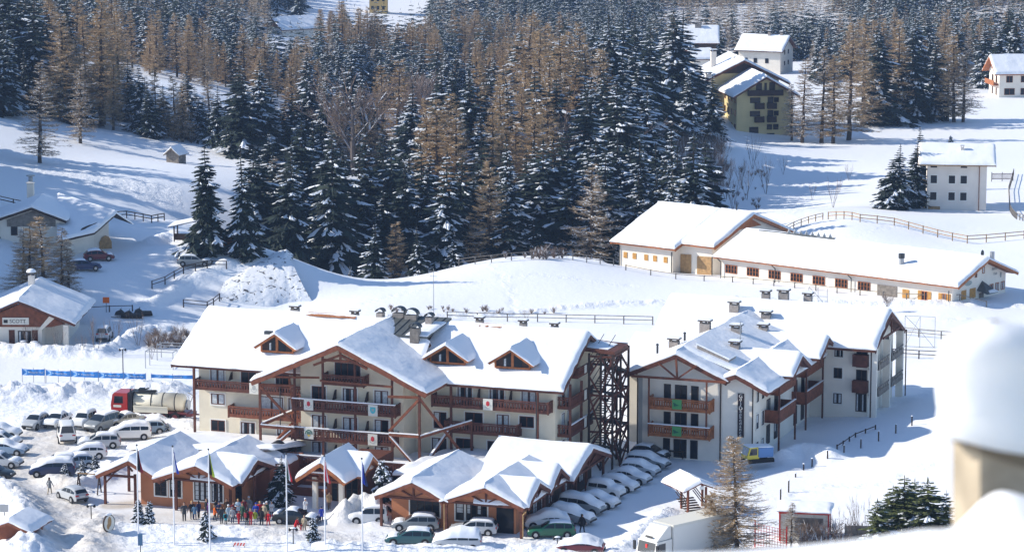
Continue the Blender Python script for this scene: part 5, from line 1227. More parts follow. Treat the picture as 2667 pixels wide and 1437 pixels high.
def car_meshes(kind):
    if kind in _cm: return _cm[kind]
    c = CARS[kind]; b = c['belt']; out = {}
    xs = sorted({p[0] for p in c['top']} | {1.0 * k * c['L'] / 16 for k in range(-7, 8)}, reverse=True)
    mb = MB(); P = []
    for x in xs:
        z = topz(c, x); w = half_w(c, x); wt = top_w(c, x); zs = min(z - .03, b)
        end = abs(x) > c['L'] / 2 - .02; zb = .38 if end else .26
        row = [(x, -w * .96, zb), (x, -w, .5 if not end else .45), (x, -w + .02, zs), (x, -wt, z - .02), (x, -wt * .6, z + .02), (x, 0, z + .03), (x, wt * .6, z + .02), (x, wt, z - .02), (x, w - .02, zs), (x, w, .5 if not end else .45), (x, w * .96, zb)]
        P.append(row)
    mb.grid(P)
    for row, fl in ((P[0], 0), (P[-1], 1)): mb.add(row, [tuple(range(len(row)))[::-1 if fl else 1]])
    mb.add([P[0][0], P[0][-1], P[-1][-1], P[-1][0]], [(0, 1, 2, 3)])
    wx = c['L'] / 2 - .78; R0 = .32 if kind not in ('offroader', 'van') else .36
    out['body'] = mb
    # dark arches belong to the body silhouette: drawn as shallow black discs behind the wheels
    ar = MB()
    for sx in (-1, 1):
        for sy in (-1, 1):
            if sx == sy == 1: ar.tube((0, -.06, 0), (0, .066, 0), R0 + .07, n=14)
    out['arch'] = ar
    g = c['gh']
    def side(sy):
        m = MB(); n = 3 if kind != 'offroader' else 2
        x0, x1 = g[0] - .22, g[3] + (.22 if kind != 'sedan' else .45)
        cuts = [x0 + (x1 - x0) * f for f in ((0, .40, .72, 1) if n == 3 else (0, .52, 1))]
        for a, d in zip(cuts[:-1], cuts[1:]):
            a -= .04; d += .04; poly_lo = []; poly_hi = []
            for k in range(5):
                x = a + (d - a) * k / 4; z = topz(c, x) - .13; z = max(z, b + .06)
                def pt(zz): 
                    f = (zz - b) / max(.05, topz(c, x) - b); w0 = half_w(c, x) - .02; w1 = top_w(c, x); return (x, sy * (w0 + (w1 - w0) * min(1, max(0, f)) + .012), zz)
                poly_lo.append(pt(b + .03)); poly_hi.append(pt(z))
            m.grid([poly_lo, poly_hi])
        return m
    out['win_l'] = side(1); out['win_r'] = side(-1)
    def screen(xa, xb):
        m = MB(); rows = []
        for k in range(4):
            x = xa + (xb - xa) * (.08 + .84 * k / 3); z = topz(c, x); w = top_w(c, x) - .05
            n = .02
            rows.append([(x + (n if xa > 0 else -n), y * w, z + .03 * (1 - abs(y) ** 2) + .012) for y in (-1, -.5, 0, .5, 1)])
        m.grid(rows); return m
    out['windscreen'] = screen(g[0], g[1]); out['rear_window'] = screen(g[2], g[3])
    wh = MB(); wh.tube((0, -.1, 0), (0, .1, 0), R0, n=14); out['wheel'] = wh
    ri = MB(); ri.tube((0, -.105, 0), (0, .105, 0), R0 * .6, n=10); out['rim'] = ri
    w = c['W'] / 2
    hl = MB(); hl.box(-.05, .02, -.17, .17, -.07, .07); out['head'] = hl
    out['info'] = (wx, R0, w)
    pl = MB(); pl.box(-c['L'] / 2 - .02, -c['L'] / 2 + .02, -.26, .26, .62, .74); out['plate'] = pl
    bp = MB()
    bp.box(-.05, .05, -w * .8, w * .8, .36, .52)
    out['bumper'] = bp
    M = {}
    mats = dict(body='paint_white', arch='black_plastic', win_l='car_glass', win_r='car_glass', windscreen='car_glass', rear_window='car_glass', wheel='tyre', rim='rim', plate='plate_white', bumper='black_plastic')
    for k, v in mats.items(): M[k] = out[k].mesh('car_' + k, [MAT[v]], smooth=(k == 'body'))
    M['headl'] = hl.mesh('headlight', [MAT['lamp_white']]); M['taill'] = hl.mesh('taillight', [MAT['lamp_red']])
    M['info'] = out['info']
    _cm[kind] = M
    return M

def car_snow(kind, level, seed):
    """level 1 roof, 2 roof and bonnet, 3 everything including the screens, 4 a deep heap"""
    c = CARS[kind]; g = c['gh']; mb = MB(); th = {1: .10, 2: .16, 3: .20, 4: .38}[level]
    spans = [(g[1] + .05, g[2] - .02)] if level == 1 else [(g[1] + .1, g[2] - .05), (c['L'] / 2 - .15, g[0] + .1)] if level == 2 else [(c['L'] / 2 - .06, -c['L'] / 2 + .06)]
    if level == 2 and kind == 'sedan': spans.append((g[3], -c['L'] / 2 + .1))
    for xa, xb in spans:
        P = []; n = max(4, int(abs(xa - xb) / .22))
        ys = (-1, -.93, -.6, -.2, .2, .6, .93, 1)
        for i in range(n + 1):
            x = xa + (xb - xa) * i / n; z = topz(c, x); e = min(i, n - i); w = top_w(c, x) + .02
            if level >= 3: w = w + (half_w(c, x) - w) * (.55 if level == 3 else 1.0)
            row = []
            for y in ys:
                edge = abs(y) == 1
                f = 0 if edge or e == 0 else (.75 if abs(y) > .9 or e == 1 else 1)
                nz = float(fbm(x * 1.1 + seed, y * 1.3 + seed * 2, seed, 2)) * th * 1.4
                drop = 0
                if level >= 3 and abs(y) > .9: drop = (z - min(z, c['belt'])) * (.35 if level == 3 else .6)
                row.append((x, y * w * (1 + .03 * nz), z - .03 - drop * (1 if edge else .35) + f * (th + nz) + (.0 if edge else .02)))
            P.append(row)
        mb.grid(P)
    return mb.mesh('snow_cover', [MAT['roof_snow']], smooth=True)

CAR_GROUP = None
def car(kind, paint, u, v, head, label, snow=1, cat='car', group=None, z=None, screens=True, sink=.0, pos=None, name='parked_car', tilt=0):
    """u, v photo pixel of the centre of the footprint; head = heading in degrees (0 = +x, 90 = away)"""
    p = pos or hit(u, v)
    M = car_meshes(kind); wx, R0, w = M['info']; c = CARS[kind]
    o = empty(name, (p.x, p.y, p.z - sink + .03), R(head), label, cat, group)
    def part(nm, key, loc=None, mat=None):
        q = link(nm, M[key], o, loc)
        if mat: q.material_slots[0].link = 'OBJECT'; q.material_slots[0].material = MAT[mat]
        return q
    part('body', 'body', mat='paint_' + paint); part('bumper', 'bumper', (c['L'] / 2, 0, 0)); part('bumper', 'bumper', (-c['L'] / 2, 0, 0)); part('number_plate', 'plate')
    part('side_window', 'win_l'); part('side_window', 'win_r')
    if snow < 3: part('windscreen', 'windscreen'); part('rear_window', 'rear_window')
    for sx in (-1, 1):
        for sy in (-1, 1):
            part('wheel_arch', 'arch', (sx * wx, sy * (half_w(c, sx * wx) - .06), R0))
            q = part('wheel', 'wheel', (sx * wx, sy * (half_w(c, sx * wx) - .06), R0)); link('rim', M['rim'], q)
    for sy in (-1, 1):
        part('headlight', 'headl', (c['L'] / 2 - .07, sy * (w - .32), .66 if c['H'] < 1.6 else .8)); part('taillight', 'taill', (-c['L'] / 2 + .05, sy * (w - .27), .8 if c['H'] < 1.6 else 1.0))
    if snow: link('snow_cover', car_snow(kind, snow, (p.x * 7.3 + p.y) % 17), o)
    return o

G1 = 'cars in the parking lot'; G2 = 'snowed in cars beside the restaurant'; G3 = 'cars in front of the restaurant'
car('hatch', 'silver', 94, 1112, 250, 'silver hatchback with a clean dark windscreen at the outer end of the back parking row', 1, group=G1)
car('sedan', 'white', 150, 1108, 252, 'white saloon under snow between the silver hatchback and the white minibus', 2, group=G1)
car('van', 'white', 174, 1146, 100, 'white minibus seen from behind with a dark rear window', 0, 'minibus', G1, name='minibus')
car('offroader', 'white', 220, 1112, 250, 'white off-road car with a snowy bonnet parked beside the grey people carrier', 2, group=G1)
car('minivan', 'grey', 268, 1117, 238, 'grey people carrier parked nose out below the red tank lorry', 1, group=G1)
car('sedan', 'beige', 324, 1108, 215, 'pale saloon with a snowy roof just behind the grey people carrier', 2, group=G1)
car('hatch', 'steelblue', 385, 1128, 190, 'slate blue hatchback half hidden by the heaped snow near the hotel corner', 2, group=G1)
car('minivan', 'white', 338, 1142, 186, 'white people carrier with deep snow on its roof at the hotel end of the lot', 3, group=G1)
car('wagon', 'silver', 258, 1164, 186, 'estate car with green tinted side windows and snow on its roof', 2, group=G1)
car('hatch', 'white', 228, 1192, 186, 'white hatchback with a loaf of snow on its roof in the middle row', 3, group=G1)
car('wagon', 'silver', 150, 1219, 184, 'silver estate car capped with snow behind the navy people carrier', 2, group=G1)
car('hatch', 'steelblue', 196, 1219, 200, 'small blue car with a frosted windscreen next to the young conifers', 2, group=G1)
car('minivan', 'darkblue', 137, 1238, 184, 'navy people carrier with a clean flank and a loaf of snow', 3, group=G1)
car('hatch', 'silver', 188, 1301, 128, 'silver hatchback stopped on the lane beside the timber porch', 0, 'car', None, name='hatchback')
car('sedan', 'white', 2, 1138, -8, 'snow covered car at the far end of the row cut by the frame edge', 3, group=G1)
car('hatch', 'white', 6, 1160, -10, 'white snow topped car next to the pale blue saloon in the edge row', 2, group=G1)
car('sedan', 'steelblue', 18, 1182, -12, 'pale blue saloon with frosted glass nosing out of the edge row', 3, group=G1)
car('wagon', 'silver', 2, 1214, -12, 'silver estate car in the edge row beside the lane', 2, group=G1)
car('hatch', 'black', -14, 1246, -10, 'black hatchback barely in the frame at the near end of the edge row', 1, group=G1)
car('wagon', 'darkred', -24, 1290, -8, 'dark red estate whose nose just enters the frame by the lane', 1, group=G1)
row = [(1694, 1194, 'hatch', 'black', 2, 'dark hatchback at the annex end of the snowed in row'), (1688, 1216, 'wagon', 'grey', 3, 'grey estate second from the annex end of the snowed in row'),
       (1668, 1236, 'hatch', 'silver', 3, 'rounded silver hatchback with bare headlights in the snowed in row'), (1640, 1256, 'sedan', 'silver', 3, 'frosted silver saloon in the middle of the snowed in row'),
       (1612, 1276, 'hatch', 'white', 3, 'white hatchback with a bare front wheel beside the tall off-road car'), (1578, 1294, 'offroader', 'white', 3, 'tall white off-road car standing out of the snowed in row'),
       (1556, 1318, 'sedan', 'white', 3, 'low white car under smooth snow below the tall off-road car'), (1516, 1334, 'minivan', 'grey', 3, 'big dark people carrier under snow beside the walking person'),
       (1490, 1360, 'wagon', 'grey', 4, 'estate car turned into a white hump next to the person on foot')]
for u, v, k, pt, sn, lb in row: car(k, pt, u, v, -28, lb, sn, group=G2)
car('sedan', 'white', 1425, 1372, 186, 'car buried to its windows just behind the green estate', 4, group=G2)
car('wagon', 'green', 1436, 1396, 180, 'bottle green estate car with snow only on its tail', 1, group=G3)
car('offroader', 'white', 960, 1362, 178, 'small white off-road car by the heap of snow left of the terracotta gables', 1, group=G3)
car('wagon', 'grey', 1082, 1378, 178, 'grey estate car with a snowy bonnet under the first terracotta gable', 2, group=G3)
car('wagon', 'silver', 1234, 1390, 172, 'silver white estate car with red rear lamps under the second terracotta gable', 1, group=G3)
car('wagon', 'teal', 1068, 1416, 176, 'car with dark green windows sunk in the snow bank at the bottom', 2, group=G3)
car('minivan', 'silver', 1190, 1430, 176, 'car wholly under a bulging white snow hood at the bottom', 4, group=G3)
car('sedan', 'darkred', 1512, 1440, 170, 'car of which only the snowy roof with a red rim shows above the ledge', 4, group=G3)
car('sedan', 'black', 772, 1362, -12, 'black saloon among the crowd with snow on its roof and bonnet', 2, group=None)
car('wagon', 'darkblue', 218, 704, 15, 'navy car parked against the old farmhouse wall', 1, group='cars by the farmhouse')
car('hatch', 'darkred', 258, 678, 12, 'maroon car under the stone arch of the farmhouse', 2, group='cars by the farmhouse')
car('wagon', 'grey', 508, 692, -6, 'grey estate car alone on the snowy road above the rubble wall', 2)
car('offroader', 'silver', 272, 884, 88, 'silver off-road car with a spare wheel on its tail beside the ski shop', 1)

def truck_tank():
    p = at_z(396, 1089, 0.05); o = empty('tank_lorry', p, R(168), 'red and cream tank lorry parked above the cars by the hotel corner', 'lorry')
    # local x forward (towards the left of the photo)
    m = MB(); m.extrude([(2.4, -1.2, .75), (4.25, -1.2, .75), (4.3, -1.2, 1.6), (4.1, -1.2, 2.75), (3.9, -1.2, 2.95), (2.4, -1.2, 2.95)], (0, 2.4, 0)); m.build('cab', MAT['paint_truck_red'], o)
    m = MB(); m.add([(4.31, -1.05, 1.75), (4.31, 1.05, 1.75), (4.13, 1.05, 2.65), (4.13, -1.05, 2.65)], [(0, 1, 2, 3)]); m.build('windscreen', MAT['car_glass'], o)
    for s in (-1, 1):
        m = MB(); m.add([(2.9, s * 1.21, 1.8), (3.95, s * 1.21, 1.8), (3.85, s * 1.21, 2.6), (2.9, s * 1.21, 2.6)], [(0, 1, 2, 3)]); m.build('side_window', MAT['car_glass'], o)
        m = MB(); m.box(3.1, 4.0, s * 1.215 - .01, s * 1.215 + .01, 1.35, 1.6); m.build('lettering_panel', MAT['panel_cream'], o)
        m = MB(); m.box(4.2, 4.3, s * .85 - .2, s * .85 + .2, .95, 1.15); m.build('headlight', MAT['lamp_white'], o)
    m = MB(); m.box(1.9, 2.35, -1.15, 1.15, .8, 3.0); m.tube((2.1, .9, 2.5), (2.1, .9, 3.4), .1); m.build('equipment_rack', MAT['black_plastic'], o)
    m = MB(); m.box(-4.3, 4.2, -.45, .45, .55, .85); m.box(-4.3, 1.8, -1.1, 1.1, .85, .98); m.build('chassis', MAT['paint_darkred'], o)
    m = MB(); m.tube((1.8, 0, 1.95), (-3.5, 0, 1.95), 1.0, n=20)
    P = []
    for k in range(5):
        a = k / 4 * math.pi / 2; P.append([(-3.5 - .5 * math.sin(a), math.cos(a) * math.cos(t * math.pi / 10), 1.95 + math.cos(a) * math.sin(t * math.pi / 10)) for t in range(21)])
    m.grid(P); m.build('tank', MAT['paint_tank_cream'], o, smooth=True)
    m = MB()
    for x in (-.2, -1.5, -2.9): m.tube((x - .05, 0, 1.95), (x + .05, 0, 1.95), 1.03, n=20)
    m.build('tank_band', MAT['black_plastic'], o)
    for s in (-1, 1): m = MB(); m.box(-2.2, 1.7, s * 1.2 - .06, s * 1.2 + .06, .9, 1.5); m.box(-2.2, 1.7, s * 1.2 - .12, s * 1.2 + .12, 1.5, 1.62); m.build('side_panel', MAT['paint_tank_cream'], o)
    m = MB(); m.box(-.5, 1.8, -.6, .6, 2.95, 3.05); m.tube((1.2, .3, 3.05), (-.6, .1, 3.15), .12); m.tube((1.6, -.3, 2.9), (.4, -.3, 3.3), .1); m.box(.9, 1.5, -.6, 0, 3.0, 3.3); m.build('hose_gear', MAT['metal_dark'], o)
    m = MB(); m.tube((-4.02, 0, 1.7), (-4.3, 0, 1.7), .55, n=14); m.tube((-4.0, .7, 1.2), (-4.5, .7, 2.6), .05); m.tube((-4.0, -.7, 1.2), (-4.5, -.7, 2.6), .05); m.tube((-4.5, .7, 2.6), (-4.0, .4, 3.0), .05); m.tube((-4.5, -.7, 2.6), (-4.0, -.4, 3.0), .05); m.build('rear_hatch', MAT['metal_grey'], o)
    m = MB(); m.box(-6.2, -4.1, -.08, .08, .6, .75); m.box(-4.9, -4.1, -.8, .8, .55, .9); m.build('tow_bar', MAT['paint_darkred'], o)
    for x in (3.4, -1.7, -3.0):
        for s in (-1, 1):
            m = MB(); m.tube((x, s * .85, .5), (x, s * 1.2, .5), .52, n=16); w = m.build('wheel', MAT['tyre'], o); r = MB(); r.tube((x, s * 1.0, .5), (x, s * 1.21, .5), .28, n=12); r.build('rim', MAT['paint_darkred'], w)
    return o
truck_tank()

def box_truck():
    p = at_z(1706, 1478, 0); o = empty('box_lorry', p, R(-138), 'big white box lorry with a roof fairing parked under the brown larch', 'lorry')
    m = MB(); m.extrude([(-.9, -1.22, .7), (1.15, -1.22, .7), (1.2, -1.22, 1.5), (.95, -1.22, 2.7), (-.9, -1.22, 2.75)], (0, 2.44, 0)); m.build('cab', MAT['paint_truck_white'], o)
    m = MB(); m.extrude([(.9, -1.1, 2.72), (-.9, -1.1, 2.78), (-.9, -1.1, 3.95), (-.5, -1.1, 3.9)], (0, 2.2, 0)); m.build('roof_fairing', MAT['paint_truck_white'], o)
    m = MB(); m.extrude([(.82, -.45, 2.95), (.72, -.45, 3.08), (.72, .45, 3.08), (.82, .45, 2.95)], (.02, 0, .02)); m.build('name_plate', MAT['black_plastic'], o)
    m = MB(); m.add([(1.2, -1.05, 1.6), (1.2, 1.05, 1.6), (.98, 1.05, 2.6), (.98, -1.05, 2.6)], [(0, 1, 2, 3)]); m.build('windscreen', MAT['car_glass'], o)
    m = MB(); m.box(1.0, 1.1, -.15, .1, 1.6, 2.4); m.build('pennant', MAT['red_plastic'], o)
    for s in (-1, 1):
        m = MB(); m.add([(-.1, s * 1.23, 1.6), (.95, s * 1.23, 1.6), (.8, s * 1.23, 2.5), (-.1, s * 1.23, 2.5)], [(0, 1, 2, 3)]); m.build('side_window', MAT['car_glass'], o)
        m = MB(); m.box(1.1, 1.25, s * 1.45 - .12, s * 1.45 + .12, 1.7, 2.5); m.build('mirror', MAT['black_plastic'], o)
    m = MB(); m.box(-8.8, -1.05, -1.28, 1.28, 1.0, 3.95); m.build('cargo_box', MAT['paint_truck_white'], o)
    m = MB(); m.box(-8.7, -1.15, -1.3, 1.3, 3.951, 3.99); m.box(-8.85, -1.0, -1.32, -1.26, 3.8, 4.0); m.box(-8.85, -1.0, 1.26, 1.32, 3.8, 4.0); m.box(-1.1, -1.0, -1.3, 1.3, 3.75, 4.0); m.build('box_rim', MAT['panel_cream'], o)
    m = MB(); m.box(-8.6, .9, -.5, .5, .6, 1.0); m.build('chassis', MAT['black_plastic'], o)
    for x in (.2, -6.6, -7.7):
        for s in (-1, 1): m = MB(); m.tube((x, s * .85, .5), (x, s * 1.22, .5), .5, n=14); m.build('wheel', MAT['tyre'], o)
box_truck()

def groomer():
    p = at_z(1966, 1200, .9); o = empty('snow_groomer', p, R(200), 'yellow cabbed snow vehicle with a blue load box beside the apartment house', 'snow vehicle')
    m = MB(); m.extrude([(0, -.8, .35), (1.15, -.8, .35), (1.2, -.8, .7), (.9, -.8, 1.6), (0, -.8, 1.62)], (0, 1.6, 0)); m.build('cab', MAT['paint_groomer_yellow'], o)
    m = MB(); m.add([(1.21, -.7, .75), (1.21, .7, .75), (.96, .7, 1.5), (.96, -.7, 1.5)], [(0, 1, 2, 3)]); m.build('windscreen', MAT['curtain'], o)
    for s in (-1, 1): m = MB(); m.add([(.1, s * .81, .8), (1.0, s * .81, .8), (.8, s * .81, 1.48), (.1, s * .81, 1.48)], [(0, 1, 2, 3)]); m.build('side_window', MAT['car_glass'], o)
    m = MB(); m.box(-1.7, -.05, -.8, .8, .5, 1.5); m.build('load_box', MAT['paint_groomer_blue'], o)
    s = MB(); snow_slab(s, (-1.7, -.8, 1.5), (1.0, -.8, 1.62), (1.0, .8, 1.62), (-1.7, .8, 1.5), .1, (1, 1, 1, 1), step=.4, wob=0); s.build('snow_cap', MAT['roof_snow'], o, smooth=True)
    for s in (-1, 1): m = MB(); m.box(-1.7, 1.1, s * .85 - .2, s * .85 + .2, 0, .4); m.build('track', MAT['tyre'], o)
    m = MB(); m.box(-.1, .5, -.83, .83, .35, .6); m.build('fender', MAT['paint_groomer_yellow'], o)
groomer()
# ------------------------------------------------------------------ people
for n_, c_ in dict(black=(.018, .018, .022), charcoal=(.05, .055, .06), navy=(.02, .03, .09), blue=(.04, .10, .30), royal=(.03, .06, .42), steel=(.10, .19, .30), orange=(.75, .15, .02), teal=(.02, .26, .33), red=(.55, .02, .03), darkred=(.22, .02, .03),
                   white=(.75, .76, .78), paleblue=(.45, .58, .68), lightgrey=(.45, .47, .48), green=(.03, .075, .05), lime=(.45, .55, .06), beige=(.48, .40, .28), tan=(.32, .22, .13), brown=(.09, .05, .03), purple=(.20, .08, .30), blond=(.50, .34, .14), hairdark=(.02, .014, .01), grey=(.2, .21, .22)).items():
    material('cloth_' + n_, c_, .85)
material('skin', (.50, .29, .20), .6)
material('boot', (.03, .03, .035), .7)
_pm = {}
def person_meshes(pose):
    if pose in _pm: return _pm[pose]
    V = []; E = []; Rr = []
    def j(p, r, par=None):
        V.append(p); Rr.append(r)
        if par is not None: E.append((par, len(V) - 1))
        return len(V) - 1
    lean = {'bend': .42}.get(pose, 0.0); step = .17 if pose == 'walk' else .05
    def L(x, y, z):                                   # lean of the upper body forward (-y)
        h = max(0, z - .95); return (x, y - h * math.sin(lean), .95 + h * math.cos(lean) if z > .95 else z)
    pel = j((0, 0, .95), (.155, .12))
    waist = j(L(0, 0, 1.10), (.150, .115), pel); chest = j(L(0, 0, 1.30), (.185, .13), waist); up = j(L(0, .01, 1.42), (.14, .10), chest)
    neck = j(L(0, .0, 1.50), (.062, .062), up); h1 = j(L(0, -.015, 1.58), (.085, .095), neck); h2 = j(L(0, -.01, 1.68), (.088, .10), h1); j(L(0, 0, 1.755), (.05, .06), h2)
    j(L(0, -.115, 1.62), (.016, .016), h1)
    hands = []
    for s in (-1, 1):
        sh = j(L(s * .19, 0, 1.40), (.075, .075), up)
        if pose == 'hold': el = L(s * .27, -.06, 1.13); wr = L(s * .10, -.26, 1.16); fd = Vector((-s * .6, -.6, .2))
        elif pose == 'walk': el = L(s * .26, s * .12, 1.12); wr = L(s * .25, s * .14 - .14, .90); fd = Vector((0, -.2, -1))
        elif pose == 'bend': el = L(s * .25, -.12, 1.12); wr = (s * .18, -.50, .75); fd = Vector((0, -.3, -1))
        else: el = L(s * .27, .03, 1.12); wr = L(s * .27, -.04, .88); fd = Vector((0, -.1, -1))
        e = j(el, (.058, .058), sh); w = j(wr, (.042, .042), e); fd.normalize()
        pm = j(tuple(Vector(wr) + fd * .07), (.042, .028), w); hands.append(Vector(wr) + fd * .09)
        for k, ln in enumerate((.07, .085, .08, .06)):
            b = Vector(wr) + fd * .10 + Vector((0, (k - 1.5) * .022, 0)); f1 = j(tuple(b + fd * .03), (.010, .010), pm); j(tuple(b + fd * ln + Vector((-s * .02, 0, 0))), (.008, .008), f1)
        j(tuple(Vector(wr) + fd * .07 + Vector((-s * .045, -.03, 0))), (.011, .011), pm)
        yo = s * step
        hip = j((s * .095, 0, .90), (.105, .105), pel); kn = j((s * .10, yo * .5 - .03, .50), (.075, .075), hip); an = j((s * .105, yo, .11), (.055, .055), kn)
        if pose == 'sit': pass
        he = j((s * .105, yo + .01, .05), (.05, .05), an); j((s * .11, yo - .14, .045), (.045, .04), he)
    me = bpy.data.meshes.new('person'); me.from_pydata([Vector(p) for p in V], E, [])
    o = bpy.data.objects.new('tmp_person', me); COL.objects.link(o)
    sk = o.modifiers.new('s', 'SKIN'); sb = o.modifiers.new('b', 'SUBSURF'); sb.levels = 1
    for i, r in enumerate(Rr): me.skin_vertices[0].data[i].radius = r; me.skin_vertices[0].data[i].use_root = (i == 0)
    dg = bpy.context.evaluated_depsgraph_get()
    m2 = bpy.data.meshes.new_from_object(o.evaluated_get(dg)); m2.name = 'person_' + pose
    bpy.data.objects.remove(o)
    for mt in ('cloth_navy', 'cloth_black', 'skin', 'boot'): m2.materials.append(MAT[mt])
    for p in m2.polygons:
        c = p.center; z = c.z
        hc = Vector(L(0, 0, 1.62))
        if z < .14: k = 3
        elif any((c - h).length < .12 for h in hands): k = 2
        elif (c - hc).length < .15: k = 2
        elif z < .86 and abs(c.x) < .22 and (pose != 'bend' or c.y > -.3): k = 1
        else: k = 0
        p.material_index = k; p.use_smooth = True
    # jacket hem, hood / hair / hat pieces
    hat = MB(); q = L(0, .012, 1.70); hat.blob(q, .108, .122, .105, n=10, k=5, half=True); hat.blob((q[0], q[1] + .02, q[2] - .01), .107, .11, .11, n=10, k=6)
    hair = MB(); hair.blob((q[0], q[1] + .025, q[2] - .02), .106, .112, .115, n=10, k=6); hair.blob((q[0], q[1] + .07, q[2] - .12), .085, .06, .13, n=8, k=5)
    eyes = MB()
    for s in (-1, 1): e = L(s * .034, -.098, 1.635); eyes.blob(e, .012, .008, .010, n=6, k=4)
    e = L(0, -.098, 1.565); eyes.blob(e, .026, .008, .006, n=6, k=3)
    coat = MB(); P = []
    for z, rx, ry in ((.70, .19, .155), (.85, .19, .155), (1.0, .18, .145), (1.14, .172, .135)):
        b = L(0, 0, z); P.append([(b[0] + rx * math.cos(2 * math.pi * t / 12), b[1] + ry * math.sin(2 * math.pi * t / 12), b[2]) for t in range(13)])
    coat.grid(P)
    _pm[pose] = (m2, hat.mesh('hat', [MAT['cloth_black']], True), hair.mesh('hair', [MAT['cloth_hairdark']], True), eyes.mesh('face', [MAT['boot']]), coat.mesh('jacket', [MAT['cloth_navy']], True))
    return _pm[pose]

def person(u, v, h, jac, pants, top, topcol, pose, face, label, group='people crowding in front of the restaurant'):
    p = hit(u, v); sxx = rnd.uniform(.92, 1.1); body, hat, hair, eyes, coat = person_meshes(pose)
    o = link('person', body, None, (p.x, p.y, p.z + .0), R(face + rnd.uniform(-25, 25)), (h / 1.78 * sxx, h / 1.78 * sxx, h / 1.78))
    tag(o, label, 'person', group)
    for i, m in enumerate(('cloth_' + jac, 'cloth_' + pants, 'skin', 'boot')):
        o.material_slots[i].link = 'OBJECT'; o.material_slots[i].material = MAT[m]
    t = link('hair' if top == 'hair' else 'hat', hair if top == 'hair' else hat, o)
    t.material_slots[0].link = 'OBJECT'; t.material_slots[0].material = MAT['cloth_' + topcol]
    link('face', eyes, o)
    if rnd.random() < .35 and pose != 'bend':
        if 'pack' not in _pm:
            m = MB(); m.extrude([(-.15, .12, 1.0), (.15, .12, 1.0), (.16, .12, 1.2), (.12, .12, 1.44), (-.12, .12, 1.44), (-.16, .12, 1.2)], (0, .15, 0)); _pm['pack'] = m.mesh('backpack', [MAT['cloth_black']])
        b = link('backpack', _pm['pack'], o); b.material_slots[0].link = 'OBJECT'; b.material_slots[0].material = MAT['cloth_' + rnd.choice(('black', 'navy', 'darkred', 'grey', 'charcoal'))]
    c = link('jacket', coat, o); c.material_slots[0].link = 'OBJECT'; c.material_slots[0].material = MAT['cloth_' + jac]
    return o
def crowd(x, y, h, *a, **k): return person(450 + x / 5.99, 1270 + y / 5.99, h, *a, **k)
crowd(180, 515, 1.85, 'charcoal', 'black', 'hair', 'brown', 'stand', 10, 'tall person all in dark grey at the outer edge of the crowd')
crowd(300, 485, 1.80, 'black', 'black', 'hair', 'blond', 'stand', 30, 'blond person in a black jacket beside the tall dark grey one')
crowd(345, 497, 1.55, 'steel', 'navy', 'hair', 'hairdark', 'stand', 160, 'person in a steel blue jacket seen from behind near the blond one')
crowd(405, 470, 1.70, 'navy', 'black', 'hair', 'hairdark', 'walk', 200, 'dark haired person in navy behind the steel blue jacket')
crowd(530, 440, 1.75, 'black', 'charcoal', 'hair', 'brown', 'stand', -20, 'person in black by the terracotta wall behind a flagpole')
crowd(560, 460, 1.45, 'purple', 'navy', 'hat', 'purple', 'stand', 60, 'child in purple right behind the flagpole')
crowd(655, 510, 1.55, 'orange', 'black', 'hair', 'tan', 'walk', 100, 'child in a bright orange jacket')
crowd(685, 455, 1.80, 'black', 'black', 'hair', 'hairdark', 'stand', 180, 'person in black standing behind the orange jacket')
crowd(722, 480, 1.70, 'navy', 'navy', 'hat', 'navy', 'hold', 20, 'person in navy with a navy hat next to the orange jacket')
crowd(765, 560, 1.75, 'charcoal', 'charcoal', 'hair', 'brown', 'stand', 190, 'person in charcoal with a big hood at the front of the crowd')
crowd(828, 582, 1.35, 'teal', 'black', 'hair', 'tan', 'stand', 170, 'child in a turquoise jacket at the very front')
crowd(840, 440, 1.75, 'brown', 'black', 'hair', 'brown', 'stand', 10, 'person in brown leaning by the window edge of the terracotta wall')
crowd(872, 520, 1.65, 'paleblue', 'lightgrey', 'hat', 'white', 'stand', 20, 'person in a pale blue jacket and white hat')
crowd(932, 550, 1.60, 'lightgrey', 'navy', 'hat', 'grey', 'stand', 200, 'person in a light grey hooded jacket, back turned')
crowd(950, 470, 1.60, 'darkred', 'black', 'hair', 'hairdark', 'hold', 30, 'person in maroon between the pale blue and white jackets')
crowd(1020, 470, 1.90, 'paleblue', 'navy', 'hair', 'blond', 'hold', 0, 'blond tall person in a white and navy jacket holding things')
crowd(1030, 572, 1.35, 'red', 'red', 'hat', 'darkred', 'walk', 20, 'small child all in red next to the grey hooded jacket')
crowd(1092, 510, 1.75, 'green', 'green', 'hair', 'brown', 'stand', -30, 'person in dark green behind the small red child')
crowd(1110, 440, 1.75, 'darkred', 'charcoal', 'hat', 'black', 'stand', 20, 'person in maroon near the dark restaurant door')
crowd(1188, 430, 1.90, 'grey', 'charcoal', 'hat', 'lightgrey', 'hold', -10, 'tall person in grey on the step of the restaurant door')
crowd(1155, 592, 1.60, 'black', 'charcoal', 'hair', 'hairdark', 'stand', 150, 'person in a black jacket with a white stripe at the front')
crowd(1215, 588, 1.70, 'red', 'red', 'hair', 'tan', 'stand', 10, 'skier in a red one piece suit in the middle of the crowd')
crowd(1285, 568, 1.45, 'lime', 'white', 'hat', 'grey', 'stand', 30, 'child in a lime vest and white trousers')
crowd(1300, 500, 1.70, 'royal', 'navy', 'hat', 'royal', 'hold', -10, 'person in a royal blue jacket behind the lime vest')
crowd(1362, 490, 1.80, 'red', 'black', 'hair', 'blond', 'stand', 20, 'blond person in a red top at the back of the crowd')
crowd(1385, 592, 1.80, 'black', 'black', 'hair', 'hairdark', 'stand', 170, 'person in a long black jacket with legs apart at the front')
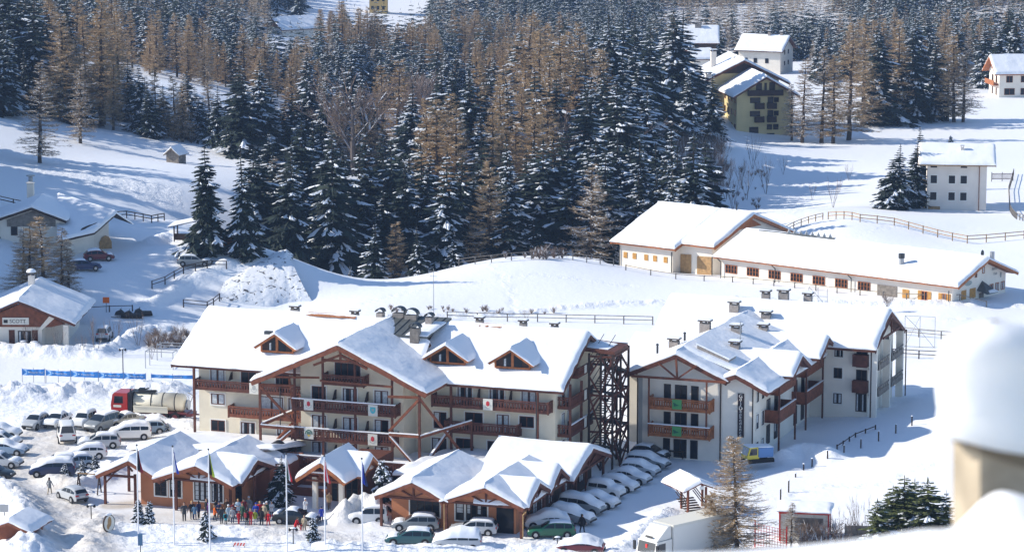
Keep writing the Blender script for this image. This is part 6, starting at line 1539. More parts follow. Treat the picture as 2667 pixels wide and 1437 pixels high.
crowd(1428, 510, 1.75, 'beige', 'tan', 'hat', 'white', 'stand', -30, 'person in beige with a white hat behind the red suited child')
crowd(1468, 500, 1.85, 'green', 'charcoal', 'hat', 'white', 'stand', 40, 'person in dark green with a white hat near the snowy conifer')
crowd(1545, 460, 1.60, 'white', 'black', 'hair', 'hairdark', 'hold', 0, 'dark haired person in a short white jacket at the end of the crowd')
crowd(1492, 598, 1.50, 'red', 'red', 'hair', 'brown', 'walk', -20, 'child in a red ski suit walking at the end of the crowd')
G4 = 'people around the black saloon'
crowd(2070, 440, 1.80, 'white', 'black', 'hat', 'white', 'hold', 20, 'person in white with a white hat behind the black saloon', group=G4)
crowd(2322, 545, 1.65, 'royal', 'navy', 'hat', 'navy', 'stand', 190, 'person in a blue jacket beside the bonnet of the black saloon', group=G4)
crowd(1915, 700, 1.60, 'red', 'black', 'hair', 'brown', 'bend', 60, 'person in red bending over beside the black saloon', group=G4)
crowd(2052, 690, 1.65, 'beige', 'tan', 'hair', 'tan', 'stand', -40, 'person in a long beige coat next to the one bending in red', group=G4)
crowd(2000, 690, .95, 'red', 'red', 'hat', 'darkred', 'bend', 30, 'toddler in red between the bending person and the beige coat', group=G4)
crowd(2440, 330, 1.75, 'tan', 'brown', 'hair', 'brown', 'walk', 20, 'person in brown walking out of the hotel entrance', group=None)
person(129.5, 1287, 1.75, 'grey', 'beige', 'hair', 'brown', 'walk', 140, 'person in a grey jacket and beige trousers walking on the lot near the silver hatchback', None)
person(1516, 1385, 1.78, 'black', 'black', 'hair', 'hairdark', 'walk', 120, 'person in black walking up the lane beside the snowed in cars', None)
# ------------------------------------------------------------------ trees (unit: metres, built at full size, scaled per tree)
def tent(mb, p, q, w0, w1, sag, m, lift=0.0, drop=.5):
    """a ridge strip from p to q with sides falling away; tapering to a point"""
    d = (q - p); L = d.length
    if L < 1e-4: return
    d /= L; s = Vector((-d.y, d.x, 0))
    if s.length < 1e-3: s = Vector((1, 0, 0))
    s.normalize()
    mid = p.lerp(q, .55) + Vector((0, 0, sag))
    up = Vector((0, 0, lift))
    a0 = p + up; a1 = mid + up; a2 = q + up * .4
    dn = Vector((0, 0, -1))
    mb.add([a0, a1, a2, a0 + s * w0 + dn * w0 * drop, a1 + s * w1 + dn * w1 * drop, a0 - s * w0 + dn * w0 * drop, a1 - s * w1 + dn * w1 * drop],
           [(0, 3, 4, 1), (1, 4, 2), (0, 1, 6, 5), (1, 2, 6)], m)

def spruce_mesh(seed, h=20.0, wide=.19, snow=.6, detail=1.0, bare=.06, name='spruce'):
    r = random.Random(seed); mb = MB(); tk = MB(); pw = r.uniform(.62, 1.0); side = r.random() * 6.28; lop = r.uniform(.05, .28)
    n = 9
    for k in range(n): tk.tube((0, 0, h * k / n - (.6 if k == 0 else 0)), (0, 0, h * (k + 1) / n), .017 * h * (1 - k / n) + .03, .017 * h * (1 - (k + 1) / n) + .02, 6, cap=False)
    layers = int(27 * detail ** .5); z = h * bare
    for k in range(layers):
        t = k / layers; zz = h * (bare + (1 - bare) * (t ** .92)) 
        Rm = h * wide * (1 - t) ** pw * (.70 + .5 * r.random()) + .12
        if t < .1: Rm *= .75 + 2.5 * t
        nb = max(4, int((7 + 8 * (1 - t)) * (.6 + .4 * detail)))
        a0 = r.random() * 6.28
        for b in range(nb):
            if r.random() < .07: continue
            a = a0 + 6.283 * (b + .5 * r.random()) / nb; R_ = Rm * (.58 + .62 * r.random()) * (1 + lop * math.cos(a - side))
            dx, dy = math.cos(a), math.sin(a)
            droop = .42 * (1 - t) + .05; z0 = zz + .25 * (r.random() - .5)
            p0 = Vector((dx * .1, dy * .1, z0)); p1 = Vector((dx * R_ * .55, dy * R_ * .55, z0 - droop * R_ * .35)); p2 = Vector((dx * R_, dy * R_, z0 - droop * R_ * (.75 + .5 * r.random())))
            w = .15 * R_ + .09; arch = (p1.z - (p0.z * .45 + p2.z * .55))
            tent(mb, p0, p2, w * .5, w, arch, 0, drop=.85)
            sn = r.random() < snow
            if sn:                                     # broken pads of snow along the bough
                for q in range(2 if detail < .7 else r.choice((2, 3, 3, 4))):
                    f = .30 + .70 * (q + r.random()) / 4 if q else .72 + .2 * r.random()
                    ln = (.10 + .13 * r.random()); f0 = max(.2, f - ln); f1 = min(1.06, f + ln); of = Vector((-dy, dx, 0)) * w * .5 * r.uniform(-1, 1)
                    c0 = p0.lerp(p2, f0) + Vector((0, 0, arch * 1.2 * (1 - abs(f0 - .5) * 1.6) + .07)) + of; c1 = p0.lerp(p2, f1) + Vector((0, 0, arch * 1.2 * max(0, 1 - abs(f1 - .5) * 1.6) + .05)) + of
                    tent(mb, c0, c1, w * .20, w * (.36 + .2 * r.random()), .04, 1, lift=.06, drop=.75)
            nt = 2 if detail < .7 else 3
            for j in range(nt):                        # side sprays
                for sd in (-1, 1):
                    if r.random() < .25: continue
                    f = .35 + .55 * (j + r.random()) / nt; c = p0.lerp(p2, f) + Vector((0, 0, arch * .6))
                    an = a + sd * (.7 + .4 * r.random()); ln = R_ * (.24 + .20 * r.random()) * (1.15 - f * .5)
                    e = c + Vector((math.cos(an) * ln, math.sin(an) * ln, -droop * ln * 1.1 - .05))
                    tent(mb, c, e, w * .22, w * .42, .0, 0, drop=.9)
                    if sn and r.random() < .55: tent(mb, c.lerp(e, .3) + Vector((0, 0, .07)), e + Vector((0, 0, .06)), w * .14, w * .32, .03, 1, lift=.05, drop=.6)
    tent(mb, Vector((0, 0, h * .965)), Vector((.05, .02, h * 1.02)), .12, .08, 0, 0)
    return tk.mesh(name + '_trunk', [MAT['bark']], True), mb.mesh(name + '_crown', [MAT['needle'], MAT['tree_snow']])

def strand(mb, p, q, r0, m=0):                       # three sided tapering twig
    d = (q - p)
    s = d.cross(Vector((0, 0, 1)));
    if s.length < 1e-4: s = Vector((1, 0, 0))
    s.normalize(); u = s.cross(d).normalized()
    mb.add([p + s * r0, p - s * .5 * r0 + u * .87 * r0, p - s * .5 * r0 - u * .87 * r0, q], [(0, 1, 3), (1, 2, 3), (2, 0, 3)], m)

def larch_mesh(seed, h=18.0, wide=.17, snow=.3, twigs=7, layers=34, bare=.10, mat='larch_twig', tr=.028, name='larch', tl=1.0, per=6):
    r = random.Random(seed); mb = MB(); tk = MB()
    n = 10; bx = [(0, 0)] + [(.1 * r.uniform(-1, 1), .1 * r.uniform(-1, 1)) for _ in range(n)]
    for k in range(n): tk.tube((bx[k][0], bx[k][1], h * k / n - (.6 if k == 0 else 0)), (bx[k + 1][0], bx[k + 1][1], h * (k + 1) / n), .016 * h * (1 - k / n) + .03, .016 * h * (1 - (k + 1) / n) + .02, 6, cap=False)
    for k in range(layers):
        t = k / layers; zz = h * (bare + (1 - bare) * t)
        Rm = h * wide * ((1 - t) ** .75) * (.75 + .4 * r.random()) + .25
        if t < .12: Rm *= .8 + 1.6 * t
        for b in range(per if t < .8 else per - 2):
            a = 6.283 * r.random(); R_ = Rm * (.6 + .5 * r.random()); dx, dy = math.cos(a), math.sin(a)
            rise = .30 * t - .10
            p0 = Vector((0, 0, zz + .3 * r.uniform(-1, 1))); p1 = p0 + Vector((dx * R_ * .6, dy * R_ * .6, -.08 * R_ + rise * R_ * .3)); p2 = p0 + Vector((dx * R_, dy * R_, rise * R_ - .02 * R_))
            strand(mb, p0, p1 + (p1 - p0) * .15, .045 * (1 - t) + .02, 0); strand(mb, p1, p2, .03, 0)
            if r.random() < snow:
                tent(mb, p0.lerp(p1, .35) + Vector((0, 0, .04)), p1.lerp(p2, .8) + Vector((0, 0, .05)), .05, .085, -.03 * R_, 2, drop=.5)
            for j in range(twigs):
                f = .15 + .85 * r.random(); c = p0.lerp(p1, f / .6) if f < .6 else p1.lerp(p2, (f - .6) / .4)
                an = a + r.choice((-1, 1)) * (.35 + .9 * r.random()); ln = (.35 + .75 * r.random()) * (.55 + .45 * (1 - t)) * tl
                e = c + Vector((math.cos(an) * ln, math.sin(an) * ln, ln * r.uniform(-.45, .55)))
                strand(mb, c, e, tr, 1)
                if r.random() < .4: strand(mb, c.lerp(e, .5), c.lerp(e, .5) + Vector((r.uniform(-1, 1), r.uniform(-1, 1), r.uniform(-.6, .8))) * ln * .5, tr * .8, 1)
                if r.random() < snow * .09: mb.blob(tuple(c.lerp(e, .6)), .10, .10, .07, 2, n=4, k=2)
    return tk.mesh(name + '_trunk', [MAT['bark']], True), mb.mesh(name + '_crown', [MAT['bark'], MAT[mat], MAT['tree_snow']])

def broadleaf_mesh(seed, h=12.0, mat='twig_brown', snow=.5, spread=.55, stems=1, depth=5, name='bare_tree', r0=None, kids=3):
    r = random.Random(seed); mb = MB(); tk = MB()
    def grow(p, d, L, rad, lv):
        q = p + d * L
        if lv == 0: tk.tube(p, q, rad, rad * .8, 6, cap=False)
        elif lv <= 1: mb.tube(p, q, rad, rad * .7, 4, 0, cap=False)
        else: strand(mb, p, q, max(.018, rad), 1)
        if lv >= 1 and lv < depth - 1 and abs(d.z) < .9 and r.random() < snow:
            tent(mb, p + Vector((0, 0, rad)), q + Vector((0, 0, rad * .7)), rad * .9, rad * .9 + .02, .01, 2, drop=.4)
        if lv >= depth: return
        nk = kids + (1 if lv == 0 else 0)
        for k in range(nk):
            f = .45 + .55 * (k + r.random()) / nk; c = p.lerp(q, f)
            ax = Vector((r.uniform(-1, 1), r.uniform(-1, 1), r.uniform(-.2, .5))).normalized()
            nd = (d * (1 - spread * .75) + ax * spread + Vector((0, 0, .18))).normalized()
            grow(c, nd, L * r.uniform(.55, .8), rad * .55, lv + 1)
        grow(q, (d + Vector((r.uniform(-.2, .2), r.uniform(-.2, .2), .1))).normalized(), L * .72, rad * .7, lv + 1)
    for s in range(stems):
        a = 6.283 * s / stems; d = Vector((math.cos(a) * .35, math.sin(a) * .35, 1)).normalized() if stems > 1 else Vector((0, 0, 1))
        grow(Vector((0, 0, -.3)), d, h * .30, (r0 or .018 * h), 0)
    return tk.mesh(name + '_trunk', [MAT['bark_grey']], True), mb.mesh(name + '_crown', [MAT['bark_grey'], MAT[mat], MAT['tree_snow']])

TREES = {
 'spruce': [spruce_mesh(s, 20, w, sn) for s, w, sn in ((1, .21, .46), (2, .25, .36), (3, .19, .55), (4, .235, .30), (5, .27, .42), (6, .22, .48), (7, .20, .38), (8, .24, .5))],
 'dark': [spruce_mesh(s, 20, w, sn) for s, w, sn in ((21, .23, .20), (22, .21, .28), (23, .25, .17))],
 'larch': [larch_mesh(s, 18, w, sn, twigs=26, tr=.028) for s, w, sn in ((31, .19, .16), (32, .215, .24), (33, .165, .10))],
 'snowlarch': [larch_mesh(s, 18, w, sn, mat='larch_twig_dark', twigs=22, tr=.028) for s, w, sn in ((41, .19, .7), (42, .16, .6))],
 'bare': [broadleaf_mesh(s, 12) for s in (51, 52, 53)],
 'shrub': [broadleaf_mesh(s, 5, stems=4, depth=4, spread=.5, snow=.35, r0=.05) for s in (61, 62)],
 'sapling': [broadleaf_mesh(s, 9, stems=3, depth=3, kids=2, spread=.32, snow=.3, r0=.05) for s in (64, 65, 66)],
 'little': [spruce_mesh(s, 3.2, .27, .85, detail=.5, bare=.05) for s in (71, 72)],
}
KIND = {'spruce': ('spruce_tree', 'spruce', 20), 'dark': ('spruce_tree', 'spruce', 20), 'larch': ('larch_tree', 'larch', 18), 'snowlarch': ('larch_tree', 'larch', 18), 'bare': ('bare_tree', 'bare tree', 10.5), 'shrub': ('bare_shrub', 'shrub', 4.2), 'sapling': ('bare_sapling', 'sapling', 6.6), 'little': ('young_spruce', 'young spruce', 3.2)}
PLACED = []
def tree(kind, x, y, z, h, label, group=None, var=None, sx=1.0, mesh=None):
    nm, cat, hu = KIND[kind]
    L = TREES[kind]; tk, cr = mesh or L[var if var is not None else rnd.randrange(len(L))]
    o = empty(nm, (x, y, z), rnd.random() * 6.28, label, cat, group)
    k = h / hu; o.scale = (k * sx, k * sx, k)
    o.rotation_euler.x = R(rnd.uniform(-2.4, 2.4)); o.rotation_euler.y = R(rnd.uniform(-2.4, 2.4))
    link('trunk', tk, o); link('crown', cr, o)
    PLACED.append((x, y))
    return o

def tree_px(kind, u, vb, vt, label, group=None, var=None, sx=1.0, y=None, mesh=None):
    """foot at pixel (u, vb) on the ground (or at range y), top at vt"""
    p = hit(u, vb) if y is None else at_y(u, vb, y)
    if y is not None: p.z = min(p.z, gz(p.x, p.y)) if p.z > gz(p.x, p.y) + 3 else gz(p.x, p.y)
    d = ray(u, vt); zt = CAMH + d[2] * p.y / d[1]
    return tree(kind, p.x, p.y, p.z - .1, max(1.0, zt - p.z), label, group, var, sx, mesh)

# single trees that stand out
tree_px('snowlarch', 104, 424, 155, 'lone larch with long drooping snowy boughs on the open slope', None, 0, sx=1.35)
tree_px('snowlarch', 210, 374, 165, 'smaller brown larch behind the lone drooping one on the slope', None, 1, sx=1.35)
for u, vb, vt, lb in ((18, 236, -60, 'huge dark spruce in the upper corner of the frame'), (62, 232, -40, 'second huge dark spruce beside the one in the corner'), (100, 236, 10, 'slimmer dark spruce at the brink of the open slope')): tree_px('dark', u, vb, vt, lb, 'dark spruces at the top of the open slope')
tree_px('dark', 545, 655, 372, 'dark spruce rising between the lean-to shelter and the plank cabin', None, 0)
tree_px('dark', 640, 660, 370, 'broad snowy spruce behind the brown plank cabin', None, 1)
G = 'dark spruces along the front edge of the forest'
for u, vt, yy, kd, var, lb in ((760, 385, 452, 'dark', 2, 'olive tinted spruce standing over the rubble wall'), (868, 335, 456, 'dark', 0, 'tallest dark spruce of the forest front with long white boughs'), (930, 352, 468, 'dark', 1, 'dark spruce right behind the tallest one of the forest front'),
        (712, 400, 470, 'spruce', 3, 'spruce at the terrace end of the forest front'), (985, 575, 444, 'spruce', 4, 'bushy heavily snowed spruce low on the meadow crest'), (1095, 585, 448, 'spruce', 1, 'small round snowy spruce on the meadow crest'), (1030, 578, 452, None, 0, ''),
        (1180, 600, 452, 'spruce', 4, 'low snow laden spruce under the light brown larch'), (910, 690, 436, 'spruce', 2, 'little snowy spruce in the dip at the meadow edge'), (1190, 400, 468, 'dark', 0, 'dark spruce with round snow pads near the light brown larch'), (1330, 350, 474, 'dark', 1, 'broad dark spruce at the middle of the forest front'),
        (1420, 380, 476, 'spruce', 3, 'dense spruce at the barn side of the forest front'), (1500, 420, 470, 'spruce', 0, 'tall frosted spruce above the meadow fence'), (1570, 400, 480, 'spruce', 5, 'spruce just behind the corner of the hay barn'), (1640, 370, 500, 'dark', 2, 'spruce rising over the hay barn roof'),
        (1725, 380, 505, 'spruce', 1, 'spruce over the ridge of the hay barn'), (1800, 430, 505, 'spruce', 3, 'last spruce of the forest front before the bare bank'), (1060, 420, 475, 'spruce', 0, 'frosted spruce behind the bushy one on the crest'), (1125, 380, 484, 'spruce', 5, 'white barred spruce in the second row of the front')):
    if kd: tree_px(kd, u, 700, vt, lb, G, var, y=yy)
tree_px('larch', 1272, 690, 415, 'light brown bare larch standing among the dark front spruces', None, 1, y=462, sx=1.1)
tree_px('larch', 1028, 705, 575, 'small brown larch beside the bushy snowy spruce', None, 2, y=450, sx=1.3)
tree_px('bare', 918, 360, 165, 'huge bare broadleaf tree with white lined limbs in mid forest', None, 0, sx=1.25, y=545)
for u, vb, vt, kd, lb in ((2090, 372, 150, 'snowlarch', 'snowy larch in front of the corner of the mustard block'), (2062, 366, 215, 'snowlarch', 'lower drooping larch against the mustard block wall'), (2140, 372, 120, 'snowlarch', 'narrow snow lined larch of the tree row on the plain'), (2170, 374, 140, 'larch', 'thin brown larch beside the narrow snow lined one'),
        (2210, 365, 60, 'larch', 'tall tan larch in the tree row on the plain'), (2245, 330, 45, 'larch', 'tallest tan larch behind the thick trunked spruce'), (2277, 325, 72, 'dark', 'dark spruce with a thick bare trunk on the plain'), (2340, 320, 50, 'larch', 'tan larch between the two dark spruces of the row'),
        (2378, 318, 62, 'dark', 'wide dark spruce in the middle of the row'), (2430, 314, 90, 'dark', 'dark spruce at the open end of the row'), (2352, 318, 120, 'spruce', 'paler spruce behind the wide dark one'), (2467, 315, 95, 'larch', 'slim larch with a bare pole of a trunk'), (2485, 318, 88, 'larch', 'second slim larch with a bare trunk'), (2508, 318, 105, 'snowlarch', 'bowed larch at the very end of the tree row'),
        (2335, 545, 375, 'spruce', 'conical snowy spruce on the open side of the pair by the lone pale villa'), (2378, 540, 362, 'spruce', 'snowy spruce touching the balcony wall of the lone pale villa'), (2396, 500, 328, 'dark', 'dark spruce top just behind the pale villa roof'), (2475, 372, 352, 'little', 'tiny conifer in the field behind the villa roof'), (1800, 380, 190, 'spruce', 'snowy spruce by the balcony side of the mustard block'), (1850, 378, 195, 'spruce', 'white barred spruce touching the mustard block'),
        (2560, 230, 60, 'spruce', 'snowy spruce beside the chalet at the frame edge'), (2600, 232, 55, 'spruce', 'taller snowy spruce behind the chalet at the frame edge'), (2640, 225, 40, 'spruce', 'snowy spruce at the far corner of the frame')):
    tree_px(kd, u, vb, vt, lb, 'trees on the snowy plain', sx=1.35 if u == 2335 else 1.3)
for u, vb, vt, kd, lb, sx in ((1908, 1440, 1135, 'larch', 'big tan larch beside the white box lorry', 1.35),):
    M = larch_mesh(77, 18, .27, .34, twigs=25, layers=50, bare=.05, tr=.021, tl=1.15, per=8)
    p = at_z(1985 - 60, 1452, 0); tree('larch', p.x - .2, p.y, 0, 11.3, lb, None, mesh=M, sx=1.35)
    p = at_z(1830, 1450, 0); M2 = larch_mesh(78, 18, .50, .4, twigs=40, layers=34, bare=.03, tr=.036, tl=1.5, per=9); tree('larch', p.x + .8, p.y + .5, 0, 6.0, 'bushy tan larch thicket at the foot of the big larch', None, mesh=M2)
for q, (u, vb, vt, lb) in enumerate(((120, 800, 560, 'tan topped larch behind the ski shop chalet'), (75, 790, 575, 'larch at the outer side of the clump behind the ski shop'), (160, 780, 590, 'thin larch at the road side of the clump behind the ski shop'), (60, 780, 590, 'larch deep in the clump behind the ski shop'), (180, 770, 620, 'lowest larch of the clump behind the ski shop'))):
    tree_px('larch' if q < 2 else 'snowlarch', u, vb, vt, lb, 'larches behind the ski shop', sx=1.7)
tree_px('bare', 2310, 815, 760, 'pollard with a brush of fine twigs behind the annex gable', None, 1)
for u, vb, vt, lb in ((362, 1370, 1298, 'small snowy spruce with a twin beside the round sign'), (388, 1372, 1302, 'second of the twin snowy spruces beside the round sign'), (536, 1408, 1330, 'small snowy spruce on the plaza bank in front of the crowd'), (815, 1420, 1345, 'small snowy spruce on the bank beside the outer flagpole'),
        (992, 1330, 1200, 'slim spruce buried in snow against the hotel entrance'), (172, 1258, 1205, 'little conifer at the end of the navy people carrier'), (215, 1250, 1195, 'snowy little conifer by the timber porch'), (248, 1235, 1180, 'third little conifer beside the timber porch roof'), (420, 1128, 1090, 'tiny conifer in the bank at the hotel corner'), (437, 1130, 1098, 'second tiny conifer in the bank at the hotel corner')):
    tree_px('little', u, vb, vt, lb, 'small conifers around the hotel')
tree_px('spruce', 732, 1315, 1182, 'conifer thick with snow between restaurant and hotel entrance', None, 4, sx=1.15)
p = hit(2060, 1425); tree('snowlarch', p.x, p.y, p.z, 4.3, 'drooping young conifer white with snow in front of the red kiosk', None, sx=1.6)
M = spruce_mesh(91, 20, .22, .30, bare=.02); M[1].materials[0] = MAT['needle_olive']
for u, vt, yy, sx_, lb in ((2360, 1236, 268, 1.5, 'tallest olive green spruce top behind the snowy ledge'), (2394, 1244, 270, 1.3, 'olive spruce top in the middle of the group behind the ledge'), (2424, 1244, 267, 1.4, 'olive spruce top on the post side of the group'), (2326, 1258, 269, 1.4, 'olive spruce top leaning out beside the tallest one'), (2292, 1296, 266, 1.5, 'low olive spruce top next to the leafless shrubs'), (2466, 1272, 267, .8, 'slender dark spruce tip right beside the weathered post')):
    c = at_y(u, vt, yy); g0 = gz(c.x, c.y); tree('spruce', c.x, c.y, g0 - .5, c.z - g0 + .4, lb, 'olive spruces below the ledge', mesh=M, sx=sx_ * 1.3)
for u, vb, vt, lb in ((2130, 1420, 1330, 'leafless thicket beside the red kiosk'), (2200, 1430, 1300, 'tall leafless shrub beside the olive spruces'), (2240, 1420, 1270, 'wiry leafless shrub behind the olive spruces'), (360, 905, 800, 'bare sapling near the ski shop'), (250, 925, 810, 'bare sapling by the ski shop pillar'), (215, 925, 860, 'thin bare sapling at the porch of the ski shop'), (75, 915, 830, 'bare sapling in front of the lettered shop board'), (150, 920, 840, 'bare sapling before the shop arch'),
        (1850, 470, 350, 'bare sapling at the upper end of the white bank'), (1868, 500, 380, 'bare sapling among the brush of the white bank'), (1890, 520, 395, 'crooked bare sapling on the white bank'), (1880, 455, 345, 'tall bare sapling under the retaining wall of the mustard block'), (1945, 520, 420, 'thin bare sapling low on the white bank'),
        (305, 900, 815, 'bare bush beside the silver off-road car'), (395, 935, 850, 'slender bare sapling on the football field edge'), (470, 900, 830, 'bare bush near the hotel roof edge'), (1025, 830, 790, 'bare bush on the meadow behind the hotel antenna'), (1370, 840, 795, 'bare bush on the meadow behind the hotel dormers'),
        (2170, 540, 450, 'bare young tree in the field beside the paddock'), (2115, 520, 470, 'bare bush on the white bank'), (1960, 440, 345, 'tall bare sapling below the mustard block'), (1995, 505, 395, 'thin bare sapling on the white bank'), (1930, 490, 400, 'bare sapling at the foot of the white bank'), (1908, 545, 440, 'bare tree at the forest corner of the white bank'), (2040, 455, 400, 'wispy sapling in the open snow'), (2210, 470, 420, 'wispy sapling above the paddock')):
    tree_px('sapling', u, vb, vt, lb, 'bare saplings and bushes', sx=.75)

# the forest: tops scattered over the wooded part of the photo, each tree then stood on the ground under its top
def solve(u, vt, h, y0, y1, hmin=6.5):
    Y = np.arange(y0, y1, 4.0); d = ray(u, vt); X = d[0] * Y / d[1]
    zt = CAMH + d[2] * Y / d[1]; g = base_z(X, Y) + h
    s = np.where(zt - g < 0)[0]
    if len(s) == 0: return None
    k = s[0]
    if k == 0:                                        # too near for a full grown tree: a shorter one here
        k = rnd.randrange(0, 10); h2 = float(zt[k] - g[k]) + h
        return (float(X[k]), float(Y[k]), h2) if h2 > hmin else None
    return (float(X[k]), float(Y[k]), h)

def hand_zone(u, v, zn=''):                           # which kind grows where
    def n(seed): return float(vnoise(u / 60.0, v / 50.0, seed))
    q = rnd.random()
    if zn == 'front slope': return 'dark' if q < .45 else 'spruce' if q < .91 else 'larch' if q < .95 else 'snowlarch'
    if (1040 < u < 1420 and v > 300 - .55 * (u - 1000) and v < 300): return 'larch' if q < .80 else 'spruce'
    if 1370 < u < 1560 and v < 170: return 'larch' if q < .66 else 'spruce'
    if 1540 < u < 1800 and v < 240: return 'spruce' if q < .9 else 'larch'
    if 1450 < u < 1790 and 225 < v < 360: return 'bare' if q < .8 else 'spruce'
    if 1230 < u < 1480 and 200 < v < 335: return 'larch' if q < .6 else 'spruce'
    if u < 130 and v < 200: return 'dark'
    if 90 < u < 330 and v < 140: return 'larch' if q < .75 else 'dark'
    if n(3) > .74: return 'larch'
    if n(9) > .84: return 'bare'
    return 'spruce' if q < .72 else 'snowlarch' if q < .84 else 'dark'

ZONE = [  # polygon of tree tops, spacing u / v, height range, search range, label stem
 ([(640,330),(1850,330),(1820,520),(1560,560),(1180,560),(1000,520),(900,420),(640,470)], 45, 38, (17, 25), (462, 700), 'front slope', 'in the dark lower part of the forest above the meadow'),
 ([(300,150),(1060,150),(1060,335),(640,335),(560,330),(420,300),(300,270)], 45, 34, (16, 22), (548, 860), 'middle', 'in the frosted middle of the forest behind the meadow hut'),
 ([(1060,150),(1420,130),(1560,100),(1800,150),(1800,335),(1060,335)], 42, 34, (16, 22), (500, 800), 'hill', 'on the brown wooded rise before the mustard block'),
 ([(1360,30),(1800,15),(1800,150),(1360,130)], 40, 32, (18, 24), (560, 760), 'hilltop', 'on top of the wooded rise'),
 ([(-20,-60),(330,-40),(340,180),(250,260),(-20,100)], 42, 38, (17, 25), (560, 760), 'left edge', 'at the shady forest edge above the open slope'),
 ([(330,60),(1060,60),(1060,200),(330,200)], 40, 28, (13, 18), (700, 1100), 'upper', 'in the blue upper forest below the ochre house'),
 ([(1800,60),(2667,10),(2667,110),(2100,110),(1800,130)], 46, 30, (13, 18), (760, 1100), 'right upper', 'in the blue upper forest above the plain'),
]
CLEAR = [(1690, 1900, 180, 330), (1690, 2090, 40, 200), (800, 1110, -20, 76), (710, 820, 45, 118), (1770, 1870, 75, 140), (1900, 2080, 60, 190)]
COUNT = {'spruce_tree': 0, 'larch_tree': 0, 'bare_tree': 0}
def scatter():
    out = []
    for poly, du, dv, (h0, h1), (y0, y1), zn, where in ZONE:
        us = [p[0] for p in poly]; vs = [p[1] for p in poly]
        row = 0; v = min(vs)
        while v < max(vs):
            u = min(us) + (row % 2) * du / 2
            while u < max(us):
                uu = u + rnd.uniform(-.42, .42) * du; vv = v + rnd.uniform(-.5, .5) * dv
                u += du
                if not inpoly(np.array([uu]), np.array([vv]), poly)[0]: continue
                if any(a < uu < b and c < vv < d for a, b, c, d in CLEAR): continue
                kd = hand_zone(uu, vv, zn); h = rnd.uniform(h0, h1) * (.75 if kd == 'bare' else 1)
                q = solve(uu, vv, h, y0, y1)
                if q is None: continue
                h = q[2]; q = q[:2]
                if any((q[0] - a) ** 2 + (q[1] - b) ** 2 < 7 for a, b in PLACED): continue
                PLACED.append(q); out.append((q[1], kd, q[0], q[1], h, zn, where))
            v += dv; row += 1
    out.sort(key=lambda t: t[0])
    desc = {'spruce': 'frosted green spruce', 'dark': 'dark spruce with little snow', 'larch': 'tan leafless larch', 'snowlarch': 'brown larch with snowy boughs', 'bare': 'bare broadleaf tree'}
    rest = []
    for y, kd, x, y, h, zn, where in out:
        nm = KIND[kd][0]
        if COUNT[nm] >= 285: rest.append((kd, x, y, h)); continue
        COUNT[nm] += 1
        tree(kd, x, y, gz(x, y) - .2, h, desc[kd] + ' ' + where, KIND[kd][1] + ' trees ' + where, sx=rnd.uniform(1.1, 1.55))
    return rest
REST = scatter()
print('TREES', COUNT, 'rest', len(REST))

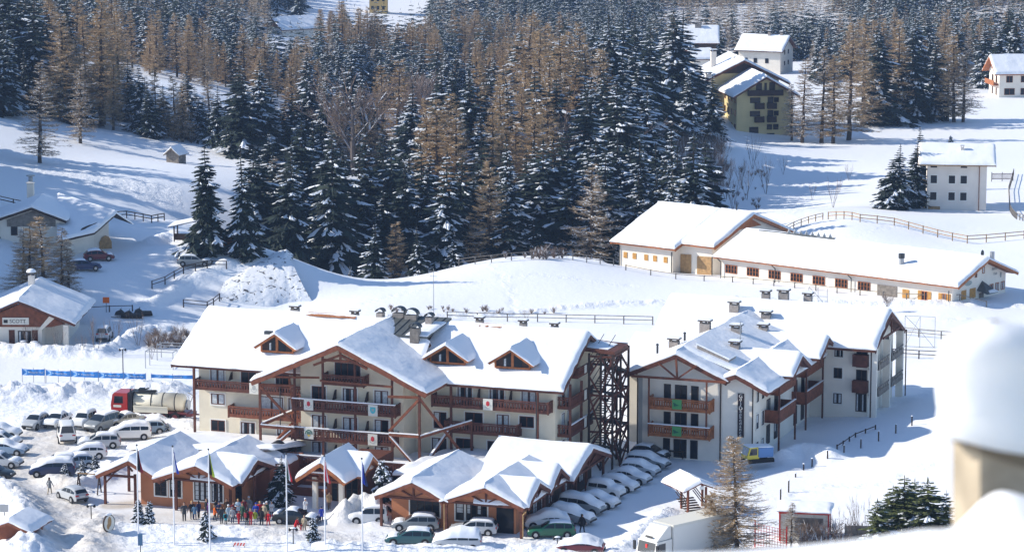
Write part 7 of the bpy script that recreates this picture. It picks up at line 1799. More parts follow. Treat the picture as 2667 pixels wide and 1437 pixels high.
def forest_mass():
    """everything beyond the countable rows: one mass"""
    pts = list(REST); rr = random.Random(5)
    for _ in range(380):                              # the wooded hill beyond the frame whose shade lies over the meadow and road
        x, y = rr.uniform(-130, -86), rr.uniform(392, 620); y = y if y < 478 or rr.random() < .7 else rr.uniform(392, 478); 0 if 506 < y < 540 else pts.append(('spruce', x, y, rr.uniform(13, 19)))
    for _ in range(6500):
        y = 660 + 520 * rr.random() ** .8; a = R(rr.uniform(-11.5, 11.5)); x = y * math.tan(a)
        z = gz(x, y) if False else None
        pts.append((None, x, y, None))
    pts[len(REST):] = sorted(pts[len(REST):], key=lambda p: p[2])
    xs = np.array([p[1] for p in pts]); ys = np.array([p[2] for p in pts]); zs = base_z(xs, ys)
    U, V = project(xs, ys, zs); U2, V2 = project(xs, ys, zs + 12)
    variants = {k: [] for k in ('s', 'l')}
    for s in (201, 202, 203, 204, 205): variants['s'].append(spruce_mesh(s, 20, .21, .55, detail=.17)[1])
    for s in (211, 212): variants['l'].append(larch_mesh(s, 18, .17, .3, twigs=4, layers=14, tr=.06, per=5)[1])
    arr = {}
    for k, L in variants.items():
        arr[k] = []
        for me in L:
            co = np.zeros(len(me.vertices) * 3, np.float32); me.vertices.foreach_get('co', co)
            li = np.zeros(len(me.loops), np.int32); me.loops.foreach_get('vertex_index', li)
            ls = np.zeros(len(me.polygons), np.int32); me.polygons.foreach_get('loop_start', ls)
            mi = np.zeros(len(me.polygons), np.int32); me.polygons.foreach_get('material_index', mi)
            arr[k].append((co.reshape(-1, 3), li, ls, mi + (0 if k == 's' else 2)))
    CO, LI, LS, MI = [], [], [], []; nv = nl = 0; used = 0
    bx = np.array([p[0] for p in PLACED]); by = np.array([p[1] for p in PLACED])
    for i, (kd, x, y, h) in enumerate(pts):
        u, v, vt = U[i], V[i], V2[i]
        if kd is None:
            if v < -60 or vt > 330: continue
            # keep the open ground open
            if u > 1790 and (y < 770 or v > 205): continue
            if 1640 < u < 2110 and y < 850: continue
            if u < 330 and (y < 640): continue
            if y < 690 and not (330 < u < 1000 and y > 610): continue
            if any(a - 10 < u < b + 10 and (c < v < d + 60 and vt < d) for a, b, c, d in CLEAR[2:4]): continue
            if 800 < u < 1000 and v < 62: continue
            if np.min((bx - x) ** 2 + (by - y) ** 2) < 5: continue
            h = rr.uniform(9, 15)
            k = 'l' if float(vnoise(x / 30, y / 40, 4)) > .62 else 's'
            nm = 'larch_tree' if k == 'l' else 'spruce_tree'
            if COUNT[nm] < 285 and 0 < u < 2667 and vt > 5:
                COUNT[nm] += 1
                tree('larch' if k == 'l' else 'spruce', x, y, zs[i] - .2, h, 'tan larch among the far blue forest' if k == 'l' else 'small frosted spruce of the far blue forest', KIND['larch' if k == 'l' else 'spruce'][1] + ' trees of the far forest', sx=1.15); continue
        else: k = 'l' if kd in ('larch', 'snowlarch', 'bare') else 's'
        co, li, ls, mi = rr.choice(arr[k]); sc = h / 20.0; t = rr.random() * 6.28; c, s = math.cos(t), math.sin(t)
        q = np.empty_like(co); q[:, 0] = (co[:, 0] * c - co[:, 1] * s) * sc * 1.15 + x; q[:, 1] = (co[:, 0] * s + co[:, 1] * c) * sc * 1.15 + y; q[:, 2] = co[:, 2] * sc + zs[i]
        CO.append(q); LI.append(li + nv); LS.append(ls + nl); MI.append(mi); nv += len(co); nl += len(li); used += 1
    me = bpy.data.meshes.new('far_forest')
    co = np.concatenate(CO); li = np.concatenate(LI); ls = np.concatenate(LS); mi = np.concatenate(MI)
    me.vertices.add(len(co)); me.vertices.foreach_set('co', co.ravel()); me.loops.add(len(li)); me.loops.foreach_set('vertex_index', li.astype(np.int32))
    me.polygons.add(len(ls)); me.polygons.foreach_set('loop_start', ls.astype(np.int32))
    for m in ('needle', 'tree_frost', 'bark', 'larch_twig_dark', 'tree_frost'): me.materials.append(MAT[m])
    me.polygons.foreach_set('material_index', mi.astype(np.int32)); me.update(calc_edges=True)
    o = link('far_forest', me); tag(o, 'blue hazy mass of snowy conifers filling the far slope', 'forest', kind='stuff')
    print('FOREST', used, len(ls), COUNT)
forest_mass()

def undergrowth():
    """brown brush between the trunks and on the white bank, as one mass"""
    mb = MB(); rr = random.Random(8)
    zones = [([(1500,330),(1850,330),(1900,420),(1880,520),(1700,430),(1520,400)], 260, 1.0), ([(560,330),(900,350),(900,420),(640,420)], 90, .7), ([(330,330),(640,340),(640,400),(430,365)], 110, .8), ([(1250,664),(1560,664),(1560,676),(1250,676)], 50, .5), ([(1840,420),(2000,450),(1990,560),(1900,540)], 40, .3), ([(2080,1400),(2260,1400),(2260,1440),(2080,1440)], 40, .6), ([(380,885),(490,875),(480,905),(390,910)], 50, .5), ([(1000,800),(1500,815),(1500,830),(1000,815)], 26, .25)]
    for poly, n, sc in zones:
        us = [p[0] for p in poly]; vs = [p[1] for p in poly]; k = 0
        while k < n:
            u = rr.uniform(min(us), max(us)); v = rr.uniform(min(vs), max(vs))
            if not inpoly(np.array([u]), np.array([v]), poly)[0]: n -= .3; continue
            k += 1; p = hit(u, v); H = 2.6 * sc * rr.uniform(.6, 1.5)
            for s in range(int(16 + 10 * sc)):
                a = rr.random() * 6.28; e = p + Vector((math.cos(a) * H * rr.uniform(.1, .6), math.sin(a) * H * rr.uniform(.1, .6), H * rr.uniform(.5, 1)))
                strand(mb, p, e, .035, 0)
                for t in range(3): c = p.lerp(e, rr.uniform(.4, .9)); strand(mb, c, c + Vector((rr.uniform(-1, 1), rr.uniform(-1, 1), rr.uniform(0, 1))) * H * .28, .022, 0)
                if rr.random() < .3: c = p.lerp(e, .6); tent(mb, c, e, .04, .05, 0, 1)
    o = mb.build('undergrowth', [MAT['twig_brown'], MAT['tree_snow']]); tag(o, 'brown leafless brush dusted with snow along the forest foot and banks', 'brush', kind='stuff')
undergrowth()
# ------------------------------------------------------------------ fences, flags, signs and small things
def poly_points(px, z=None, step=2.4, banks=True):
    P = [hit(u, v, False) for u, v in px]; out = []
    for a, b in zip(P[:-1], P[1:]):
        n = max(1, round((Vector((b.x, b.y, 0)) - Vector((a.x, a.y, 0))).length / step))
        for k in range(n): out.append(a.lerp(b, k / n))
    out.append(P[-1])
    for p in out: p.z = gz(p.x, p.y, banks)
    return out

def fence(px, label, h=1.05, rails=(1.0, .55), step=2.4, mat='wood_grey', snow=False, rt=.09, sink=.0, cat='fence'):
    P = poly_points(px, step=step); o = empty('fence', P[0], 0, label, cat)
    for p in P:
        q = p - P[0]; m = MB(); m.beam(q + Vector((0, 0, -.4)), q + Vector((0, 0, h - sink)), .14); m.build('fence_post', MAT[mat], o)
    m = MB()
    for r in rails:
        for a, b in zip(P[:-1], P[1:]): m.beam(a - P[0] + Vector((0, .06, r - sink)), b - P[0] + Vector((0, .06, r - sink)), .05, rt)
    m.build('rail', MAT[mat], o)
    if snow:
        m = MB()
        for a, b in zip(P[:-1], P[1:]): m.beam(a - P[0] + Vector((0, .06, rails[0] + .09)), b - P[0] + Vector((0, .06, rails[0] + .09)), .09, .07)
        m.build('snow_cap', MAT['roof_snow'], o)
    return o
fence([(1165, 832), (1400, 838), (1700, 845)], 'grey two rail fence crossing the meadow behind the hotel roof', step=3.6)
fence([(2335, 872), (2510, 888)], 'two rail fence behind the gable of the apartment house', step=3)
fence([(2325, 930), (2462, 938), (2490, 920)], 'dark two rail fence below the scaffold frame beside the apartment house', mat='wood_dark', step=3)
fence([(1195, 694), (1280, 684), (1384, 675), (1456, 672), (1528, 684), (1598, 692)], 'pale fence curving along the meadow crest under the forest', step=2.6)
fence([(1630, 704), (1760, 727), (1908, 735), (2180, 763), (2361, 779), (2569, 800)], 'long low post fence in front of the stable', h=.8, rails=(.7,), step=3.2)
fence([(2048, 606), (2143, 572)], 'short fence climbing from the hay barn gable', step=2.6, mat='wood_pale')
fence([(2157, 572), (2240, 578), (2329, 588), (2519, 634), (2667, 622)], 'paddock fence zigzagging above the long stable', h=1.2, rails=(1.1, .6), step=2.8, mat='wood_pale', rt=.12)
fence([(2640, 455), (2627, 500), (2630, 548), (2648, 572), (2672, 578)], 'brown paling fence snaking down past the lone villa', step=2.0, mat='wood_grey')
fence([(-5, 528), (75, 545)], 'dark snow capped rail fence above the farmhouse roof', mat='wood_dark', snow=True, rt=.14, step=2.0)
fence([(280, 572), (330, 568), (395, 580), (428, 574)], 'dark crooked rail fence beside the farmhouse gateway', mat='wood_dark', step=2.2, rt=.13)
fence([(396, 752), (430, 742), (478, 716), (540, 712), (590, 706)], 'dark rail fence along the bank of the terrace road', mat='wood_dark', step=2.0)
fence([(478, 800), (540, 806), (572, 784)], 'short dark fence at the foot of the rubble wall', mat='wood_dark', step=2.2)
fence([(225, 815), (345, 810)], 'low dark rail beside the bicycles behind the ski shop', mat='wood_dark', step=2.6, h=.8, rails=(.7,))
fence([(650, 645), (735, 655)], 'thin rail on top of the rubble wall', mat='wood_dark', step=2.2, rails=(.95,))
# gate by the villa
p = hit(2610, 472); o = empty('paling_gate', p, 0, 'double leaf paling gate standing open in the snow behind the villa', 'gate'); m = MB()
for k in range(19): m.beam((-1.7 + k * .19, 0, .25), (-1.7 + k * .19, 0, 1.45), .07, .04)
m.build('pale', MAT['wood_brown'], o); m = MB()
for x in (-1.85, 0, 1.9): m.beam((x, 0, -.2), (x, 0, 1.6), .11)
for z in (.45, 1.25): m.beam((-1.85, .05, z), (1.9, .05, z), .06, .08)
m.build('frame', MAT['wood_dark'], o)
# marker posts below the apartment house
for i, (u, v, vt) in enumerate(((2155, 1200, 1172), (2198, 1184, 1158), (2242, 1166, 1142), (2288, 1148, 1122), (2333, 1128, 1104), (2375, 1108, 1083), (2093, 1224, 1207), (2115, 1215, 1193), (2072, 1242, 1232), (2054, 1281, 1250), (2033, 1302, 1272))):
    p = hit(u, v); s = FPX / (p.y * 1.03); h = (v - vt) / s
    m = MB(); m.beam((0, 0, -.3), (0, 0, h), .13); q = empty('marker_post', p, 0, ('dark marker post in the shadowed snow below the apartment house' if i < 6 else 'dark marker post in the snow beside the yellow cabbed vehicle'), 'post', 'marker posts below the apartment house' if i < 6 else 'marker posts near the snow vehicle'); m.build('shaft', MAT['wood_dark'], q)
    s = MB(); s.blob((0, 0, h), .12, .12, .09, n=6, k=3, half=True); s.build('snow_cap', MAT['roof_snow'], q)
fence([(2180, 1170), (2228, 1138), (2280, 1118)], 'half buried dark rope fence on the shadowed slope below the apartment house', h=.5, rails=(.35,), step=2.0, mat='wood_dark')
# flagpoles
def flagpole(u, vt, vb, colours, label):
    p = hit(u, vb); d = ray(u, vt); H = CAMH + d[2] * p.y / d[1] - p.z
    o = empty('flagpole', p, 0, label, 'flagpole', 'flagpoles on the hotel forecourt')
    m = MB(); m.tube((0, 0, -.4), (0, 0, H), .075, .05, n=8); m.build('pole', MAT['metal_white'], o)
    m = MB(); m.blob((0, 0, H + .06), .1, .1, .1, n=8, k=5); m.build('finial', MAT['metal_dark'], o)
    m = MB(); n = 10; k = len(colours)                    # a limp flag hanging in folds
    for c in range(k):
        P = []
        for i in range(n + 1):
            z = H - .25 - 2.0 * i / n; row = []
            for j in range(4):
                f = (c + j / 3) / k; w = .12 + .42 * (i / n) ** 1.2 * (1 if i < n else .85)
                row.append((.05 + w * f, .10 * math.sin(f * 9 + i * .5), z - .35 * f))
            P.append(row)
        m.grid(P, c)
    m.build('flag', [MAT[c] for c in colours], o, smooth=True)
flagpole(361, 1160, 1412, ['cloth_black', 'cloth_darkred'], 'flagpole with a dark red limp flag before the timber porch')
flagpole(454, 1163, 1418, ['cloth_white', 'cloth_royal'], 'flagpole with a blue and white limp flag before the restaurant windows')
flagpole(547, 1171, 1432, ['cloth_black', 'cloth_lime'], 'flagpole with a black and gold limp flag rising from the small spruce')
flagpole(748, 1183, 1436, ['cloth_green', 'cloth_white', 'cloth_red'], 'flagpole with a green white and red flag beside the black saloon')
flagpole(847, 1188, 1432, ['cloth_red', 'cloth_white', 'cloth_red'], 'flagpole with a red and white flag before the entrance pillars')
flagpole(944, 1195, 1440, ['cloth_royal', 'cloth_navy'], 'flagpole with a deep blue flag by the white off-road car')
# blue banners with a chevron and white writing
def banner(u0, u1, v0, v1, vb0, vb1, label, ztilt=0):
    a = at_z(u0, v1 + 16, .2); b = at_z(u1, vb1 + 16, .2)
    o = empty('banner', a, 0, label, 'banner', 'blue banners at the field edge'); d = b - a; L = d.length; d.normalize()
    s = FPX / a.y / 1.02; H = (v1 - v0) / s; zb = 16 / s
    m = MB(); n = 12; P = [[d * (L * i / n) + Vector((0, -.05 + .06 * math.sin(i * 1.7), zb + H * j / 3 - .06 * math.sin(math.pi * i / n) * (j == 3))) for i in range(n + 1)] for j in range(4)]
    m.grid(P); m.build('cloth', MAT['banner_blue'], o)
    rz = math.atan2(d.y, d.x); fw = Vector((d.y, -d.x, 0)) * .09
    m = MB(); c = d * (L * .04) + fw; t = d * (L * .26) + fw
    for zA, zB in ((zb + H * .95, zb + H * .5), (zb + H * .06, zb + H * .5)): m.add([c + Vector((0, 0, zA)), c + d * .32 + Vector((0, 0, zA)), t + d * .25 + Vector((0, 0, zB)), t - d * .15 + Vector((0, 0, zB))], [(0, 1, 2, 3)])
    m.build('chevron', MAT['banner_pale'], o)
    text_part(o, 'Pineta Sci Club', H * .36, d * (L * .63) + fw * 1.1 + Vector((0, 0, zb + H * .45)), (math.pi / 2, 0, rz), 'plate_white')
    m = MB()
    for f in (0, .5, 1): m.tube(d * L * f + Vector((0, .05, -.3)), d * L * f + Vector((0, .05, zb + H + .1)), .035)
    m.build('pole', MAT['metal_grey'], o)
for i, (u0, u1, v0, v1, w1) in enumerate(((58, 117, 959, 976, 977), (120, 184, 962, 977, 980), (185, 256, 964, 980, 983), (257, 322, 968, 983, 985), (323, 380, 970, 985, 987))):
    banner(u0, u1, v0, v1, 0, w1, ('blue chevron banner at the outer end of the banner line', 'second blue banner from the outer end of the line', 'middle blue banner of the five at the field edge', 'blue banner just before the lamp post', 'blue banner next to the gap in the line')[i])
banner(394, 505, 973, 983, 0, 986, 'sagging blue banner running behind the hotel corner balcony')
# football goals
for u, v, lb in ((415, 962, 'bare goal frame of thin pipes next to the hotel corner'), (445, 945, 'second thin goal frame further back beside the hotel roof')):
    p = at_z(u, v, .2); o = empty('goal_frame', p, R(-12), lb, 'goal'); m = MB(); W_, H_ = 3.4, 2.1
    for y in (0, 1.6):
        for x in (-W_ / 2, W_ / 2): m.tube((x, y, -.1), (x, y, H_), .05)
        m.tube((-W_ / 2, y, H_), (W_ / 2, y, H_), .05)
    for x in (-W_ / 2, W_ / 2): m.tube((x, 0, H_), (x, 1.6, H_), .05)
    m.build('pipe', MAT['metal_grey'], o)
# scaffold frames and masts on the snow behind the apartment house
for u, v, W_, H_, lb in ((2395, 905, 3.6, 3.8, 'thin scaffold frame standing in the field beside the apartment house'), (2130, 800, 2.4, 2.6, 'small wire frame in the snow before the stable gate')):
    p = hit(u, v); o = empty('scaffold_frame', p, R(-15), lb, 'scaffold'); m = MB()
    for x in (-W_ / 2, 0, W_ / 2): m.tube((x, 0, -.1), (x, 0, H_), .035)
    for z in (0.1, H_ * .55, H_): m.tube((-W_ / 2, 0, z), (W_ / 2, 0, z), .03)
    m.tube((-W_ / 2, 0, 0), (0, 0, H_), .03); m.tube((0, 0, H_ * .55), (W_ / 2, 0, 0), .03); m.tube((-W_ / 2, 0, H_), (0, 0, H_ * .55), .03); m.build('pipe', MAT['metal_grey'], o)
# lamps
def lamp(u, vt, vb, label, r=.05):
    p = hit(u, vb); d = ray(u, vt); H = CAMH + d[2] * p.y / d[1] - p.z; o = empty('lamp_post', p, 0, label, 'lamp post')
    m = MB(); m.tube((0, 0, -.3), (0, 0, H), r); m.build('pole', MAT['metal_dark'], o)
    for s in (-1, 1): m = MB(); m.beam((0, 0, H - .05), (s * .3, 0, H - .1), .05); m.blob((s * .32, 0, H - .12), .14, .14, .16, n=7, k=4); m.build('lamp_head', MAT['black_plastic'], o)
    m = MB(); m.blob((0, 0, H), .3, .18, .12, n=8, k=3, half=True); m.build('snow_cap', MAT['roof_snow'], o)
lamp(321, 908, 990, 'tall thin lamp post in front of the blue banners', .06)
lamp(238, 1314, 1362, 'low twin headed lamp at the corner of the plaza by the lane')
lamp(764, 1375, 1424, 'low snow topped lamp on the bank near the black saloon')
lamp(1452, 1398, 1436, 'low lamp with dangling heads in front of the green estate')
# round wooden sign
p = hit(284, 1398); o = empty('oval_sign', p, R(48), 'oval wooden slice sign on two legs on the plaza bank', 'sign'); m = MB(); m.tube((0, -.1, 1.35), (0, .1, 1.35), .85, n=22); s = m.build('board', MAT['wood_dark'], o)
m = MB(); m.tube((0, -.13, 1.35), (0, -.1, 1.35), .76, n=22); m.build('painted_face', MAT['panel_cream'], o); o.scale = (.82, .82, 1.0); m = MB(); m.blob((.0, -.14, 1.5), .3, .02, .5, n=9, k=6); m.blob((-.2, -.14, 1.1), .2, .02, .3, n=9, k=6); m.build('emblem', MAT['wood_pale'], o)
m = MB(); m.beam((-.35, 0, -.4), (-.35, 0, .6), .1); m.beam((.35, 0, -.4), (.35, 0, .6), .1); m.split('leg', MAT['black_plastic'], o)
m = MB(); m.blob((0, 0, 2.14), .5, .2, .16, n=10, k=4, half=True); m.build('snow_cap', MAT['roof_snow'], o)
# striped barriers
for u, v, L, lb in ((418, 1312, 1.9, 'red and white striped barrier board against the terracotta wall'), (622, 1424, 1.3, 'fallen red and white striped board in the plaza snow')):
    p = hit(u, v); o = empty('striped_barrier', p, R(-14), lb, 'barrier'); n = 9; zb = .75 if L > 1.5 else .15
    for c in (0, 1):
        m = MB()
        for k in range(n):
            if k % 2 == c: a = -L / 2 + L * k / n; w = L / n; m.add([(a, 0, zb), (a + w, 0, zb), (a + w + .12, 0, zb + .28), (a + .12, 0, zb + .28), (a, .05, zb), (a + w, .05, zb), (a + w + .12, .05, zb + .28), (a + .12, .05, zb + .28)], [(0, 1, 2, 3), (7, 6, 5, 4), (3, 2, 6, 7), (0, 4, 5, 1)])
        m.build('stripe', MAT['red_plastic' if c else 'plate_white'], o)
    m = MB()
    for x in (-L / 2 + .1, L / 2 - .1): m.beam((x, .08, -.2), (x, .08, zb + .2), .06)
    m.split('leg', MAT['metal_dark'], o)
# swing-like A frame beside the porch
p = hit(232, 1282); o = empty('swing_frame', p, R(-16), 'wooden A frame swing stand by the open timber porch', 'swing'); m = MB()
for x in (-1.1, 1.1): m.beam((x, -.5, -.1), (x, 0, 1.9), .1); m.beam((x, .5, -.1), (x, 0, 1.9), .1); m.beam((x, -.25, .9), (x, .25, .9), .07)
m.split('leg', MAT['wood_dark'], o); m = MB(); m.beam((-1.2, 0, 1.9), (1.2, 0, 1.9), .1); m.build('crossbar', MAT['wood_pale'], o)
# notice boards
for u, v, h, mt, lb in ((277, 812, 1.9, 'cloth_orange', 'small reddish notice board on a post at the road bend'), (12, 1360, 1.8, 'metal_grey', 'small grey notice plate on a thin post at the lane bank'), (366, 1436, 1.7, 'cloth_steel', 'blue plate on the short post below the first flagpole')):
    p = hit(u, v); o = empty('notice_board', p, 0, lb, 'sign'); m = MB(); m.tube((0, 0, -.3), (0, 0, h), .04); m.split('post', MAT['metal_dark'], o)
    m = MB(); m.box(-.42, .42, -.06, -.03, h - .75, h) if u != 366 else m.box(-.22, .22, -.06, -.03, h - 1.1, h); m.build('board', MAT[mt], o)
p = hit(35, 1392); o = empty('rail_sled', p, R(-40), 'pair of thin rails leaning on the bank behind the kiosk', 'rail'); m = MB(); m.beam((-1.5, 0, .6), (1.6, 0, -.2), .06); m.beam((-1.5, .5, .6), (1.6, .5, -.2), .06); m.split('bar', MAT['metal_grey'], o)
# utility poles up by the house
for u, vt, vb, lb in ((1966, 92, 162, 'telegraph pole before the white gabled house'), (1833, 90, 170, 'double telegraph pole before the dark timber barn')):
    p = hit(u, vb); d = ray(u, vt); H = CAMH + d[2] * p.y / d[1] - p.z; o = empty('utility_pole', p, 0, lb, 'pole'); m = MB(); m.tube((0, 0, -.3), (0, 0, H), .15, .11); m.build('shaft', MAT['wood_dark'], o); m = MB(); m.beam((-.8, 0, H - .6), (.8, 0, H - .6), .12); m.build('crossarm', MAT['wood_dark'], o)
# bicycles / sledges heap: three dark scooters behind the shop
for k, (u, v) in enumerate(((322, 826), (345, 828), (372, 822))):
    p = hit(u, v); o = empty('snowmobile', p, R(170 + 12 * k), ('dark snowmobile nearest the shop behind the ski shop chalet', 'middle dark snowmobile of the three by the low rail', 'dark snowmobile beside the bare sapling by the low rail')[k], 'snowmobile', 'snowmobiles behind the ski shop')
    m = MB(); m.extrude([(1.1, -.4, .3), (.9, -.4, .75), (.4, -.4, .95), (0, -.4, .6), (-1.1, -.4, .55), (-1.1, -.4, .3)], (0, .8, 0)); m.build('body', MAT['black_plastic'], o)
    m = MB(); m.box(-1.2, .3, -.25, .25, 0, .3); m.build('track', MAT['tyre'], o); m = MB()
    for s in (-1, 1): m.beam((.4, s * .45, .06), (1.5, s * .45, .08), .12, .05)
    m.build('ski', MAT['metal_dark'], o); m = MB(); m.beam((.35, -.35, 1.1), (.35, .35, 1.1), .05); m.beam((.5, 0, .8), (.35, 0, 1.1), .05); m.build('handlebar', MAT['metal_dark'], o)
# covered stair shelter
p = at_z(1818, 1330, .3); o = empty('stair_shelter', p, R(24), 'red posted stair shelter with a curved snowy roof beside the brown larch', 'shelter'); m = MB()
for x, y in ((-1.3, 0), (1.0, 0), (-.4, 3.4), (2.2, 3.2)): m.beam((x, y, -.4), (x, y, 2.6), .22)
m.split('post', MAT['wood_red'], o); m = MB()
for sx in (-1, 1): m.extrude([(-.15, -.9, 3.3), (-.15 + sx * 2.1, -.9, 2.5), (-.15 + sx * 2.1, -.9, 2.38), (-.15, -.9, 3.15)], (0, 5.6, 0))
ro = m.build('roof', MAT['wood_red'], o); s = MB(); snow_slab(s, (-2.25, -.9, 2.52), (-2.25, 4.7, 2.52), (-.15, 4.7, 3.35), (-.15, -.9, 3.35), .42, (1, 1, 0, 1), step=.5); snow_slab(s, (1.95, 4.7, 2.52), (1.95, -.9, 2.52), (-.15, -.9, 3.35), (-.15, 4.7, 3.35), .42, (1, 1, 0, 1), step=.5); s.build('roof_snow', MAT['roof_snow'], ro, smooth=True)
m = MB()
for k in range(7): m.box(-1.2, .9, .2 + k * .42, .55 + k * .42, -.3 + k * .18, -.2 + k * .18)
m.build('step', MAT['wood_dark'], o); m = MB()
for x in (-1.25, .95):
    for z in (.4, .75, 1.1): m.beam((x, 0, z), (x, 3.2, z + 1.2), .06, .1)
m.build('handrail', MAT['wood_dark'], o); m = MB(); m.box(-.25, .25, -.93, -.88, 2.6, 2.95); m.build('plate', MAT['plate_white'], o); o.scale = (.84, .84, .88)
# red kiosk
p = at_z(2095, 1405, .4); o = empty('red_kiosk', p, R(-10), 'cream hut with bright red edges and a snow roof by the bare thickets', 'kiosk'); m = MB(); m.box(-2.3, 2.2, 0, 2.4, -.6, 2.5); m.build('wall', MAT['panel_cream'], o); m = MB()
for x in (-2.3, 2.2):
    for y in (0, 2.4): m.beam((x, y, -.6), (x, y, 2.6), .14)
m.beam((-2.4, -.05, 2.55), (2.3, -.05, 2.55), .16, .2); m.beam((2.25, 0, 2.55), (2.25, 2.4, 2.55), .16, .2); m.beam((-2.35, 0, 2.55), (-2.35, 2.4, 2.55), .16, .2); m.build('frame', MAT['red_plastic'], o)
m = MB(); m.box(-.9, 1.7, -.05, 0, .6, 2.1); m.build('shutter', MAT['wood_grey'], o); s = MB(); snow_slab(s, (-2.5, -.2, 2.66), (2.4, -.2, 2.66), (2.4, 2.6, 2.9), (-2.5, 2.6, 2.9), .3, (1, 1, 1, 1), step=.5); s.build('roof_snow', MAT['roof_snow'], o, smooth=True)
p = at_z(2006, 1425, .3); o = empty('safety_net', p, R(-30), 'orange red safety netting hung beside the cream hut', 'net'); m = MB()
for k in range(12): m.beam((-1.5 + k * .28, 0, 0), (-1.5 + k * .28, 0, 2.2 - .04 * k), .035, .03)
for k in range(8): m.beam((-1.5, 0, .1 + k * .28), (1.6, 0, .1 + k * .25), .035, .03)
m.build('mesh_net', MAT['red_plastic'], o); m = MB(); m.beam((-1.55, 0, -.3), (-1.55, 0, 2.4), .1); m.beam((1.65, 0, -.3), (1.65, 0, 2.2), .1); m.build('net_post', MAT['red_plastic'], o)
p = at_z(2245, 1405, 1.0); o = empty('board_fence', p, R(-4), 'grey board fence below the ledge beside the olive spruces', 'fence'); m = MB()
for k in range(3): m.box(-1.6, 1.9, 0, .06, .1 + k * .42, .48 + k * .42)
m.build('board', MAT['wood_grey'], o); m = MB()
for x in (-1.5, 0, 1.8): m.beam((x, .1, -.4), (x, .1, 1.5), .12)
m.build('fence_post', MAT['wood_grey'], o)
# garbage bins by the ski shop
for u, v, mt, lb in ((62, 912, 'metal_dark', 'dark lidded bin with snow on top in front of the ski shop'), (90, 914, 'wood_grey', 'pale crate box beside the dark bin of the ski shop')):
    p = hit(u, v); o = empty('bin' if u < 80 else 'storage_box', p, 0, lb, 'bin' if u < 80 else 'box'); m = MB(); m.extrude([(-.45, -.4, 0), (.45, -.4, 0), (.5, -.4, 1.0), (-.5, -.4, 1.0)], (0, .8, 0)); m.build('body', MAT[mt], o); m = MB(); m.box(-.53, .53, -.45, .45, 1.0, 1.08); m.build('lid', MAT[mt], o); s = MB(); s.blob((0, 0, 1.08), .5, .42, .2, half=True); s.build('snow_cap', MAT['roof_snow'], o, smooth=True)
# terrace furniture of the apartment house
p = at_z(1762, 1192, 0); o = empty('terrace_table', p, R(-20), 'dark terrace table with benches before the annex glass door', 'table'); m = MB(); m.box(-.9, .9, -.4, .4, .7, .78); m.build('tabletop', MAT['wood_dark'], o); m = MB()
for x in (-.7, .7): m.beam((x, -.3, 0), (x, .3, .7), .08); m.beam((x, .3, 0), (x, -.3, .7), .08)
m.split('leg', MAT['wood_dark'], o)

# ------------------------------------------------------------------ the ledge and weathered post close to the camera
def close_up():
    mb = MB(); P = []; prof = [(-400, 1480), (0, 1456), (500, 1442), (880, 1424), (1150, 1418), (1377, 1412), (1600, 1416), (1807, 1408), (2014, 1396), (2240, 1388), (2348, 1362), (2430, 1350), (2490, 1352), (2545, 1306), (2590, 1257), (2632, 1250), (2680, 1270), (2900, 1320), (3300, 1360)]
    Y0 = 5.6
    for u, v in prof:
        v += 22
        c = at_y(u, v, Y0); row = []
        n = float(fbm(u / 70, 1, 3, 3)) * .022
        for dy, dz in ((1.4, -1.2), (.75, -.5), (.45, -.2), (.25, -.09), (.1, -.028), (0, 0), (-.12, -.015), (-.3, -.06), (-.6, -.17), (-1.1, -.5), (-1.8, -1.3)): row.append((c.x, Y0 + dy, c.z + dz + n))
        P.append(row)
    mb.grid(P); o = mb.build('snow_ledge', MAT['near_snow'], smooth=True); tag(o, kind='structure')
    b = o.modifiers.new('sub', 'SUBSURF'); b.levels = 2; b.render_levels = 2
    # post
    Yp = 5.95; c0 = at_y(2600, 1330, Yp); tp = at_y(2570, 1140, Yp)
    o = empty('fence_post', (c0.x, Yp, c0.z), R(14), 'weathered pale fence post with a tall snow cap out of focus close by', 'post')
    m = MB(); h = tp.z - c0.z
    m.extrude([(-.068, -.05, -.25), (.072, -.05, -.25), (.075, -.05, h - .01), (.0, -.05, h + .015), (-.066, -.05, h + .012)], (0, .11, 0)); m.build('shaft', MAT['wood_post'], o)
    m = MB(); m.extrude([(-.068, -.055, h - .012), (.08, -.055, h - .07), (.08, -.055, h - .03), (-.068, -.055, h + .02)], (0, .12, 0)); m.build('top_edge', MAT['wood_post_dark'], o)
    P = []
    topv = at_y(2570, 832, Yp).z - c0.z
    for k in range(13):
        f = k / 12; z = h - .012 + (topv - h + .012) * f
        w = .118 * (1 - .06 * f) * (1 if f < .8 else math.sqrt(max(.015, 1 - ((f - .8) / .2) ** 2))); xo = -.012 + .004 * math.sin(f * 7); row = []
        for t in range(25):
            a = 2 * math.pi * (t % 24) / 24; q = 1 + .34 * float(fbm(math.cos(a) * 1.4 + 5, math.sin(a) * 1.4 + f * 4.0, 9, 3))
            tilt = -.030 * math.cos(a) * (1 - f)
            row.append((xo + w * q * math.cos(a), w * .62 * q * math.sin(a), z + tilt * (1 if k < 4 else .4)))
        P.append(row)
    m = MB(); m.grid(P); s = m.build('snow_cap', MAT['near_snow'], o, smooth=True); b = s.modifiers.new('sub', 'SUBSURF'); b.levels = 2; b.render_levels = 2
    o.rotation_euler = (0, R(-1.5), R(20))
material('wood_post', (.40, .335, .25), .8, .4, 30, .2, 12, bdist=.01)
material('wood_post_dark', (.20, .16, .115), .8)
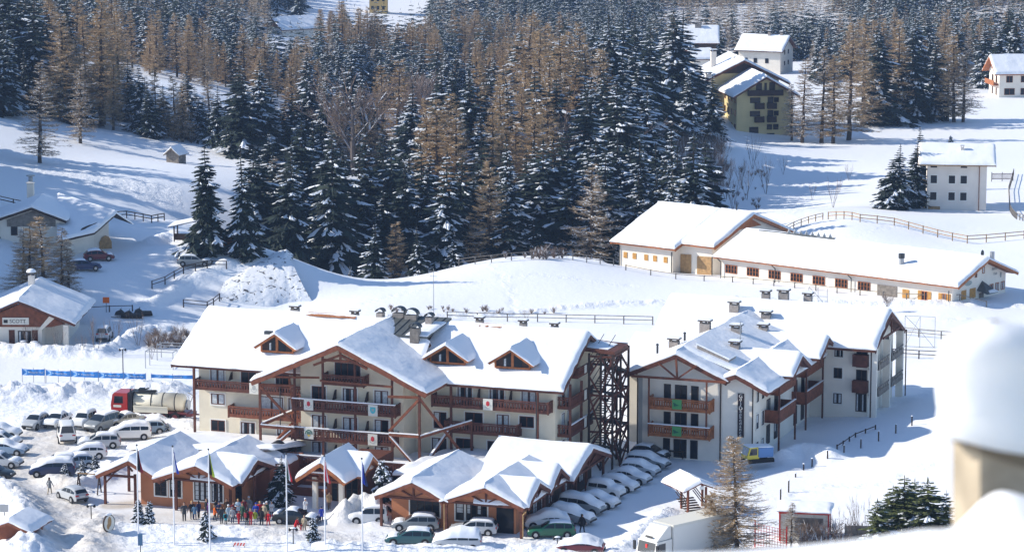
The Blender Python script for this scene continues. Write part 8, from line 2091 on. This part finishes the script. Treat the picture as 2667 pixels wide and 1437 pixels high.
m_ = material('near_snow', (.95, .955, .96), .6, .35, 18, 0, bdist=.02, spec=.2); b_ = m_.node_tree.nodes['Principled BSDF']; b_.inputs['Subsurface Weight'].default_value = 1.0; b_.inputs['Subsurface Radius'].default_value = (1.0, .95, .9); b_.inputs['Subsurface Scale'].default_value = .12
close_up()
# lower trunk of the ridge that carries the ledge
# ------------------------------------------------------------------ light, air, camera
SUN_AZ, SUN_EL = R(-5), R(30)                        # azimuth measured from -X towards the camera
sd = Vector((-math.cos(SUN_AZ) * math.cos(SUN_EL), -math.sin(SUN_AZ) * math.cos(SUN_EL), math.sin(SUN_EL)))
ld = bpy.data.lights.new('sun', 'SUN'); ld.energy = 4.4; ld.angle = R(.53); ld.color = (1.0, .93, .82)
lo = bpy.data.objects.new('sun', ld); COL.objects.link(lo); lo.rotation_euler = (-sd).to_track_quat('-Z', 'Y').to_euler(); lo.location = (-200, 200, 300)
w = bpy.data.worlds.new('World'); scene.world = w; w.use_nodes = True
nt = w.node_tree; bg = nt.nodes['Background']; sky = nt.nodes.new('ShaderNodeTexSky'); sky.sky_type = 'NISHITA'; sky.sun_disc = False
sky.sun_elevation = SUN_EL; sky.sun_rotation = math.atan2(sd.x, sd.y) % (2 * math.pi); sky.altitude = 1000; sky.air_density = 1.0; sky.dust_density = .4; sky.ozone_density = 3.0
nt.links.new(sky.outputs['Color'], bg.inputs['Color']); bg.inputs['Strength'].default_value = .14

HAZE = True
if HAZE:
    mb = MB(); mb.box(-800, 800, -60, 1460, -30, 150); hz = mb.build('haze', [bpy.data.materials.new('haze')]); tag(hz, kind='stuff')
    m = hz.data.materials[0]; m.use_nodes = True; n_ = m.node_tree; n_.nodes.remove(n_.nodes['Principled BSDF'])
    pv = n_.nodes.new('ShaderNodeVolumePrincipled'); pv.inputs['Color'].default_value = (.42, .62, 1.0, 1); pv.inputs['Density'].default_value = .00012; pv.inputs['Anisotropy'].default_value = .2
    n_.links.new(pv.outputs['Volume'], n_.nodes['Material Output'].inputs['Volume'])

cam = bpy.data.cameras.new('camera'); co = bpy.data.objects.new('camera', cam); COL.objects.link(co)
co.location = (0, 0, CAMH); co.rotation_euler = (math.pi / 2 - PITCH, 0, 0)
cam.sensor_width = 36; cam.lens = FPX / 2667 * 36; cam.clip_start = .5; cam.clip_end = 6000
cam.dof.use_dof = True; cam.dof.focus_distance = 400; cam.dof.aperture_fstop = cam.lens / 16.0
scene.camera = co
scene.render.engine = 'CYCLES'
scene.cycles.max_bounces = 6; scene.cycles.diffuse_bounces = 3; scene.cycles.glossy_bounces = 2; scene.cycles.transparent_max_bounces = 4; scene.cycles.volume_bounces = 0
scene.cycles.use_denoising = True
vs = scene.view_settings; vs.view_transform = 'Standard'; vs.look = 'None'; vs.exposure = .44; vs.gamma = 1
